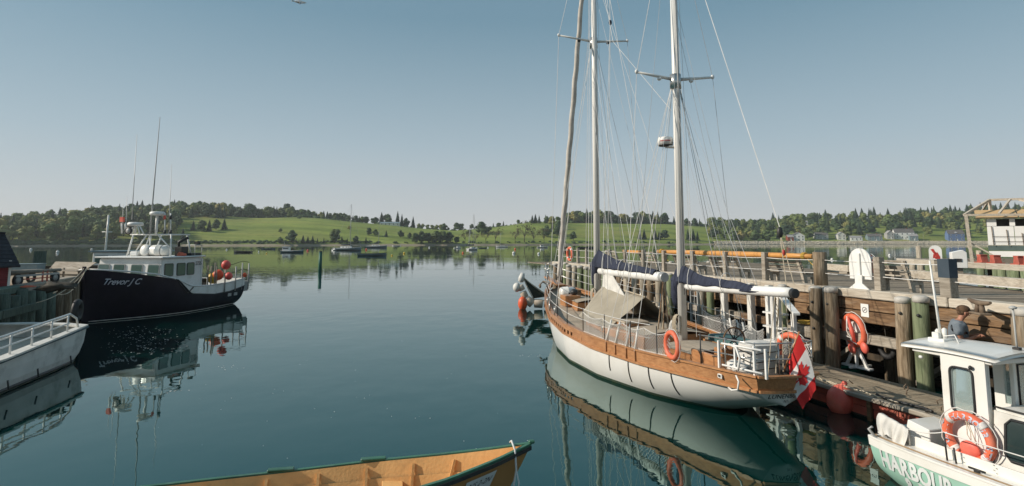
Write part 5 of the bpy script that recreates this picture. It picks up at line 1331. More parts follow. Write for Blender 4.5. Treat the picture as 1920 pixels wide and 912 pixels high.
for i, (xx, yy, zz, x2, y2, z2_) in enumerate([(XF - .14, .06, 14, 8.9, .3, 1.4), (XF - .14, -.06, 14, 8.85, -.3, 1.4), (XF, .13, 13, 9.2, .4, 1.3), (XM - .12, .05, 12, 3.3, .2, 1.2), (XM - .12, -.05, 12, 3.3, -.25, 1.2), (XM + .1, .1, 11.5, 4.4, .9, 1.5), (XM + .1, -.1, 11.5, 4.5, -.9, 1.5), (XM, -.11, 9, 2.6, -1.2, 1.1), (XM, .11, 7.2, 4.2, .5, 2.6), (XM, .11, 7.2, 4.4, .2, 2.65), (XF, 0, 12, 13.0, .0, 1.9), (XF - .1, -.1, 12, 6.8, -1.5, 1.3), (XF - .1, .1, 9, 7.2, .1, 2.8), (XM, -.1, 9.5, 1.8, -.9, 1.2)]):
    wire((xx, yy, zz), (x2, y2, z2_), nm="running_line", r=.0055, m_=(WIREM if i % 2 else WIREW))
for i in range(13):                                        # mainsheet falls and coiled halyards forward of the mizzen mast
    wire((4.35 + .03 * i, .05 - .02 * i, 2.42), (4.3 + .10 * math.sin(i * 1.7), .26 - .04 * i, 1.15), nm="sheet_fall", r=.013, m_=ROPEM if i % 3 else BROWNW)
for i in range(5): wire((-.25 + .05 * i, .04 * (i - 2), 2.46), (.15 - .12 * i, .25 * (i - 2), 1.12), nm="sheet_fall", r=.009, m_=ROPEM)
for (x, y, z) in ((3.42, .14, 1.5), (3.62, .12, 1.35), (8.95, .14, 1.7), (9.0, -.14, 1.6)):
    mb = MB()
    for k in range(5): mb.tube([(x + .02 * k, y + (.08 + .01 * k) * math.sin(t_) + .02, z + .22 * math.cos(t_)) for t_ in np.linspace(0, 6.283, 14)[:-1]], .010, 4, closed=True)
    mb.build("halyard_coil", ROPEM if z > 1.4 else WIREW, ketch)
# safety netting on the port quarter and by the stern
def net(P0, P1, h0, h1, par, cell=.08, r=.0058, hs=.3):
    mb = MB(); L_ = (P1 - P0).length; n = int(L_ / cell); pt = lambda s, f: P0.lerp(P1, s / L_) + V(0, 0, .03 + f * (h0 + (h1 - h0) * s / L_ - hs * math.sin(math.pi * min(1, s / L_)) * .35))
    nh = 6
    for k in range(-nh, n + 1):
        for dr in (1, -1):
            pts = [pt(min(max((k + (j if dr > 0 else nh - j)) * cell, 0), L_), j / nh) for j in range(nh + 1) if 0 <= (k + (j if dr > 0 else nh - j)) * cell <= L_]
            if len(pts) > 1: mb.tube(pts, r, 3, caps=False)
    for f in (0, 1): mb.tube([pt(L_ * i / 12, f) for i in range(13)], .008, 4)
    return mb.build("safety_net", WIREW, par)
xs_ = [(2.0, 2.8), (2.8, 3.6), (3.6, 4.5), (4.5, 5.6)]
for a_, b_ in xs_:
    net(H.P(a_, H.rail(a_), 1, -.03), H.P(b_, H.rail(b_), 1, -.03), .5, .5, ketch, hs=.25); net(H.P(a_, H.rail(a_), -1, -.03), H.P(b_, H.rail(b_), -1, -.03), .5, .5, ketch)
net(H.P(.1, 1.05, -1, -.03), H.P(1.2, 1.03, -1, -.03), .5, .5, ketch)
# name and port on the transom
def tfn(cz, arc):
    def f(x, y):
        z = cz + y - arc * x * x; p = H.P(0, z, 1); u = x / max(p.y, .1)
        return V(p.x - .10 * (1 - u * u) - .008, -x, z)
    return f
text_on("LUNENBURG", .115, tfn(.695, .12), LETTER_D, ketch, space=1.05, off=.001); text_on("N.S.", .07, tfn(.60, .1), LETTER_D, ketch)
# ensign staff and flag
fl = thing("flag", "red and white maple leaf flag hanging from the staff at the yacht's stern", "flag", K0 + V(0, 0, 0), 0)
def fw(px, py, D): return WD(px, py, D) - K0
MB().tube([fw(1469, 697, 11.12), fw(1499, 622, 10.82)], .016, 8).build("flagstaff", VARN, fl)
A_, B_ = fw(1498, 627, 10.80), fw(1479, 679, 11.00); C_, D_ = fw(1530, 731, 10.78), fw(1505, 768, 10.90)
def flag_pt(u, v):
    l = B_.lerp(D_, u) + V(-.06, 0, -.03) * math.sin(u * 3.14); r = A_.lerp(C_, u) + V(.075, 0, -.03) * math.sin(u * 3.14)
    p = r.lerp(l, v)
    return p + V(.008, .03, 0) * math.sin(v * 6.5 + u * 2.2) * (.25 + u * .7) + V(0, .010, 0) * math.sin(v * 13 + u * 5) * u
for nm, a_, b_, mt in (("red_panel", 0, .25, FLAGR), ("white_panel", .25, .75, FLAGW), ("red_panel", .75, 1, FLAGR)):
    MB().grid(lambda u, v: flag_pt(a_ + (b_ - a_) * u, v), 12, 24).build(nm, mt, fl)
leaf = [(0, .50), (.09, .335), (.19, .385), (.15, .11), (.28, .235), (.315, .165), (.455, .195), (.41, .05), (.47, .01), (.23, -.19), (.255, -.26), (.03, -.225), (.04, -.5)]
leaf = leaf + [(-x, y) for x, y in leaf[::-1][:-1]]
bm = bmesh.new(); vs = [bm.verts.new((x, y, 0)) for x, y in leaf]; bm.faces.new(vs); bmesh.ops.triangulate(bm, faces=bm.faces[:])
bmesh.ops.subdivide_edges(bm, edges=bm.edges[:], cuts=3, use_grid_fill=True)
for sdn in (-1, 1):
    me = bpy.data.meshes.new("maple_leaf"); bm.to_mesh(me)
    for v in me.vertices:
        u = .5 + v.co.x * .44; w = .5 - v.co.y * .80; p = flag_pt(u, w); nrm = (flag_pt(u + .01, w) - p).cross(flag_pt(u, w + .01) - p).normalized()
        v.co = p + nrm * .006 * sdn
    me.materials.append(FLAGR); link("maple_leaf", me, fl)
bm.free()
# life rings on the ketch
def kw(x, y, z): return K0 + KE * x - KN * y + V(0, 0, z)
x = kx(1246, 1.25); p = H.P(x, 1.0, 1, .02); life_ring(kw(p.x, p.y, 1.30), (0, 0, KRZ), "faded orange life ring on the yacht's port rail beside the netting", .86, bands=False)
life_ring(kw(.55, -.70, 1.36), (0, 0, KRZ + RAD(15)), "orange life ring with white bands on the yacht's starboard quarter rail", .95)

# ------------------------------------------------------------------ floats and net beyond the bow
fb = thing("float_boom", "string of pale foam floats with a dark net beyond the yacht's bow", "floats", Wz(1005, 577, 0), 0)
FO = fb.location
def fp(px, py, D=30.8): return WD(px, py, D) - FO
for i, (a_, b_, r) in enumerate([((1036, 571), (1020, 569), .21), ((1018, 570), (1001, 569), .22), ((999, 571), (987, 561), .22), ((986, 559), (980, 547), .18), ((980, 545), (975, 535), .16)]):
    p, q = fp(*a_), fp(*b_); d = (q - p); L_ = d.length; MB().lathe([(.02, 0), (r * .92, .02), (r, .05), (r, L_ - .05), (r * .92, L_ - .02), (.02, L_)], p, 14, d).build("foam_float", BURLAP, fb)
MB().ball(fp(969, 539), (.20, .2, .24), 14, 10).build("round_float", MATS["aged_white"], fb)
MB().lathe([(.02, 0), (.14, .05), (.16, .25), (.10, .5)], fp(976, 530), 12, (.25, 0, 1)).build("cone_float", WHITEC, fb)
q0, q1, q2 = fp(981, 521), fp(1030, 556), fp(1001, 560)
MB().add([q0, q1, q2, q0 + V(0, .08, 0), q1 + V(0, .08, 0), q2 + V(0, .08, 0)], [(0, 2, 1), (3, 4, 5), (0, 1, 4, 3), (1, 2, 5, 4), (2, 0, 3, 5)]).build("net_panel", mat("dark_net", (.02, .028, .022), (.04, .045, .03), rough=.95, scale=20), fb)
for a_, b_ in (((981, 520), (1001, 562)), ((981, 520), (1031, 557)), ((1001, 562), (1034, 562)), ((1031, 557), (1036, 540))): MB().tube(sag(fp(*a_), fp(*b_), .06, 6), .03, 5).build("edge_rope", ROPEM, fb)
q = Wz(980, 580, 0); o = thing("buoy", "orange ball buoy floating beside the string of foam floats", "buoy", q); MB().ball((0, 0, .28), (.24, .24, .36), 18, 12).build("ball", ORANGE, o); MB().tube([(0, 0, .6), (.05, 0, .72)], .04, 8).build("eye", DARK, o)
# ------------------------------------------------------------------ fishing boat with plum hull
TB = V(-16.90, 33.56, 0); TF = V(-.17, -.985, 0).normalized(); TRZ = math.atan2(TF.y, TF.x); TP = V(-TF.y, TF.x, 0)
tre = thing("fishing_boat", "dark plum hulled fishing boat with white wheelhouse moored at the left quay", "fishing boat", TB, TRZ)
def tw(px, py, D): 
    p = WD(px, py, D) - TB; return V(p.dot(TF), p.dot(TP), p.z)
TH = Hull([0, 1.5, 3, 4.3, 5.2, 6.2, 7.1, 7.8, 8.25], [1.98, 2.04, 2.06, 2.06, 2.0, 1.78, 1.36, .80, .06], [1.42, 1.28, 1.24, 1.30, 1.68, 1.97, 2.12, 2.22, 2.28],
          [-.25, -.35, -.45, -.5, -.55, -.55, -.5, -.4, -.05], [3.4, 3.4, 3.4, 3.2, 2.8, 2.2, 1.7, 1.4, 1.1], [2.2, 2.2, 2.2, 2.2, 2.0, 1.7, 1.3, 1.05, 1.0])
tdark = lambda x: interp(x, [0, 1.3, 2.6, 4.2, 4.35, 5.05, 5.2, 8.3], [1.0, .80, .76, .92, .98, 1.56, 1.68, 2.28])
m = MB(); m2 = MB()
for sd in (1, -1):
    TH.skin(m, 0, 8.25, lambda x: TH.q(3, x), lambda x: min(tdark(x), TH.rail(x)), 50, 10, sd)
    m2 = MB(); TH.skin(m2, 0, 5.2, tdark, lambda x: TH.rail(x), 30, 2, sd); m2.build("bulwark", WHITE, tre, weld=True)
m.build("hull", PLUM, tre, weld=True)
m = MB(); m.grid(lambda u, v: TH.P(0, -.25 + 1.25 * v, 1) * 1 if False else V(-.0 - .04 * math.sin(math.pi * u), TH.y(0, -.24 + 1.24 * v) * (1 - 2 * u), -.24 + 1.24 * v), 10, 6); m.build("transom", PLUM, tre)
m = MB(); m.grid(lambda u, v: V(-.0 - .04 * math.sin(math.pi * u), TH.y(0, 1.0 + .42 * v) * (1 - 2 * u), 1.0 + .42 * v), 10, 2); m.build("transom_bulwark", WHITE, tre)
m = MB()
for sd in (1, -1): m.tube([TH.P(x, TH.rail(x) + .0, sd, .0) for x in np.linspace(0, 8.2, 40)], .035, 6)
m.build("rail_cap", WHITE, tre)
for sd in (1, -1): MB().tube([TH.P(x, .045, sd, .012) for x in np.linspace(0, 8.0, 40)], .018, 5).build("waterline_stripe", MATS["aged_white"], tre)
for sd in (1, -1): MB().tube([TH.P(x, tdark(x), sd, .01) for x in np.linspace(0, 5.3, 40)], .03, 5).build("rub_strake", DARK, tre)
MB().grid(lambda u, v: V(.02 + 8.1 * u, (TH.y(.02 + 8.1 * u, .8) - .05) * (1 - 2 * v), interp(.02 + 8.1 * u, [0, 4.5, 5.5, 8.2], [.75, .75, 1.5, 1.9])), 30, 4).build("deck", MATS["aged_white"], tre)
MB().beam((8.28, 0, .1), (8.30, 0, 2.4), .12, .09, up=(1, 0, 0)).build("stem_post", PLUM, tre)
m = MB(); m.tube([TH.P(4.2, 1.24, 1, .015), TH.P(4.55, .98, 1, .015), TH.P(5.1, 1.50, 1, .015)], .03, 5); m.build("panel_trim", DARK, tre)
# cabin
XC0, XC1, YA, YB, ZR = 3.0, 5.75, -1.9, 1.6, 2.68
P = [V(XC0, YA, .75), V(XC0, YB, .75), V(XC1, YB, 1.0), V(XC1, YA, 1.0)]
m = MB(); m.hexa([V(XC1 + .1, YA, 1.0), V(XC1 + .1, YB, 1.0), V(XC0, YB, .7), V(XC0, YA, .7), V(XC1 - .05, YA + .04, ZR), V(XC1 - .05, YB - .04, ZR), V(XC0, YB - .04, ZR), V(XC0, YA + .04, ZR)][0:4][::-1] + [V(XC1 - .05, YA + .04, ZR), V(XC1 - .05, YB - .04, ZR), V(XC0, YB - .04, ZR), V(XC0, YA + .04, ZR)][::-1])
m.build("wheelhouse", WHITE, tre, bevel=.05, seg=2)
MB().b2((XC0 - .1, YA - .1, ZR), (XC1 + .12, YB + .1, ZR + .07)).build("roof", WHITE, tre, bevel=.025)
def twin(c, ux_, uy_, w, h, nrm):
    c, ux_, uy_, nrm = Vector(c), Vector(ux_), Vector(uy_), Vector(nrm)
    def rr(w, h, r):
        P = []
        for cx, cy, a0 in ((w / 2 - r, h / 2 - r, 0), (-w / 2 + r, h / 2 - r, 90), (-w / 2 + r, -h / 2 + r, 180), (w / 2 - r, -h / 2 + r, 270)):
            P += [(cx + r * math.cos(RAD(a0 + k * 30)), cy + r * math.sin(RAD(a0 + k * 30))) for k in range(4)]
        return P
    f = lambda x, y, h_: c + ux_ * x + uy_ * y + nrm * h_
    m = MB(); m.prism(rr(w + .07, h + .07, .08), -.02, .018, fn=f); o = m.build("window", DARK if nrm.y > .5 else GREYP, tre)
    m = MB(); m.prism(rr(w, h, .06), .0, .024, fn=f); m.build("pane", GLASSG, o)
for px in (196, 227, 262, 295):
    t_ = (px - 182) / (311 - 182); y = YA + (YB - YA) * t_ - .0
    twin((XC1 + .025, y, 2.12), (0, 1, 0), (-.09, 0, 1), .56, .50, (1, 0, .09))
for x, w in ((5.30, .50), (4.50, .52), (3.85, .46)): twin((x, YB - .02, 2.12), (1, 0, 0), (0, -.02, 1), w, .54, (0, 1, .02))
def tside(cx, cz): return lambda x, y: V(cx - x, YB + .012, cz + y)
text_on("2735", .27, tside(3.33, 2.36), LETTER_D, tre, space=.8)
MB().b2((3.02, YB - .02, 1.0), (3.1, YB + .015, 2.6)).build("corner_trim", WHITE, tre)
# bow lettering, laid along the curved hull
arc = [0.0]; xs_ = list(np.linspace(8.2, 5.6, 60)); pv = TH.P(xs_[0], 1.72, 1)
for x in xs_[1:]:
    q = TH.P(x, 1.72, 1); arc.append(arc[-1] + (q - pv).length); pv = q
def bowfn(x, y):
    s_ = x * .92 + 1.22; xx = float(np.interp(s_, arc, xs_)); z = 1.70 + y - (x) * .03; return TH.P(xx, z, 1, .016)
text_on("Trevor J C", .37, bowfn, LETTER_S, tre, shear=.42, space=.95, off=.006)
# roof frame (gantry), radars, antennas
ZT = 3.80; D_ = 28.9
def post(a, b, r, nm, mt=WHITE): MB().tube([a, b], r, 7).build(nm, mt, tre)
gx0, gx1 = 3.55, 4.65
for x, y in ((gx1, -1.05), (gx0, -1.05), (gx0, 1.05), (gx1, 1.05)): post((x + (.15 if x > 4 else -.15), y * 1.15, ZR + .05), (x, y, ZT), .04, "gantry_leg")
for a_, b_ in (((gx0, -1.2, ZT), (gx0, 1.2, ZT)), ((gx1, -1.2, ZT), (gx1, 1.2, ZT)), ((gx0, -1.05, ZT), (gx1, -1.05, ZT)), ((gx0, 1.05, ZT), (gx1, 1.05, ZT)), ((gx1, -.3, ZT), (gx1, -1.0, ZR + .1)), ((gx1, .3, ZT), (gx1, 1.0, ZR + .5)), ((gx0, -.4, ZT), (gx0, -.8, ZR + .1)), ((gx1, -.5, ZR + .1), (gx1, -.1, ZT))): post(a_, b_, .032, "gantry_bar")
def radar(px, py, D, w, stem, tag_):
    q = tw(px, py, D); 
    o = MB().lathe([(w * .75, -.08), (w, -.05), (w, .06), (w * .8, .10), (.02, .11)], q, 18).build("radar_dome", WHITE, tre)
    MB().tube([q - V(0, 0, .08), V(q.x, q.y, ZT if stem is None else stem)], .06, 8).build("radar_stem", WHITE, o)
radar(254, 421, 28.6, .34, 3.86, "a"); radar(295, 401, 28.9, .33, None, "b")
q = tw(241, 433, 28.2); MB().tube([q + V(0, .15 * math.cos(a), .15 * math.sin(a)) for a in np.linspace(0, 6.283, 16)[:-1]], .05, 8, closed=True).build("searchlight_rim", DARK, tre); MB().lathe([(.12, -.06), (.13, .04), (.02, .05)], q, 14, (1, 0, 0)).build("searchlight_glass", GREYP, tre)
for i, (a_, b_) in enumerate([((262, 440), (258, 424)), ((270, 440), (262, 424)), ((247, 440), (249, 426))]): post(tw(*a_, 28.4), tw(*b_, 28.4), .03, "bracket")
for (a_, b_, r) in [((247, 412), (257, 252), .016), ((281, 440), (300, 220), .028), ((316, 440), (322, 308), .015), ((236, 438), (238, 368), .014), ((230, 438), (231, 382), .012), ((208, 462), (209, 404), .03)]:
    p, q = tw(*a_, 29.0), tw(*b_, 29.0)
    if a_[0] == 208: continue
    MB().tube([p, p.lerp(q, .3), q], [r * 1.5, r * 1.2, r * .5], 6).build("antenna", ALU if r < .02 else GREYP, tre)
q = tw(229, 412, 28.9); MB().b2(q - V(.06, .09, .12), q + V(.06, .09, .12)).build("red_lamp", REDV, tre)
for px in (228, 235): post(tw(px, 438, 28.9), tw(px, 418, 28.9), .03, "lamp_post")
for px in (309, 320):
    post(tw(px, 440, 28.9), tw(px, 400, 28.9), .028, "lamp_post"); q = tw(px, 408, 28.9); MB().lathe([(.05, -.1), (.06, 0), (.05, .1)], q, 8).build("lamp", REDV if px == 309 else DARK, tre)
    q = tw(px, 436, 28.9); MB().lathe([(.05, -.1), (.06, 0), (.05, .1)], q, 8).build("lamp", DARK, tre)
c = tw(284, 474, 28.6); c = V(4.55, c.y, ZR + .33)
m = MB(); m.lathe([(.10, -.62), (.24, -.58), (.28, -.40), (.285, -.05), (.30, -.03), (.30, .03), (.285, .05), (.28, .40), (.24, .58), (.10, .62)], c, 18, (0, 1, 0)); cn = m.build("raft_canister", WHITE2, tre)
for y in (-.32, .30): MB().tube([c + V(.29 * math.cos(a), y, .29 * math.sin(a)) for a in np.linspace(0, 6.283, 18)[:-1]], .012, 5, closed=True).build("strap", DARK, cn)
MB().b2(c + V(-.2, -.5, -.36), c + V(.2, .5, -.26)).build("cradle", DARK, cn)
MB().lathe([(.22, -.10), (.27, -.06), (.28, .04), (.22, .1), (.03, .12)], V(4.75, tw(254, 464, 28.3).y, ZR + .36), 18, (1, .0, .2)).build("round_float", WHITE, tre)
MB().b2((4.3, -1.0, ZR + .07), (4.9, -.55, ZR + .3)).build("roof_box", WHITE, tre, bevel=.05)
# exhaust stack, rails, gear aft on the roof
p = V(3.9, 1.15, ZR); MB().b2(p + V(-.22, -.30, .07), p + V(.22, .12, .52)).build("stack_box", DARK, tre, bevel=.02); MB().tube([p + V(0, -.25, .5), p + V(.02, -.25, .75), p + V(-.2, .1, .98)], .07, 8).build("exhaust_pipe", DARK, tre)
MB().b2((3.05, .9, ZR + .07), (3.75, 1.5, ZR + .2)).build("roof_crate", DARK, tre)
m = MB()
for x, y in ((3.0, 1.5), (3.5, 1.5), (3.0, .6)): m.tube([(x, y, ZR), (x, y, ZR + .6)], .02, 5)
m.tube([(3.5, 1.5, ZR + .6), (3.0, 1.5, ZR + .6), (3.0, .6, ZR + .6)], .02, 5); m.build("roof_rail", GREYP, tre)
MB().b2((3.0, 1.2, ZR + .62), (3.2, 1.4, ZR + .78)).build("roof_lamp", DARK, tre); MB().ball((4.15, 1.3, ZR + .14), (.25, .2, .10), 10, 6, jit=.8).build("net_scraps", LIFER, tre)
# aft gear
for (px, py, rp, mt, nm) in [(409, 516, 9.5, ORANGE, "float_ball"), (424, 497, 8.2, PINKV, "float_ball"), (429, 518, 6.8, PINKV, "float_ball"), (399, 522, 9.5, YELV, "float_ball"), (459, 516, 4.0, ORANGE, "float_ball")]:
    D = 31.2 if px < 440 else 33.1; q = tw(px, py, D); r = rp * D / 1100; MB().ball(q, (r, r, r * 1.05), 16, 12).build(nm, mt, tre)
for px in (391, 397, 404, 407): 
    q = tw(px, 496, 30.8); MB().tube([V(q.x, q.y, .8), V(q.x, q.y, q.z + rg.uniform(-.1, .1))], .035, 6).build("gear_post", GREYW, tre)
for px, top, D in ((443, 500, 32.2), (455, 493, 33.0), (467, 494, 33.4), (423, 505, 31.4)):
    q = tw(px, top, D); MB().tube([V(q.x, q.y, .8), q], .035, 7).build("stern_post", GREYP, tre)
m = MB(); q0, q1, q2 = tw(424, 500, 31.4), tw(455, 490, 33.0), tw(467, 492, 33.4)
for dz in (0, -.45): m.tube([q0 + V(0, 0, dz), q1 + V(0, 0, dz), q2 + V(0, 0, dz)], .014, 4)
m.build("stern_rope", ROPED, tre)
MB().b2((2.2, .3, .8), (2.9, 1.3, 1.55)).build("dark_bin", DARK, tre, bevel=.04); MB().b2((-.35, 1.2, .7), (0.0, 1.95, 1.25)).build("stern_box", GREYP, tre)
for x in (1.3, .75): MB().b2(TH.P(x, .62, 1, .0) + V(-.14, 0, -.08), TH.P(x, .62, 1, .0) + V(.14, .03, .08)).build("scupper_plate", GREYP, tre)

# ------------------------------------------------------------------ left quay
QD = V(-.345, .939, 0).normalized(); Q0 = V(-16.3, 18.9, 0); QN = V(-QD.y, QD.x, 0); QRZ = math.atan2(QD.y, QD.x)   # local y = landward (left)
quay = thing("timber_quay", "old timber quay with green stained piles at the left edge", "quay", Q0, QRZ)
MB().b2((-7, .35, 1.6), (17.5, 40, 1.895)).build("deck", SANDM, quay)
MB().b2((-7, .95, -1.5), (17.5, 1.3, 1.6)).build("crib_wall", ROPED, quay)
s = -7
while s < 17.3: MB().b2((s, -.12, 1.74), (min(s + 2.9, 17.5), .36, 1.98)).build("cap_beam", rg.choice([LPILE, GREYW, LPILE]), quay, bevel=.03); s += 2.93
for i, s in enumerate([-3.2, -1.5, -.2, .55, 1.1, 1.75, 2.7, 3.6, 4.4, 5.3, 6.2, 7.4, 8.6, 10, 12, 14, 16]):
    MB().tube([(s, -.28, -.9), (s + .03, -.24, .8), (s, -.22, 1.80 + rg.uniform(-.1, .12))], [.19, .185, .17], 10).build("pile", LPILE if i < 8 else PILEM, quay)
for s in np.arange(-6.9, 2, 3): MB().b2((s, -.52, 1.12), (s + 2.9, -.40, 1.38)).build("waler", LPILE, quay, bevel=.015)
MB().b2((17.2, .3, 1.9), (17.55, 40, 2.08)).build("cap_beam", ROPED, quay)
def qz(px, py, z=1.9): p = Wz(px, py, z); return V(p.x, p.y, z)
# red hut
q = qz(16, 541); hut = thing("hut", "small red hut with a dark pitched roof at the left edge", "hut", q, math.atan2(.46, -.89))
for i in range(14): MB().b2((0, 0, .01 + i * .065), (.035, 3.0, .01 + i * .065 + .062)).build("clapboard", BARN, hut)
for i in range(32):
    z = .01 + i * .065; x0 = max(.04, (z - .78) / .85); x1 = 2.2 - max(0, (z - .78) / .85)
    if x1 - x0 > .1: MB().b2((x0, 0, z), (x1, .03, z + .062)).build("clapboard", BARN, hut)
MB().b2((-.02, -.02, 0), (.07, .05, .93)).build("corner_board", MATS["aged_white"], hut)
MB().b2((.05, .05, 0), (2.1, 2.9, .9)).build("core_wall", BARN, hut)
for sg in (0, 1):
    for k in range(9):
        x0, x1 = -.2 + k * .15, -.2 + (k + 1) * .15 + .03; z0, z1 = .70 + (x0 + .2) * .85, .70 + (x1 + .2) * .85
        if sg: x0, x1 = 2.2 - x0, 2.2 - x1
        MB().hexa([V(x0, -.2, z0), V(x1, -.2, z1), V(x1, 3.2, z1), V(x0, 3.2, z0), V(x0, -.2, z0 + .06), V(x1, -.2, z1 + .03), V(x1, 3.2, z1 + .03), V(x0, 3.2, z0 + .06)]).build("shingle_course", ROOFD, hut)
# cart with timbers
c = qz(30, 537); d = qz(104, 530); ct = thing("cart", "two-wheeled cart loaded with grey timbers on the quay", "cart", c, facing(c, d)); Lc = (d - c).length
for x in (.05, Lc - .05):
    o = MB().tube([(x + .17 * math.cos(a), 0, .2 + .17 * math.sin(a)) for a in np.linspace(0, 6.283, 18)[:-1]], .055, 8, closed=True).build("tyre", BLACK, ct); MB().lathe([(.12, -.03), (.12, .03)], (x, 0, .2), 12, (0, 1, 0)).build("rim", GREYP, o)
    MB().tube([(x + .17 * math.cos(a), .9, .2 + .17 * math.sin(a)) for a in np.linspace(0, 6.283, 18)[:-1]], .055, 8, closed=True).build("tyre", BLACK, ct)
for i in range(5): MB().tube([(-.25 + jit(0, .1), .02 + i * .19, .47 + jit(0, .02)), (Lc + .15 + jit(0, .15), .02 + i * .19, .46 + jit(0, .02))], [.075, .06], 8).build("timber", LOGM, ct)
MB().beam((-.1, -.02, .35), (Lc + .1, -.02, .35), .07, .07).build("side_frame", GREYP, ct); MB().beam((-.1, .9, .35), (Lc + .1, .9, .35), .07, .07).build("side_frame", GREYP, ct)
MB().beam((.2, 0, .22), (Lc - .2, 0, .22), .035, .035).build("axle_rod", REDP, ct)
for x in (Lc * .60, Lc * .72): MB().beam((x, -.06, 0), (x + .04, -.02, .5), .05, .05).build("stay", REDP, ct)
# wooden bench / table with sloping back panel
c = qz(92, 519); d = qz(160, 521); bt = thing("bench", "long wooden bench with a solid sloping back on the left quay", "bench", c, facing(c, d)); Lb = (d - c).length
MB().hexa([V(0, 0, .36), V(Lb, 0, .36), V(Lb, .04, .36), V(0, .04, .36), V(0, .22, .66), V(Lb + .3, .22, .66), V(Lb + .3, .26, .66), V(0, .26, .66)]).build("back_panel", GREYW, bt)
for x in (.02, Lb * .38, Lb * .8): MB().b2((x, -.02, 0), (x + .06, .04, .40)).build("leg", GREYW, bt)
MB().b2((0, -.4, .28), (Lb, 0, .32)).build("seat", GREYW, bt); MB().b2((Lb * .3, -.02, .06), (Lb * .95, .03, .14)).build("stretcher", PALEW, bt)
q = WD(76, 471, 36.5); MB().b2((-.24, -.24, -1.9), (.24, .24, q.z - 1.9)).build("mooring_post", LPILE, None, loc=(q.x, q.y, 1.9), rz=.3, label="dark square mooring post at the back edge of the left quay", category="post")
q = qz(30, 507); o = thing("skip", "blue grey metal bin behind the cart on the left quay", "bin", q, .2); MB().b2((-.35, 0, 0), (1.0, .8, .30)).build("bin_body", BLUEG, o, bevel=.02); MB().b2((-.38, -.03, .3), (1.03, .83, .34)).build("bin_lid", BLUEG, o)
# mooring lines
for i, (a_, b_, sg_) in enumerate([((8.2, .05, 2.3), Wz(68, 568, 1.5), .25), ((8.2, .0, 2.32), Wz(108, 552, 1.85), .35), ((8.2, -.1, 2.34), Wz(100, 550, 1.85), .12)]):
    a = TB + TF * a_[0] + TP * a_[1] + V(0, 0, a_[2]); MB().tube([p - a for p in sag(a, b_, sg_, 12)], .016, 5).build("mooring_line", ROPEM, None, loc=a, label=["long mooring line from the plum boat's bow down to the quay piles", "slack lower mooring line from the plum boat's bow to the quay", "taut upper mooring line from the plum boat's bow to the quay"][i], category="rope")
o = MB(); o.ball((0, 0, .08), (.55, .3, .14), 14, 8, jit=1.2); o.build("rope_pile", ROPED, None, loc=qz(98, 545) + V(-.2, .4, 0), label="dark heap of rope on the quay edge below the cart", category="rope")
c = qz(52, 541); coil("rope_coil", c + V(-.2, .2, 0), .3, 3, LIFER, "orange rope scattered on the quay beside the red hut")
for px in (122,):
    q = Wz(px, 556, 1.75); MB().tube([(.26 * math.cos(a), 0, .26 * math.sin(a)) for a in np.linspace(0, 6.283, 20)[:-1]], .10, 8, closed=True).build("tyre", BLACK, None, loc=q - V(0, 0, .45) + QN * (-.35), rz=QRZ, label="black tyre fender hanging on the left quay face below the cart", category="tyre")

# ------------------------------------------------------------------ white boat with railings, lower left
wbt = thing("work_boat", "white open deck boat with pipe railings in the lower left corner", "boat", V(-13.6, 13.5, 0), 0)
def wo_(x, y, z): return V(x + 13.6, y - 13.5, z)
near = [(-10.7, 10.0), (-11.1, 11.8), (-11.52, 13.6), (-11.98, 15.4), (-12.28, 16.6), (-12.6, 17.75)]
far_ = [(-13.4, 18.05), (-14.6, 18.2), (-15.9, 18.0), (-16.2, 15.0), (-16.1, 10.0)]
out = near + far_; n = len(out)
def inset(pl, k):
    cx, cy = -13.7, 13.5; return [(cx + (x - cx) * (1 - k), cy + (y - cy) * (1 - k * (1.0 if y < 17 else 1.6) * .8)) for x, y in pl]
def zt_(y): return interp(y, [10, 13.6, 17.8], [.78, .82, 1.0])
levels = [(-.35, .30), (-.1, .12), (.0, .075), (.25, .035), (.55, .012), (None, 0)]
m = MB(); vs = []
for z, k in levels:
    pl = inset(out, k); vs += [wo_(x, y, zt_(out[i][1]) if z is None else z) for i, (x, y) in enumerate(pl)]
fs = [(l * n + i, l * n + (i + 1) % n, (l + 1) * n + (i + 1) % n, (l + 1) * n + i) for l in range(len(levels) - 1) for i in range(n)]
m.add(vs, fs, False)
HW2 = mat("chalky_hull", (.78, .78, .74), (.66, .67, .63), rough=.5, scale=1.5, dirt=(.25, .26, .24), dirt_amt=.6, dirt_scale=1.8)
m.build("hull", HW2, wbt)
m = MB(); m.tube([wo_(x, y, zt_(y) - .04) for x, y in inset(out, -.006)], .035, 6, closed=True); m.build("rub_rail", mat("blue_trim", (.05, .10, .13), None), wbt)
m = MB(); pts = [wo_(x, y, zt_(y) + .012) for x, y in inset(out, .02)]; outs = [V(p.x, p.y, 0) for p in pts]; sweep(m, pts + pts[:1], outs + outs[:1], .30, .045); m.build("gunwale", MATS["aged_white"], wbt)
m = MB(); m.prism(inset(out, .03), .45, .62, fn=lambda x, y, h: wo_(x, y, h)); m.build("deck", mat("beige_deck", (.50, .45, .37), (.42, .37, .30), rough=.8, scale=2), wbt)
m = MB(); m.tube([wo_(x, y, .06) for x, y in inset(out, .07)], .05, 6, closed=True); m.build("boot_stripe", DARK, wbt)
rp = inset(near, .03)
def rail_at(y): return V(*[float(np.interp(y, [p[1] for p in rp], [p[0] for p in rp])), y, 0])
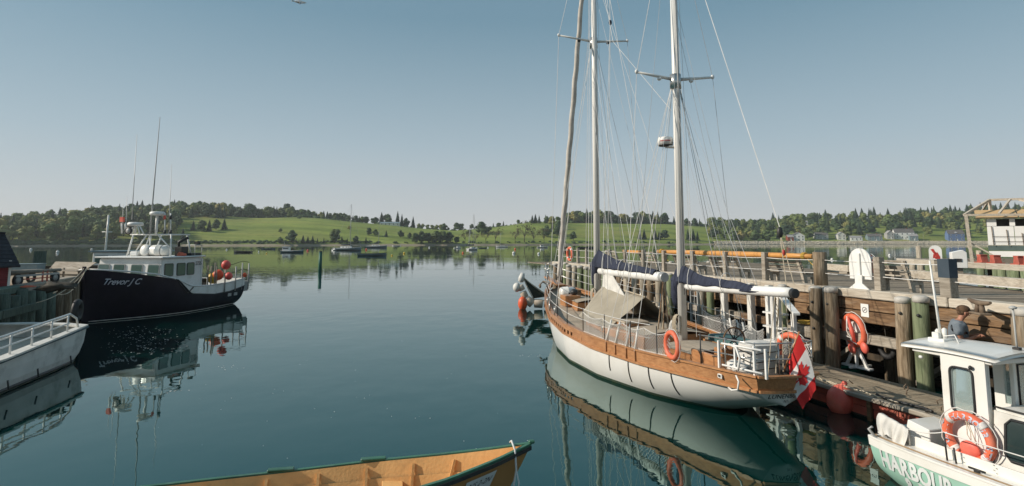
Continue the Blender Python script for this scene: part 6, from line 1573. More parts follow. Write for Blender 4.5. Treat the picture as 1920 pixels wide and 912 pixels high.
for zz, r, nm in ((.52, .028, "top_rail"), (.27, .022, "middle_rail")):
    pts = [wo_(rail_at(y).x, y, zt_(y) + zz - .02) for y in np.linspace(10, 16.75, 12)]
    if zz > .5: pts += [wo_(rail_at(17.2).x, 17.2, zt_(17.2) + .30), wo_(rail_at(17.35).x, 17.35, zt_(17.4))]
    MB().tube(pts, r, 8).build(nm, WHITE, wbt)
MB().tube([p + V(-.03, 0, -.09) for p in [wo_(rail_at(y).x, y, zt_(y) + .52) for y in np.linspace(10, 16.75, 12)]], .018, 6).build("rail_strip", WHITE, wbt)
for y in (11.0, 12.0, 13.0, 14.0, 14.9, 15.8, 16.65): MB().tube([wo_(rail_at(y).x, y, zt_(y)), wo_(rail_at(y).x, y, zt_(y) + .5)], .024, 7).build("rail_post", WHITE, wbt)
for y in (13.4, 14.6, 16.2): MB().tube([wo_(rail_at(y).x + .36, y, .42), wo_(rail_at(y).x + .38, y + .02, .22)], .02, 5).build("drain", DARK, wbt)

# ------------------------------------------------------------------ dory
DF = V(.981, .192, 0).normalized(); D0_ = V(-5.13, 6.74, 0); DRZ = math.atan2(DF.y, DF.x)
dory = thing("dory", "orange buff dory with dark green gunwales along the bottom of the picture", "rowing boat", D0_, DRZ)
dx = [0, .6, 1.4, 2.6, 3.6, 4.4, 5.0, 5.47]
def dz(x): return interp(x, dx, [.60, .57, .55, .56, .63, .72, .82, .92])
def dbs(x): return interp(x, dx, [.22, .42, .58, .68, .62, .42, .21, .015])
def dbb(x): return interp(x, dx, [.12, .22, .30, .34, .28, .16, .06, .006])
def dP(x, t, sd, off=0.0):
    z = -.08 + (dz(x) + .08) * t; y = dbb(x) + (dbs(x) - dbb(x)) * (t ** .9) - off
    return V(x - .55 * (1 - t) * max(0, (x - 3.8) / 1.67) + .35 * (1 - t) * max(0, 1 - x / 1.2), sd * max(y, .004), z)
nst = 4
for sd in (1, -1):
    for k in range(nst):
        t0, t1 = k / nst, (k + 1) / nst
        m = MB(); m.grid(lambda u, v: dP(5.47 * u, t0 + (t1 - t0) * v, sd, -.012 * (1 - v)), 34, 2, flip=sd > 0); m.build("outer_strake", BUFFO, dory)
        m = MB(); m.grid(lambda u, v: dP(5.44 * u, t0 + (t1 - t0 + .01) * v, sd, .028 + .024 * v), 34, 2, flip=sd < 0); m.build("inner_strake", BUFF, dory)
MB().grid(lambda u, v: V(5.0 * u + .2, dbb(5.0 * u + .2) * (1 - 2 * v) * .99, -.045), 20, 2).build("bottom_board", BUFF, dory)
for sd in (1, -1):
    pts = [dP(x, 1, sd, .01) + V(0, 0, .0) for x in np.linspace(0, 5.47, 40)]; outs = [V(0, sd, 0)] * 40
    m = MB(); sweep(m, [p_ - V(0, 0, .012) for p_ in pts], outs, .055, .07); m.build("gunwale", DGREEN, dory)
    m = MB(); sweep(m, [p + V(0, sd * .044, -.028) for p in pts], outs, .018, .045); m.build("rub_strip", DARK, dory)
    for x in (2.35, 3.5): 
        c = dP(x, 1, sd, .01); m = MB(); m.b2(c + V(-.16, -.045, .026), c + V(.16, .045, .055)); m.build("oar_pad", DGREEN, dory, bevel=.008)
for x in (.8, 1.5, 2.2, 2.82, 3.42, 4.02, 4.55):
    for sd in (1, -1):
        m = MB(); sweep(m, [dP(x, t, sd, .058) for t in (0.02, .3, .6, .93)], [V(0, sd, 0)] * 4, .04, .03); 
        m = MB(); 
        for t0, t1 in ((.02, .3), (.3, .6), (.6, .94)): m.beam(dP(x, t0, sd, .062), dP(x, t1, sd, .062), .035, .035, up=(1, 0, 0))
        m.build("frame_rib", BUFF, dory)
for x in (1.4, 2.6, 3.75): MB().b2((x - .13, -dbs(x) + .08, dz(x) - .25), (x + .13, dbs(x) - .08, dz(x) - .215)).build("thwart", BUFF, dory, bevel=.006)
m = MB(); m.beam((5.34, 0, .82), (5.49, 0, .955), .04, .05, up=(0, 1, 0)); m.b2((5.44, -.03, .93), (5.52, .03, .97)); m.build("stem_head", DGREEN, dory, bevel=.012)
def dside(x, y): 
    xx = 4.86 - x * -1.0; t = .74 + (y + .04 * x) / .8; return dP(xx, t, -1, -.022)
m = MB(); m.grid(lambda u, v: dside(-.20 + .40 * u, -.095 + .19 * v), 8, 4, flip=False); pl = m.build("number_plate", LETTER_W, dory)
def dtx(cy, cx=0): return lambda x, y: dside(x + cx, y + cy) + V(.0, -.004, .0)
text_on("NS 2-2N", .085, dtx(.02), LETTER_D, dory, shear=.3); text_on("LUNENBURG", .035, dtx(-.05), LETTER_D, dory)
m = MB(); c = V(5.22, -.03, .93)
m.tube([c + V(0, .12, .0), c + V(0, .02, .05), c + V(.02, -.10, -.02), c + V(.03, -.13, -.25), c + V(.0, -.12, -.42), c + V(-.01, -.12, -.75)], .013, 6)
m.tube([c + V(.03, -.13, -.25), c + V(.06, -.14, -.4), c + V(.05, -.13, -.52), c + V(-.0, -.12, -.5), c + V(-.07, -.12, -.62), c + V(-.06, -.12, -.8)], .011, 6); m.build("painter_rope", WIREW, dory)

# ------------------------------------------------------------------ harbour boat
HF = V(.303, -.953, 0).normalized(); HPp = V(-HF.y, HF.x, 0); HB0 = V(5.29, 9.01, 0) + HPp * 1.0; HRZ = math.atan2(HF.y, HF.x)
hb_ = thing("harbour_boat", "aqua and white harbour boat with a small wheelhouse in the lower right corner", "boat", HB0, HRZ)
HH = Hull([0, .25, 1, 2, 3.2, 4.2, 4.9, 5.3], [.93, 1.0, 1.05, 1.08, 1.0, .72, .36, .03], [.60, .60, .60, .61, .66, .75, .84, .9], [-.12, -.2, -.3, -.35, -.35, -.3, -.15, .2], [3, 3, 3, 3, 2.6, 1.9, 1.4, 1.0], [2, 2.1, 2.2, 2.2, 2, 1.5, 1.1, 1.0], rake=.12, rake_len=1.0)
m = MB(); m2 = MB(); m3 = MB()
for sd in (1, -1):
    HH.skin(m, 0, 5.3, lambda x: max(.03, HH.q(3, x)), lambda x: HH.rail(x) - .11, 40, 8, sd)
    HH.skin(m2, 0, 5.3, lambda x: HH.rail(x) - .11, lambda x: HH.rail(x), 40, 2, sd, .018)
    HH.skin(m3, 0, 5.3, lambda x: HH.q(3, x), lambda x: max(.03, HH.q(3, x)), 40, 4, sd)
m.build("hull", AQUA, hb_, weld=True); m2.build("sheer_band", WHITE2, hb_); m3.build("bottom", BURLAP, hb_, weld=True)
m = MB(); m.grid(lambda u, v: V(HH.P(0, -.1 + .6 * v, 1).x - .06 * math.sin(math.pi * u), HH.y(0, -.1 + .6 * v) * (1 - 2 * u), -.1 + .6 * v), 10, 5); m.build("transom", AQUA, hb_)
m = MB(); m.grid(lambda u, v: V(HH.P(0, .49 + .11 * v, 1).x - .075 * math.sin(math.pi * u) - .01, (HH.y(0, .49 + .11 * v) + .018) * (1 - 2 * u), .49 + .11 * v), 10, 2); m.build("transom_band", WHITE2, hb_)
def strip(y_in, w, h, dz_, nm, mt, x0=0.0, x1=5.2, sides=(1, -1)):
    for sd in sides:
        pts = [HH.P(x, HH.rail(x), sd, -y_in) + V(0, 0, dz_) for x in np.linspace(x0, x1, 30)]; m = MB(); sweep(m, pts, [V(0, sd, 0)] * 30, w, h); m.build(nm, mt, hb_, bevel=.006)
strip(.02, .09, .03, .01, "gunwale_cap", WHITE2); strip(.095, .07, .02, .012, "teak_strip", VARN if False else mat("pale_teak", (.50, .33, .18), (.40, .26, .14), rough=.6, scale=6)); strip(.20, .20, .02, .006, "side_deck", WHITE2)
strip(.31, .03, .16, .06, "coaming", WHITE2, .15, 5.0)
MB().b2((-.02, -.95, .58), (.14, .95, .62)).build("aft_deck", WHITE2, hb_, bevel=.01)
MB().b2((.1, -.72, .12), (4.5, .72, .18)).build("cockpit_sole", GREYP, hb_)
for x in (1.15, 1.55, 2.1): 
    m = MB()
    for k in range(5): m.lathe([(.008, 0), (.004, .006)], HH.P(x, HH.rail(x), -1, -.29) + V(.0 + .03 * (k % 2), -.01, .01 + .03 * k), 6, (0, -1, 0))
    m.build("bolt", GREYP, hb_)
# wheelhouse
WX0, WX1, WY0, WY1, WZ0, WZ1 = .80, 1.38, -.50, .46, .62, 1.95
MB_R = MB(); 
def roof(u, v): 
    x = .26 + 1.28 * u; y = -.60 + 1.18 * v; return V(x, y, 2.0 + .05 * math.sin(math.pi * v) + .02 * math.sin(math.pi * u))
m = MB(); m.grid(roof, 10, 10, flip=False); m.grid(lambda u, v: roof(u, v) - V(0, 0, .05), 10, 10, flip=True)
for (f0) in (lambda t: roof(t, 0), lambda t: roof(t, 1), lambda t: roof(0, t), lambda t: roof(1, t)):
    m.grid(lambda u, v: f0(u) - V(0, 0, .05 * v), 10, 1)
m.build("roof", WHITE2, hb_, weld=True); MB().b2((.38, -.54, 1.90), (1.46, .52, 1.96)).build("roof_beam", WHITE2, hb_, bevel=.01)
# side panel with rounded window opening (built as a frame round the glass)
def wpan(cx, cz, w, h, y, sd, holes=True, panel=(WX0, WX1, WZ0, WZ1), nm="side_panel"):
    x0, x1, z0, z1 = panel; a, b, c_, d = cx - w / 2, cx + w / 2, cz - h / 2, cz + h / 2
    m = MB(); yy = (y, y + .05 * sd) if sd > 0 else (y - .05, y)
    m.b2((x0, yy[0], z0), (a, yy[1], z1)); m.b2((b, yy[0], z0), (x1, yy[1], z1)); m.b2((a, yy[0], z0), (b, yy[1], c_)); m.b2((a, yy[0], d), (b, yy[1], z1)); o = m.build(nm, WHITE2, hb_)
    ysd = y + .055 * sd if sd > 0 else y - .055
    def rr(w, h, r): 
        P = []
        for qx, qy, a0 in ((w / 2 - r, h / 2 - r, 0), (-w / 2 + r, h / 2 - r, 90), (-w / 2 + r, -h / 2 + r, 180), (w / 2 - r, -h / 2 + r, 270)): P += [(qx + r * math.cos(RAD(a0 + k * 22.5)), qy + r * math.sin(RAD(a0 + k * 22.5))) for k in range(5)]
        return P
    P1 = rr(w + .03, h + .03, .07); m = MB(); m.tube([V(cx + p[0], ysd, cz + p[1]) for p in P1], .016, 6, closed=True); m.build("window_gasket", BLACK, o)
    CL = MATS.get("clear_glass")
    m = MB(); m.prism(rr(w + .02, h + .02, .06), y + .02 * sd, y + .028 * sd, fn=lambda p, q, hh: V(cx + p, hh, cz + q)); m.build("pane", CL, o)
gm = bpy.data.materials.new("clear_glass"); gm.use_nodes = True; MATS["clear_glass"] = gm
gn = gm.node_tree; gb = gn.nodes["Principled BSDF"]; gb.inputs["Base Color"].default_value = (.5, .62, .6, 1); gb.inputs["Roughness"].default_value = .03; gb.inputs["Alpha"].default_value = .32; gb.inputs["IOR"].default_value = 1.5
wpan(1.07, 1.50, .27, .56, WY0, -1); wpan(1.07, 1.50, .27, .56, WY1, 1)
# front: corner posts, open left half, post, glazed right half
for y in (-.52, -.02, .43): MB().b2((WX1 - .06, y, WZ0), (WX1 + .0, y + .055, WZ1)).build("front_post", WHITE2, hb_, bevel=.008)
MB().b2((WX1 - .05, -.5, .62), (WX1 - .002, .46, 1.28)).build("front_panel", WHITE2, hb_)
m = MB(); m.b2((WX1 - .035, .04, 1.30), (WX1 - .025, .43, 1.88)); m.build("pane", MATS["clear_glass"], hb_)
m = MB(); m.tube([(WX1, .06, 1.32), (WX1, .41, 1.32), (WX1, .41, 1.86), (WX1, .06, 1.86)], .014, 6, closed=True); m.build("window_gasket", BLACK, hb_)
# trunk cabin forward with big side windows
MB().hexa([V(WX1 + .02, -.60, .55), V(WX1 + .02, .60, .55), V(4.3, .42, .6), V(4.3, -.42, .6)][::-1] + [V(WX1 + .02, -.50, 1.36), V(WX1 + .02, .50, 1.36), V(4.0, .34, 1.25), V(4.0, -.34, 1.25)][::-1]).build("trunk_cabin", MATS["aged_white"], hb_, bevel=.03, seg=2)
for sd in (-1, 1):
    f = lambda x, z, o=0.0: V(x, sd * (.60 - (x - 1.4) * .0625 - (z - .55) * .118 + o), z)
    P = [(1.62, .78), (2.55, .78), (2.62, .84), (2.58, 1.20), (2.50, 1.27), (1.62, 1.27), (1.56, 1.20), (1.56, .85)]
    m = MB(); m.prism(P, .0, .014, fn=lambda x, z, h: f(x, z, h + .003)); o = m.build("side_window", GLASS, hb_)
    m = MB(); m.tube([f(x, z, .014) for x, z in P], .018, 6, closed=True); m.build("window_gasket", BLACK, o)
MB().tube([(WX1 + .03, -.47, 1.375), (2.2, -.45, 1.36)], .012, 6).build("grab_rail", DARK, hb_)
# seat locker, engine box, towel, bow roller things
MB().hexa([V(.12, -.62, .2), V(.62, -.62, .2), V(.62, -.1, .2), V(.12, -.1, .2), V(.30, -.62, .92), V(.62, -.62, .86), V(.62, -.1, .86), V(.30, -.1, .92)]).build("seat_back", WHITE2, hb_, bevel=.01)
MB().b2((.05, -.05, .2), (.5, .7, .66)).build("engine_box", MATS["aged_white"], hb_, bevel=.02)
MB().b2((.12, -.66, .2), (.28, -.15, .78)).build("dark_panel", BLUEB, hb_)
tk = MB()
def towel(u, v):
    k = v * 2 - 1; x = .0 + .44 * u + .02 * math.sin(k * 5 + u * 3); drop = max(0, abs(k) - .12) * (.30 + .05 * math.sin(u * 13) + .09 * (u > .5)); fold = (.030 * math.sin(u * 19 + k * 2) + .012 * math.sin(u * 41)) * min(1, abs(k) * 1.6)
    return V(x + .02 * math.sin(u * 16) * abs(k), -.78 + .07 * k / (abs(k) + .35) * 1.3 + fold, .94 - .10 * u - drop + .014 * noise.noise(V(u * 6, v * 5, 0)))
tk.grid(towel, 44, 20); twl = thing("towel", "white cloth hung over the stern rail of the aqua boat", "towel", HB0, HRZ); tk.build("cloth", WHITEC, twl)
m = MB(); m.tube([(.03, -.80, .6), (.03, -.78, .93), (.42, -.78, .83), (.46, -.80, .62)], .012, 6); m.build("stern_rail", STEEL, hb_)
m = MB(); m.tube([(.06, -.95, .61), (-.05, -.97, .72), (.0, -.95, .76)], .02, 6); m.build("cleat", GREYP, hb_)
for x in (1.02, 1.14): MB().tube([HH.P(x, .61, -1, -.20), HH.P(x, .61, -1, -.20) + V(-.02, 0, .36 if x < 1.1 else .2)], .012, 7).build("stanchion", DARK, hb_)
m = MB(); a = V(.45, -.78, .84); b = HH.P(1.02, .61, -1, -.20) + V(-.02, 0, .36); m.tube(sag(a, b, .03, 8) + sag(b, V(4.2, -.5, 1.0), .05, 10)[1:], .008, 5); m.build("safety_line", WIREW, hb_)
for x in (1.45, 2.3): m = MB(); c = HH.P(x, .61, -1, -.13); m.tube([c + V(-.10, 0, .05), c + V(.10, 0, .05)], .013, 6); m.b2(c + V(-.03, -.015, 0), c + V(.03, .015, .05)); m.build("deck_cleat", DARK, hb_)
# roof gear
def hw_(x, y, z): return V(x, y, z)
q = WD(1762, 628, 8.75) - HB0; ax, ay = q.dot(HF), q.dot(HPp)
m = MB(); m.b2((ax - .12, ay - .09, 2.03), (ax + .12, ay + .09, 2.09)); m.b2((ax - .07, ay - .07, 2.09), (ax + .03, ay + .0, 2.17)); m.lathe([(.035, 0), (.04, .10), (.02, .13)], (ax - .06, ay + .05, 2.08), 10); m.lathe([(.03, 0), (.035, .14), (.01, .16)], (ax + .05, ay + .03, 2.08), 10); m.build("instrument_cluster", WHITE, hb_, bevel=.006)
q2 = WD(1743, 489, 8.75) - HB0; MB().tube([(ax, ay + .02, 2.08), (q2.dot(HF), q2.dot(HPp), q2.z)], [.020, .012], 8).build("antenna", WHITE, hb_)
m = MB(); m.tube([(ax + .05, ay, 2.12), (ax + .2, ay + .02, 2.16), (ax + .28, ay - .02, 2.06)], .008, 5); m.build("cable", WHITE, hb_)
q = WD(1907, 655, 8.0) - HB0; gx_, gy_ = q.dot(HF), q.dot(HPp); q2 = WD(1899, 578, 8.0) - HB0
o = MB().tube([(gx_, gy_, 2.02), (q2.dot(HF), q2.dot(HPp), q2.z)], .012, 7).build("gps_pole", GREYP, hb_); MB().lathe([(.04, -.01), (.05, .01), (.02, .03)], (q2.dot(HF), q2.dot(HPp), q2.z), 12).build("gps_puck", GREYP, o); MB().b2((gx_ - .04, gy_ - .03, 2.03), (gx_ + .04, gy_ + .03, 2.09)).build("pole_base", DARK, o)
MB().lathe([(.02, 0), (.03, .02), (.01, .05)], (1.22, -.56, 1.83), 8, (0, -1, 0)).build("side_lamp", DARK, hb_); MB().lathe([(.02, 0), (.025, .04)], (.55, -.56, 1.84), 8, (-1, 0, 0)).build("lamp", WHITE, hb_)
# lettering on the hull
def hside(x0, z0): return lambda x, y: HH.P(x0 + x * .70, z0 + y - .02 * x, -1, .012)
text_on("HARBOUR", .315, hside(.70, .345), LETTER_W, hb_, off=.012, space=1.02); text_on("& B", .30, hside(.66, .11), LETTER_W, hb_, off=.012, space=1.1)
# its life ring with lettering and the pad inside
cx_, cz_ = 1.17, .93; RC = HB0 + HF * cx_ + HPp * (-.64) + V(0, 0, cz_)
lr = life_ring(RC, (RAD(6), 0, HRZ), "big orange life ring lettered HARBOUR on the aqua boat's wheelhouse side", .93)
def ringtext(txt, a0, size, R=.298):
    tot = len(txt)
    for i, ch in enumerate(txt):
        a = RAD(a0 - i * 15.5); me = text_mesh(ch, size, off=.003)
        for v in me.vertices:
            x, y = v.co.x, v.co.y; aa = a - x / R; rr = R + y
            bulge = math.sqrt(max(.0, .062 ** 2 - min(abs(y), .06) ** 2)); v.co = V(rr * math.cos(aa), -bulge - .004, rr * math.sin(aa))
        me.materials.clear(); me.materials.append(LETTER_B); 
        for p_ in me.polygons: p_.material_index = 0
        link("letter", me, lr)
ringtext("HARBOUR", 118, .11); ringtext("STN", -8, .11); ringtext("UNIT", 200, .11)
m = MB(); m.lathe([(.23, 0), (.23, .012), (.22, .016)], (cx_ + .03, -.553, cz_ - .02), 26, (0, -1, 0)); m.build("round_backing", WHITE, hb_)
m = MB(); m.ball((.0, -.01, -.16), (.14, .05, .12), 16, 10); m.build("red_pad", REDV, lr)
m = MB(); m.tube([(.02, -.02, .27), (.01, -.03, .05), (.05, -.03, -.02), (.06, -.03, .1), (.0, -.02, .26)], .006, 5); m.tube([(.03, -.02, .27), (.10, -.03, .02), (.12, -.03, -.05)], .006, 5); m.build("cord", ROPEM, lr)

# ------------------------------------------------------------------ the man on the dock
def skinned(name, pts, edges, rad, m_, parent, root=0, sub=2, smooth=True):
    me = bpy.data.meshes.new(name); me.from_pydata([tuple(p) for p in pts], edges, [])
    ob = bpy.data.objects.new(name, me); COL.objects.link(ob)
    md = ob.modifiers.new("skin", 'SKIN'); md.use_smooth_shade = True
    if not me.skin_vertices: 
        pass
    for i, r in enumerate(rad):
        d = me.skin_vertices[0].data[i]; d.radius = (r, r) if not isinstance(r, tuple) else r; d.use_root = (i == root)
    sb = ob.modifiers.new("sub", 'SUBSURF'); sb.levels = sub; sb.render_levels = sub
    dg = bpy.context.evaluated_depsgraph_get(); m2 = bpy.data.meshes.new_from_object(ob.evaluated_get(dg))
    bpy.data.objects.remove(ob); m2.materials.clear(); m2.materials.append(m_)
    for p in m2.polygons: p.use_smooth = True
    return m2
MX = Wz(1806, 752, .45); man = thing("person", "person in brown cap, grey T-shirt and jeans standing on the dock, head bowed", "person", MX, facing(MX, MX + V(.88, -.47, 0)))
man.scale = (1.05, 1.05, 1.04)
P = [(0, 0, .93), (0, 0, 1.08), (.01, 0, 1.24), (.02, 0, 1.38), (.05, 0, 1.47), (.085, 0, 1.54), (.13, 0, 1.60), (.155, 0, 1.66)]; E_ = [(i, i + 1) for i in range(7)]; R_ = [(.13, .10), (.125, .095), (.15, .105), (.13, .09), .052, .056, (.088, .078), (.075, .07)]
def limb(start, pts, rs):
    i0 = start
    for p, r in zip(pts, rs): P.append(p); R_.append(r); E_.append((i0, len(P) - 1)); i0 = len(P) - 1
    return i0
wr_ = []
for sd in (1, -1):
    k = limb(3, [(.0, sd * .17, 1.385), (-.02, sd * .225, 1.24), (.02, sd * .23, 1.12), (.13, sd * .17, 1.14), (.27, sd * .07, 1.19)], [.06, .048, .042, .038, .027]); wr_.append(k)
    k = limb(k, [(.31, sd * .05, 1.20), (.345, sd * .045, 1.205)], [(.026, .036), (.022, .036)])
    for j in range(4):
        a_ = (j - 1.5) * .017; limb(k, [(.365, sd * .045 + a_, 1.212 - .004 * j), (.388 - .004 * abs(j - 1.2), sd * .035 + a_ * 1.1, 1.200), (.393 - .004 * abs(j - 1.2), sd * .022 + a_, 1.182)], [.0095, .0085, .007])
    limb(k - 1, [(.325, sd * .012, 1.225), (.350, -sd * .0 + sd * .004, 1.228)], [.010, .008])
    hp = limb(0, [(0, sd * .085, .88), (.02, sd * .10, .50), (-.01, sd * .11, .12), (-.0, sd * .115, .05), (.12, sd * .125, .035), (.19, sd * .13, .025)], [.095, .06, .045, .04, .038, .03])
me = skinned("body", [V(*p) for p in P], E_, R_, SKIN, man); link("body", me, man)
sh_P = [(0, 0, .90), (0, 0, 1.06), (.01, 0, 1.22), (.02, 0, 1.36), (.04, 0, 1.455)]; sh_E = [(0, 1), (1, 2), (2, 3), (3, 4)]; sh_R = [(.165, .145), (.160, .135), (.185, .138), (.175, .13), (.085, .085)]
for sd in (1, -1):
    b = len(sh_P); sh_P += [(.0, sd * .175, 1.38), (-.018, sd * .225, 1.26), (-.012, sd * .232, 1.20)]; sh_E += [(3, b), (b, b + 1), (b + 1, b + 2)]; sh_R += [.098, .078, .080]
link("shirt", skinned("shirt", [V(*p) for p in sh_P], sh_E, sh_R, SHIRT, man), man)
jP = [(0, 0, .96), (0, 0, .86)]; jE = [(0, 1)]; jR = [(.150, .125), (.145, .125)]
for sd in (1, -1):
    b = len(jP); jP += [(.005, sd * .09, .78), (.025, sd * .105, .50), (-.005, sd * .115, .14), (-.005, sd * .115, .06)]; jE += [(1, b), (b, b + 1), (b + 1, b + 2), (b + 2, b + 3)]; jR += [.105, .085, .075, .08]
link("jeans", skinned("jeans", [V(*p) for p in jP], jE, jR, DENIM, man), man)
for sd in (1, -1): MB().ball((.09, sd * .125, .045), (.15, .055, .05), 12, 8).build("shoe", DARK, man)
hd = MB(); hc = V(.125, 0, 1.625)
hd.ball(hc + V(-.02, 0, .035), (.108, .090, .082), 18, 12); hd.build("cap", HAIRM, man)
m = MB(); m.grid(lambda u, v: hc + V(.055 + .12 * u * math.cos((v - .5) * 2.0), .075 * (2 * v - 1) * (1 - .25 * u), .045 - .055 * u), 5, 8); m.grid(lambda u, v: hc + V(.055 + .12 * u * math.cos((v - .5) * 2.0), .075 * (2 * v - 1) * (1 - .25 * u), .037 - .055 * u), 5, 8); m.build("cap_peak", HAIRM, man)
m = MB(); m.tube([hc + V(.065, .0, -.005), hc + V(.098, 0, -.035), hc + V(.078, 0, -.048)], [.008, .013, .008], 8); m.build("nose", SKIN, man)
for sd in (1, -1): MB().ball(hc + V(-.005, sd * .082, -.03), (.018, .008, .028), 8, 6).build("ear", SKIN, man); MB().ball(hc + V(.072, sd * .032, -.012), (.010, .012, .008), 8, 6).build("eye", DARK, man)
m = MB(); m.tube([hc + V(.06, -.025, -.075), hc + V(.072, 0, -.073), hc + V(.06, .025, -.075)], .005, 5); m.build("mouth", LETTER_R, man)
m = MB(); m.tube([hc + V(.06, .07, -.01), hc + V(.085, .04, -.015), hc + V(.088, 0, -.012), hc + V(.085, -.04, -.015), hc + V(.06, -.07, -.01)], .006, 5); m.build("glasses", DARK, man)
MB().ball(hc + V(-.045, 0, -.02), (.075, .083, .06), 14, 10).build("hair", HAIRM, man)

# ------------------------------------------------------------------ gull
gu = thing("gull", "gull flying past at the very top of the picture", "gull", WD(562, 4, 26), RAD(35))
m = MB(); m.lathe([(.005, -.26), (.04, -.2), (.075, -.05), (.07, .08), (.045, .16), (.05, .2), (.03, .25), (.004, .27)], (0, 0, 0), 14, (1, 0, .1)); m.build("body", WHITE, gu)
for sd in (1, -1):
    w = [(.05, 0), (.09, .18), (.05, .38), (-.12, .62), (-.14, .60), (-.07, .34), (-.08, .15), (-.09, 0)]
    m = MB(); m.prism(w, 0, .012, fn=lambda x, y, h: V(x, sd * y * .75, .03 + h - (y * .45 if sd < 0 else -y * .5) * (1 if y < .4 else 1.2))); m.build("wing", MATS["grey_paint"], gu)
m = MB(); m.prism([(-.22, -.03), (-.36, -.07), (-.36, .07), (-.22, .03)], -.01, .0, fn=lambda x, y, h: (x, y, h - .02)); m.build("tail", WHITE, gu); MB().tube([(.26, 0, .03), (.31, 0, .025)], [.012, .004], 6).build("beak", YELV, gu)

# ------------------------------------------------------------------ moored boats far out
def moored(px, wy, lpx, label, kind, hullm=WHITE, rz=0.0, mast=None, cab=None, top=None, nm="moored_boat", cat="boat"):
    p = Wz(px, wy, 0); Lh = lpx * p.y / 1100; o = thing(nm, label, cat, p, rz)
    fb_ = Lh * (.085 if kind != "skiff" else .08); bw = Lh * (.16 if kind == "sail" else .19)
    h = Hull([-Lh / 2, -Lh * .25, 0, Lh * .25, Lh * .42, Lh * .5], [bw * .75, bw * .95, bw, bw * .8, bw * .35, .02], [fb_, fb_ * .92, fb_ * .95, fb_ * 1.1, fb_ * 1.3, fb_ * 1.4], [-.1] * 6, [2.6, 2.6, 2.6, 2, 1.4, 1.1], [2, 2, 2, 1.6, 1.1, 1])
    m = MB()
    for sd in (1, -1): h.skin(m, -Lh / 2, Lh / 2, lambda x: -.1, lambda x: h.rail(x), 14, 4, sd)
    m.add([V(-Lh / 2, h.y(-Lh / 2, z) * s_, z) for z in (-.05, fb_) for s_ in (-1, 1)], [(0, 1, 3, 2)]); m.build("hull", hullm, o, weld=True)
    MB().grid(lambda u, v: (lambda x: V(x, h.q(1, x) * .96 * (1 - 2 * v), h.rail(x) - (.04 if kind != "skiff" else fb_ * .5)))(-Lh * .49 + Lh * .98 * u), 12, 2).build("deck", MATS["aged_white"] if kind != "skiff" else GREYP, o)
    m = MB()
    for sd in (1, -1): m.tube([h.P(x, h.rail(x), sd, 0) for x in np.linspace(-Lh / 2, Lh / 2, 14)], .05, 4)
    m.build("gunwale", DARK if kind == "skiff" else WHITE, o)
    if kind == "sail":
        c = MB().b2((-Lh * .22, -bw * .5, fb_), (Lh * .14, bw * .5, fb_ + Lh * .055)).build("cabin", WHITE, o, bevel=.04)
        for x in (-.12, .0, .08): 
            for sd in (1, -1): MB().b2((Lh * x - .25, sd * bw * .5 - .03, fb_ + Lh * .02), (Lh * x + .25, sd * bw * .5 + .03, fb_ + Lh * .04)).build("cabin_window", GLASS, c)
    if kind == "motor":
        c = MB().b2((cab[0] * Lh, -bw * .7, fb_ * .6), (cab[1] * Lh, bw * .7, fb_ + Lh * .17)).build("wheelhouse", WHITE, o, bevel=.04)
        for sd in (1, -1): MB().b2((cab[0] * Lh + .2, sd * bw * .7 - .03, fb_ + Lh * .08), (cab[1] * Lh - .2, sd * bw * .7 + .03, fb_ + Lh * .14)).build("window_band", GLASS, c)
        MB().b2((cab[0] * Lh - .2, -bw * .75, fb_ + Lh * .17), (cab[1] * Lh + .3, bw * .75, fb_ + Lh * .185)).build("roof", WHITE, o)
        MB().tube([((cab[0] + .05) * Lh, 0, fb_ + Lh * .18), ((cab[0] + .05) * Lh, 0, fb_ + Lh * .42)], .05, 5).build("antenna", GREYP, o)
    for mx_, ty in (mast or []):
        zt = CAM_H + (452 - ty) / 1100 * p.y; ms = MB().tube([(mx_ * Lh, 0, fb_), (mx_ * Lh, 0, zt)], [.10, .07], 6).build("mast", GREYP, o)
        m = MB(); m.tube([(Lh * .48, 0, fb_ * 1.3), (mx_ * Lh, 0, zt)], .025, 3); m.tube([(-Lh * .48, 0, fb_), (mx_ * Lh, 0, zt)], .025, 3)
        for sd in (1, -1): m.tube([(mx_ * Lh, sd * bw, fb_), (mx_ * Lh, sd * .4, zt * .6), (mx_ * Lh, 0, zt)], .02, 3)
        m.build("rigging", WIREM, o); m = MB(); m.tube([(mx_ * Lh, 0, fb_ + 1.3), (mx_ * Lh - Lh * .32, 0, fb_ + 1.25)], [.22, .12], 7); m.build("boom_cover", NAVY if top is None else top, o)
    if kind == "skiff":
        MB().b2((-.2, -bw * .8, fb_ * .6), (.15, bw * .8, fb_ * .75)).build("thwart", MATS["aged_white"], o)
    return o
moored(455, 474, 34, "low black launch moored off the stern of the plum fishing boat", "skiff", DARK, RAD(176)); 
q = Wz(455, 474, 0); 
moored(548, 474, 40, "teal hulled work boat with a white cabin moored before the field", "motor", BLUEB, RAD(4), cab=(-.42, -.12))
moored(503, 468, 24, "small pale grey boat moored left of the teal work boat", "skiff", BLUEG, RAD(10))
moored(651, 470, 54, "large blue grey sloop with the tallest mast moored at mid left", "sail", BLUEG, RAD(-6), mast=[(.1, 384)])
moored(630, 470, 18, "white cabin cruiser moored behind the stern of the tall sloop", "motor", WHITE, RAD(60), cab=(-.3, .25))
moored(706, 465, 38, "smaller grey sloop moored behind the open white skiff", "sail", BLUEG, RAD(3), mast=[(.1, 408)])
moored(698, 480, 52, "open white and blue skiff moored nearest in the middle water", "skiff", BLUEG, RAD(3))
moored(743, 462, 16, "tiny white dinghy moored near the shore right of the skiff", "skiff", WHITE, RAD(170))
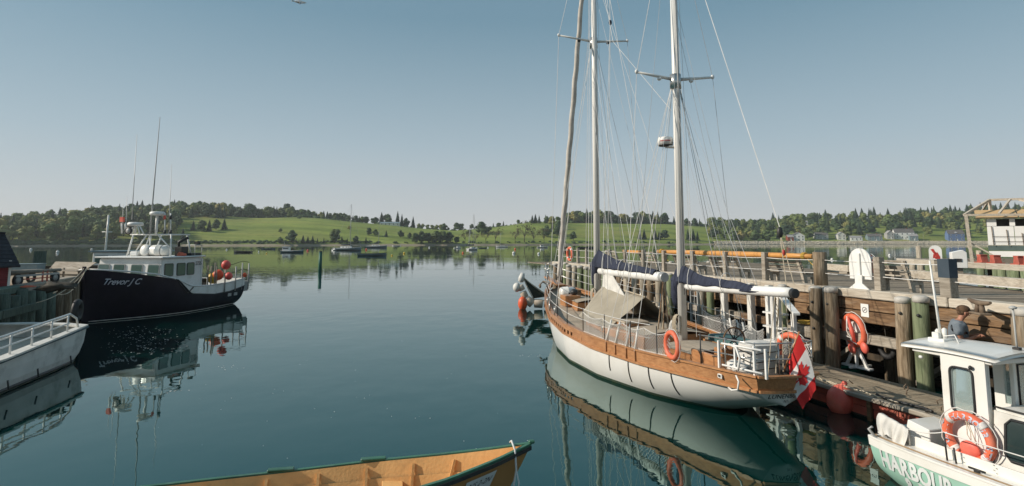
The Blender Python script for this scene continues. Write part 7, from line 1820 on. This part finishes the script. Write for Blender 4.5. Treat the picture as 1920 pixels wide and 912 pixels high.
moored(886, 469, 34, "white sloop with two masts moored in the centre seen from astern", "sail", WHITE, RAD(62), mast=[(.12, 402), (-.3, 428)])
moored(858, 466, 14, "small white motorboat moored left of the centre sloop", "motor", WHITE, RAD(20), cab=(-.1, .25))
moored(905, 466, 14, "low grey boat half hidden right of the centre sloop", "skiff", BLUEG, RAD(5))
moored(941, 464, 22, "white day sailer with a thin mast moored right of the centre sloop", "sail", WHITE, RAD(178), mast=[(.1, 438)])
moored(1017, 465, 20, "white and dark motorboat moored near the furled headsail", "motor", MATS["aged_white"], RAD(8), cab=(-.2, .1))
moored(1098, 466, 30, "dark moored boat glimpsed just left of the foremast", "skiff", DARK, RAD(2))
# blue grey boat just behind the fishing boat
q = V(-26.5, 41.0, 0); o = thing("cruiser", "blue grey boat with a white cabin half hidden behind the plum fishing boat", "boat", q, RAD(5))
hh = Hull([-4, -2, 0, 2, 3.4, 4.2], [1.3, 1.45, 1.5, 1.3, .7, .03], [1.5, 1.45, 1.5, 1.65, 1.8, 1.9], [-.3] * 6, [3, 3, 3, 2.4, 1.6, 1.1], [2, 2, 2, 1.8, 1.2, 1])
m = MB()
for sd in (1, -1): hh.skin(m, -4, 4.2, lambda x: -.3, lambda x: hh.rail(x), 20, 4, sd)
m.build("hull", BLUEG, o, weld=True); MB().grid(lambda u, v: (lambda x: V(x, hh.q(1, x) * .97 * (1 - 2 * v), hh.rail(x) - .05))(-4 + 8.1 * u), 12, 2).build("deck", WHITE, o)
c = MB().b2((-1.8, -1.1, 1.4), (2.2, 1.1, 2.75)).build("cabin", WHITE, o, bevel=.06)
for x in (-1.2, -.1, 1.0): MB().b2((x - .4, -1.13, 2.0), (x + .4, -1.09, 2.5)).build("cabin_window", GLASSG, c)
MB().b2((-2.0, -1.25, 2.75), (2.5, 1.25, 2.83)).build("roof", BLUEG, o)
MB().tube([(-1.45, -.3, 2.8), (-1.4, -.3, WD(209, 404, 41).z)], .06, 6).build("mast", MASTP, o); MB().tube([(-1.75, -.3, 4.1), (-1.1, -.3, 4.1)], .03, 5).build("crosstree", MASTP, o)
# green marker post and mooring buoys
q = Wz(600, 507, 0); q = V(q.x, q.y, 0); mk = thing("marker_post", "green channel marker post standing in the water at mid left", "marker", q)
MB().tube([(0, 0, -.5), (0, 0, CAM_H - (473 - 452) / 1100 * q.y)], .2, 12).build("post", mat("marker_green", (.02, .12, .085), (.015, .09, .07), rough=.5), mk); MB().lathe([(.22, 0), (.22, .08), (.05, .12)], (0, 0, CAM_H - (473 - 452) / 1100 * q.y), 12).build("cap", DARK, mk)
for i, (px, py, r, mt, lb) in enumerate([(58, 468, 2.2, WHITE, "white mooring ball near the left wood's reflection"), (108, 473, 2.6, WHITE, "larger white mooring ball left of the plum boat's wheelhouse"), (172, 468, 2.0, MATS["aged_white"], "faint pale mooring ball close to the far left shore"), (485, 472, 1.3, WHITE, "tiny white buoy right of the black launch"), (500, 475, 1.3, YELV, "tiny yellow buoy below the small grey boat"),
        (577, 470, 1.8, PINKV, "pink buoy right of the teal work boat"), (735, 479, 1.6, YELV, "yellow buoy just right of the open skiff"), (758, 475, 2.0, YELV, "bigger yellow buoy right of the open skiff"), (805, 464, 1.4, WHITE, "white buoy under the spreading shore trees"), (868, 474, 1.7, ORANGE, "orange buoy left of the centre sloop's bow"), (915, 464, 1.2, WHITE, "white buoy between the centre sloop and the day sailer"),
        (963, 475, 2.6, WHITE, "largest white buoy in the open water right of centre"), (966, 467, 1.7, ORANGE, "orange and white buoy behind the largest white one"), (1010, 476, 2.2, WHITE, "white buoy left of the furled headsail"), (687, 468, 1.8, ORANGE, "orange buoy between the two left sloops"), (1560, 487, 2.4, WHITE, "white buoy seen behind the dark round rail post"), (1668, 479, 2.2, WHITE, "white buoy beyond the gap between the two wharves"), (425, 468, 1.4, WHITE, "tiny white buoy above the float balls of the plum boat")]):
    q = Wz(px, py + 1, 0); r_ = r * q.y / 1100; o = thing("mooring_buoy", lb, "buoy", q); MB().ball((0, 0, r_ * .5), r_, 12, 8).build("ball", mt, o); MB().tube([(0, 0, r_ * 1.3), (0, 0, r_ * 2.0)], r_ * .14, 5).build("pick_up_stick", GREYP, o)
# ------------------------------------------------------------------ thin sea haze
hz = MB(); hz.b2((-1500, -40, -4.5), (1500, 1150, 75))
hm = bpy.data.materials.new("sea_haze"); hm.use_nodes = True
for n_ in list(hm.node_tree.nodes): hm.node_tree.nodes.remove(n_)
pv_ = hm.node_tree.nodes.new("ShaderNodeVolumePrincipled"); ho = hm.node_tree.nodes.new("ShaderNodeOutputMaterial")
pv_.inputs["Color"].default_value = (0.86, 0.90, 0.92, 1); pv_.inputs["Density"].default_value = 0.0002; pv_.inputs["Anisotropy"].default_value = 0.2
hm.node_tree.links.new(pv_.outputs[0], ho.inputs["Volume"])
hz.build("haze", hm, kind="stuff", label="thin pale sea haze over the harbour", category="haze")
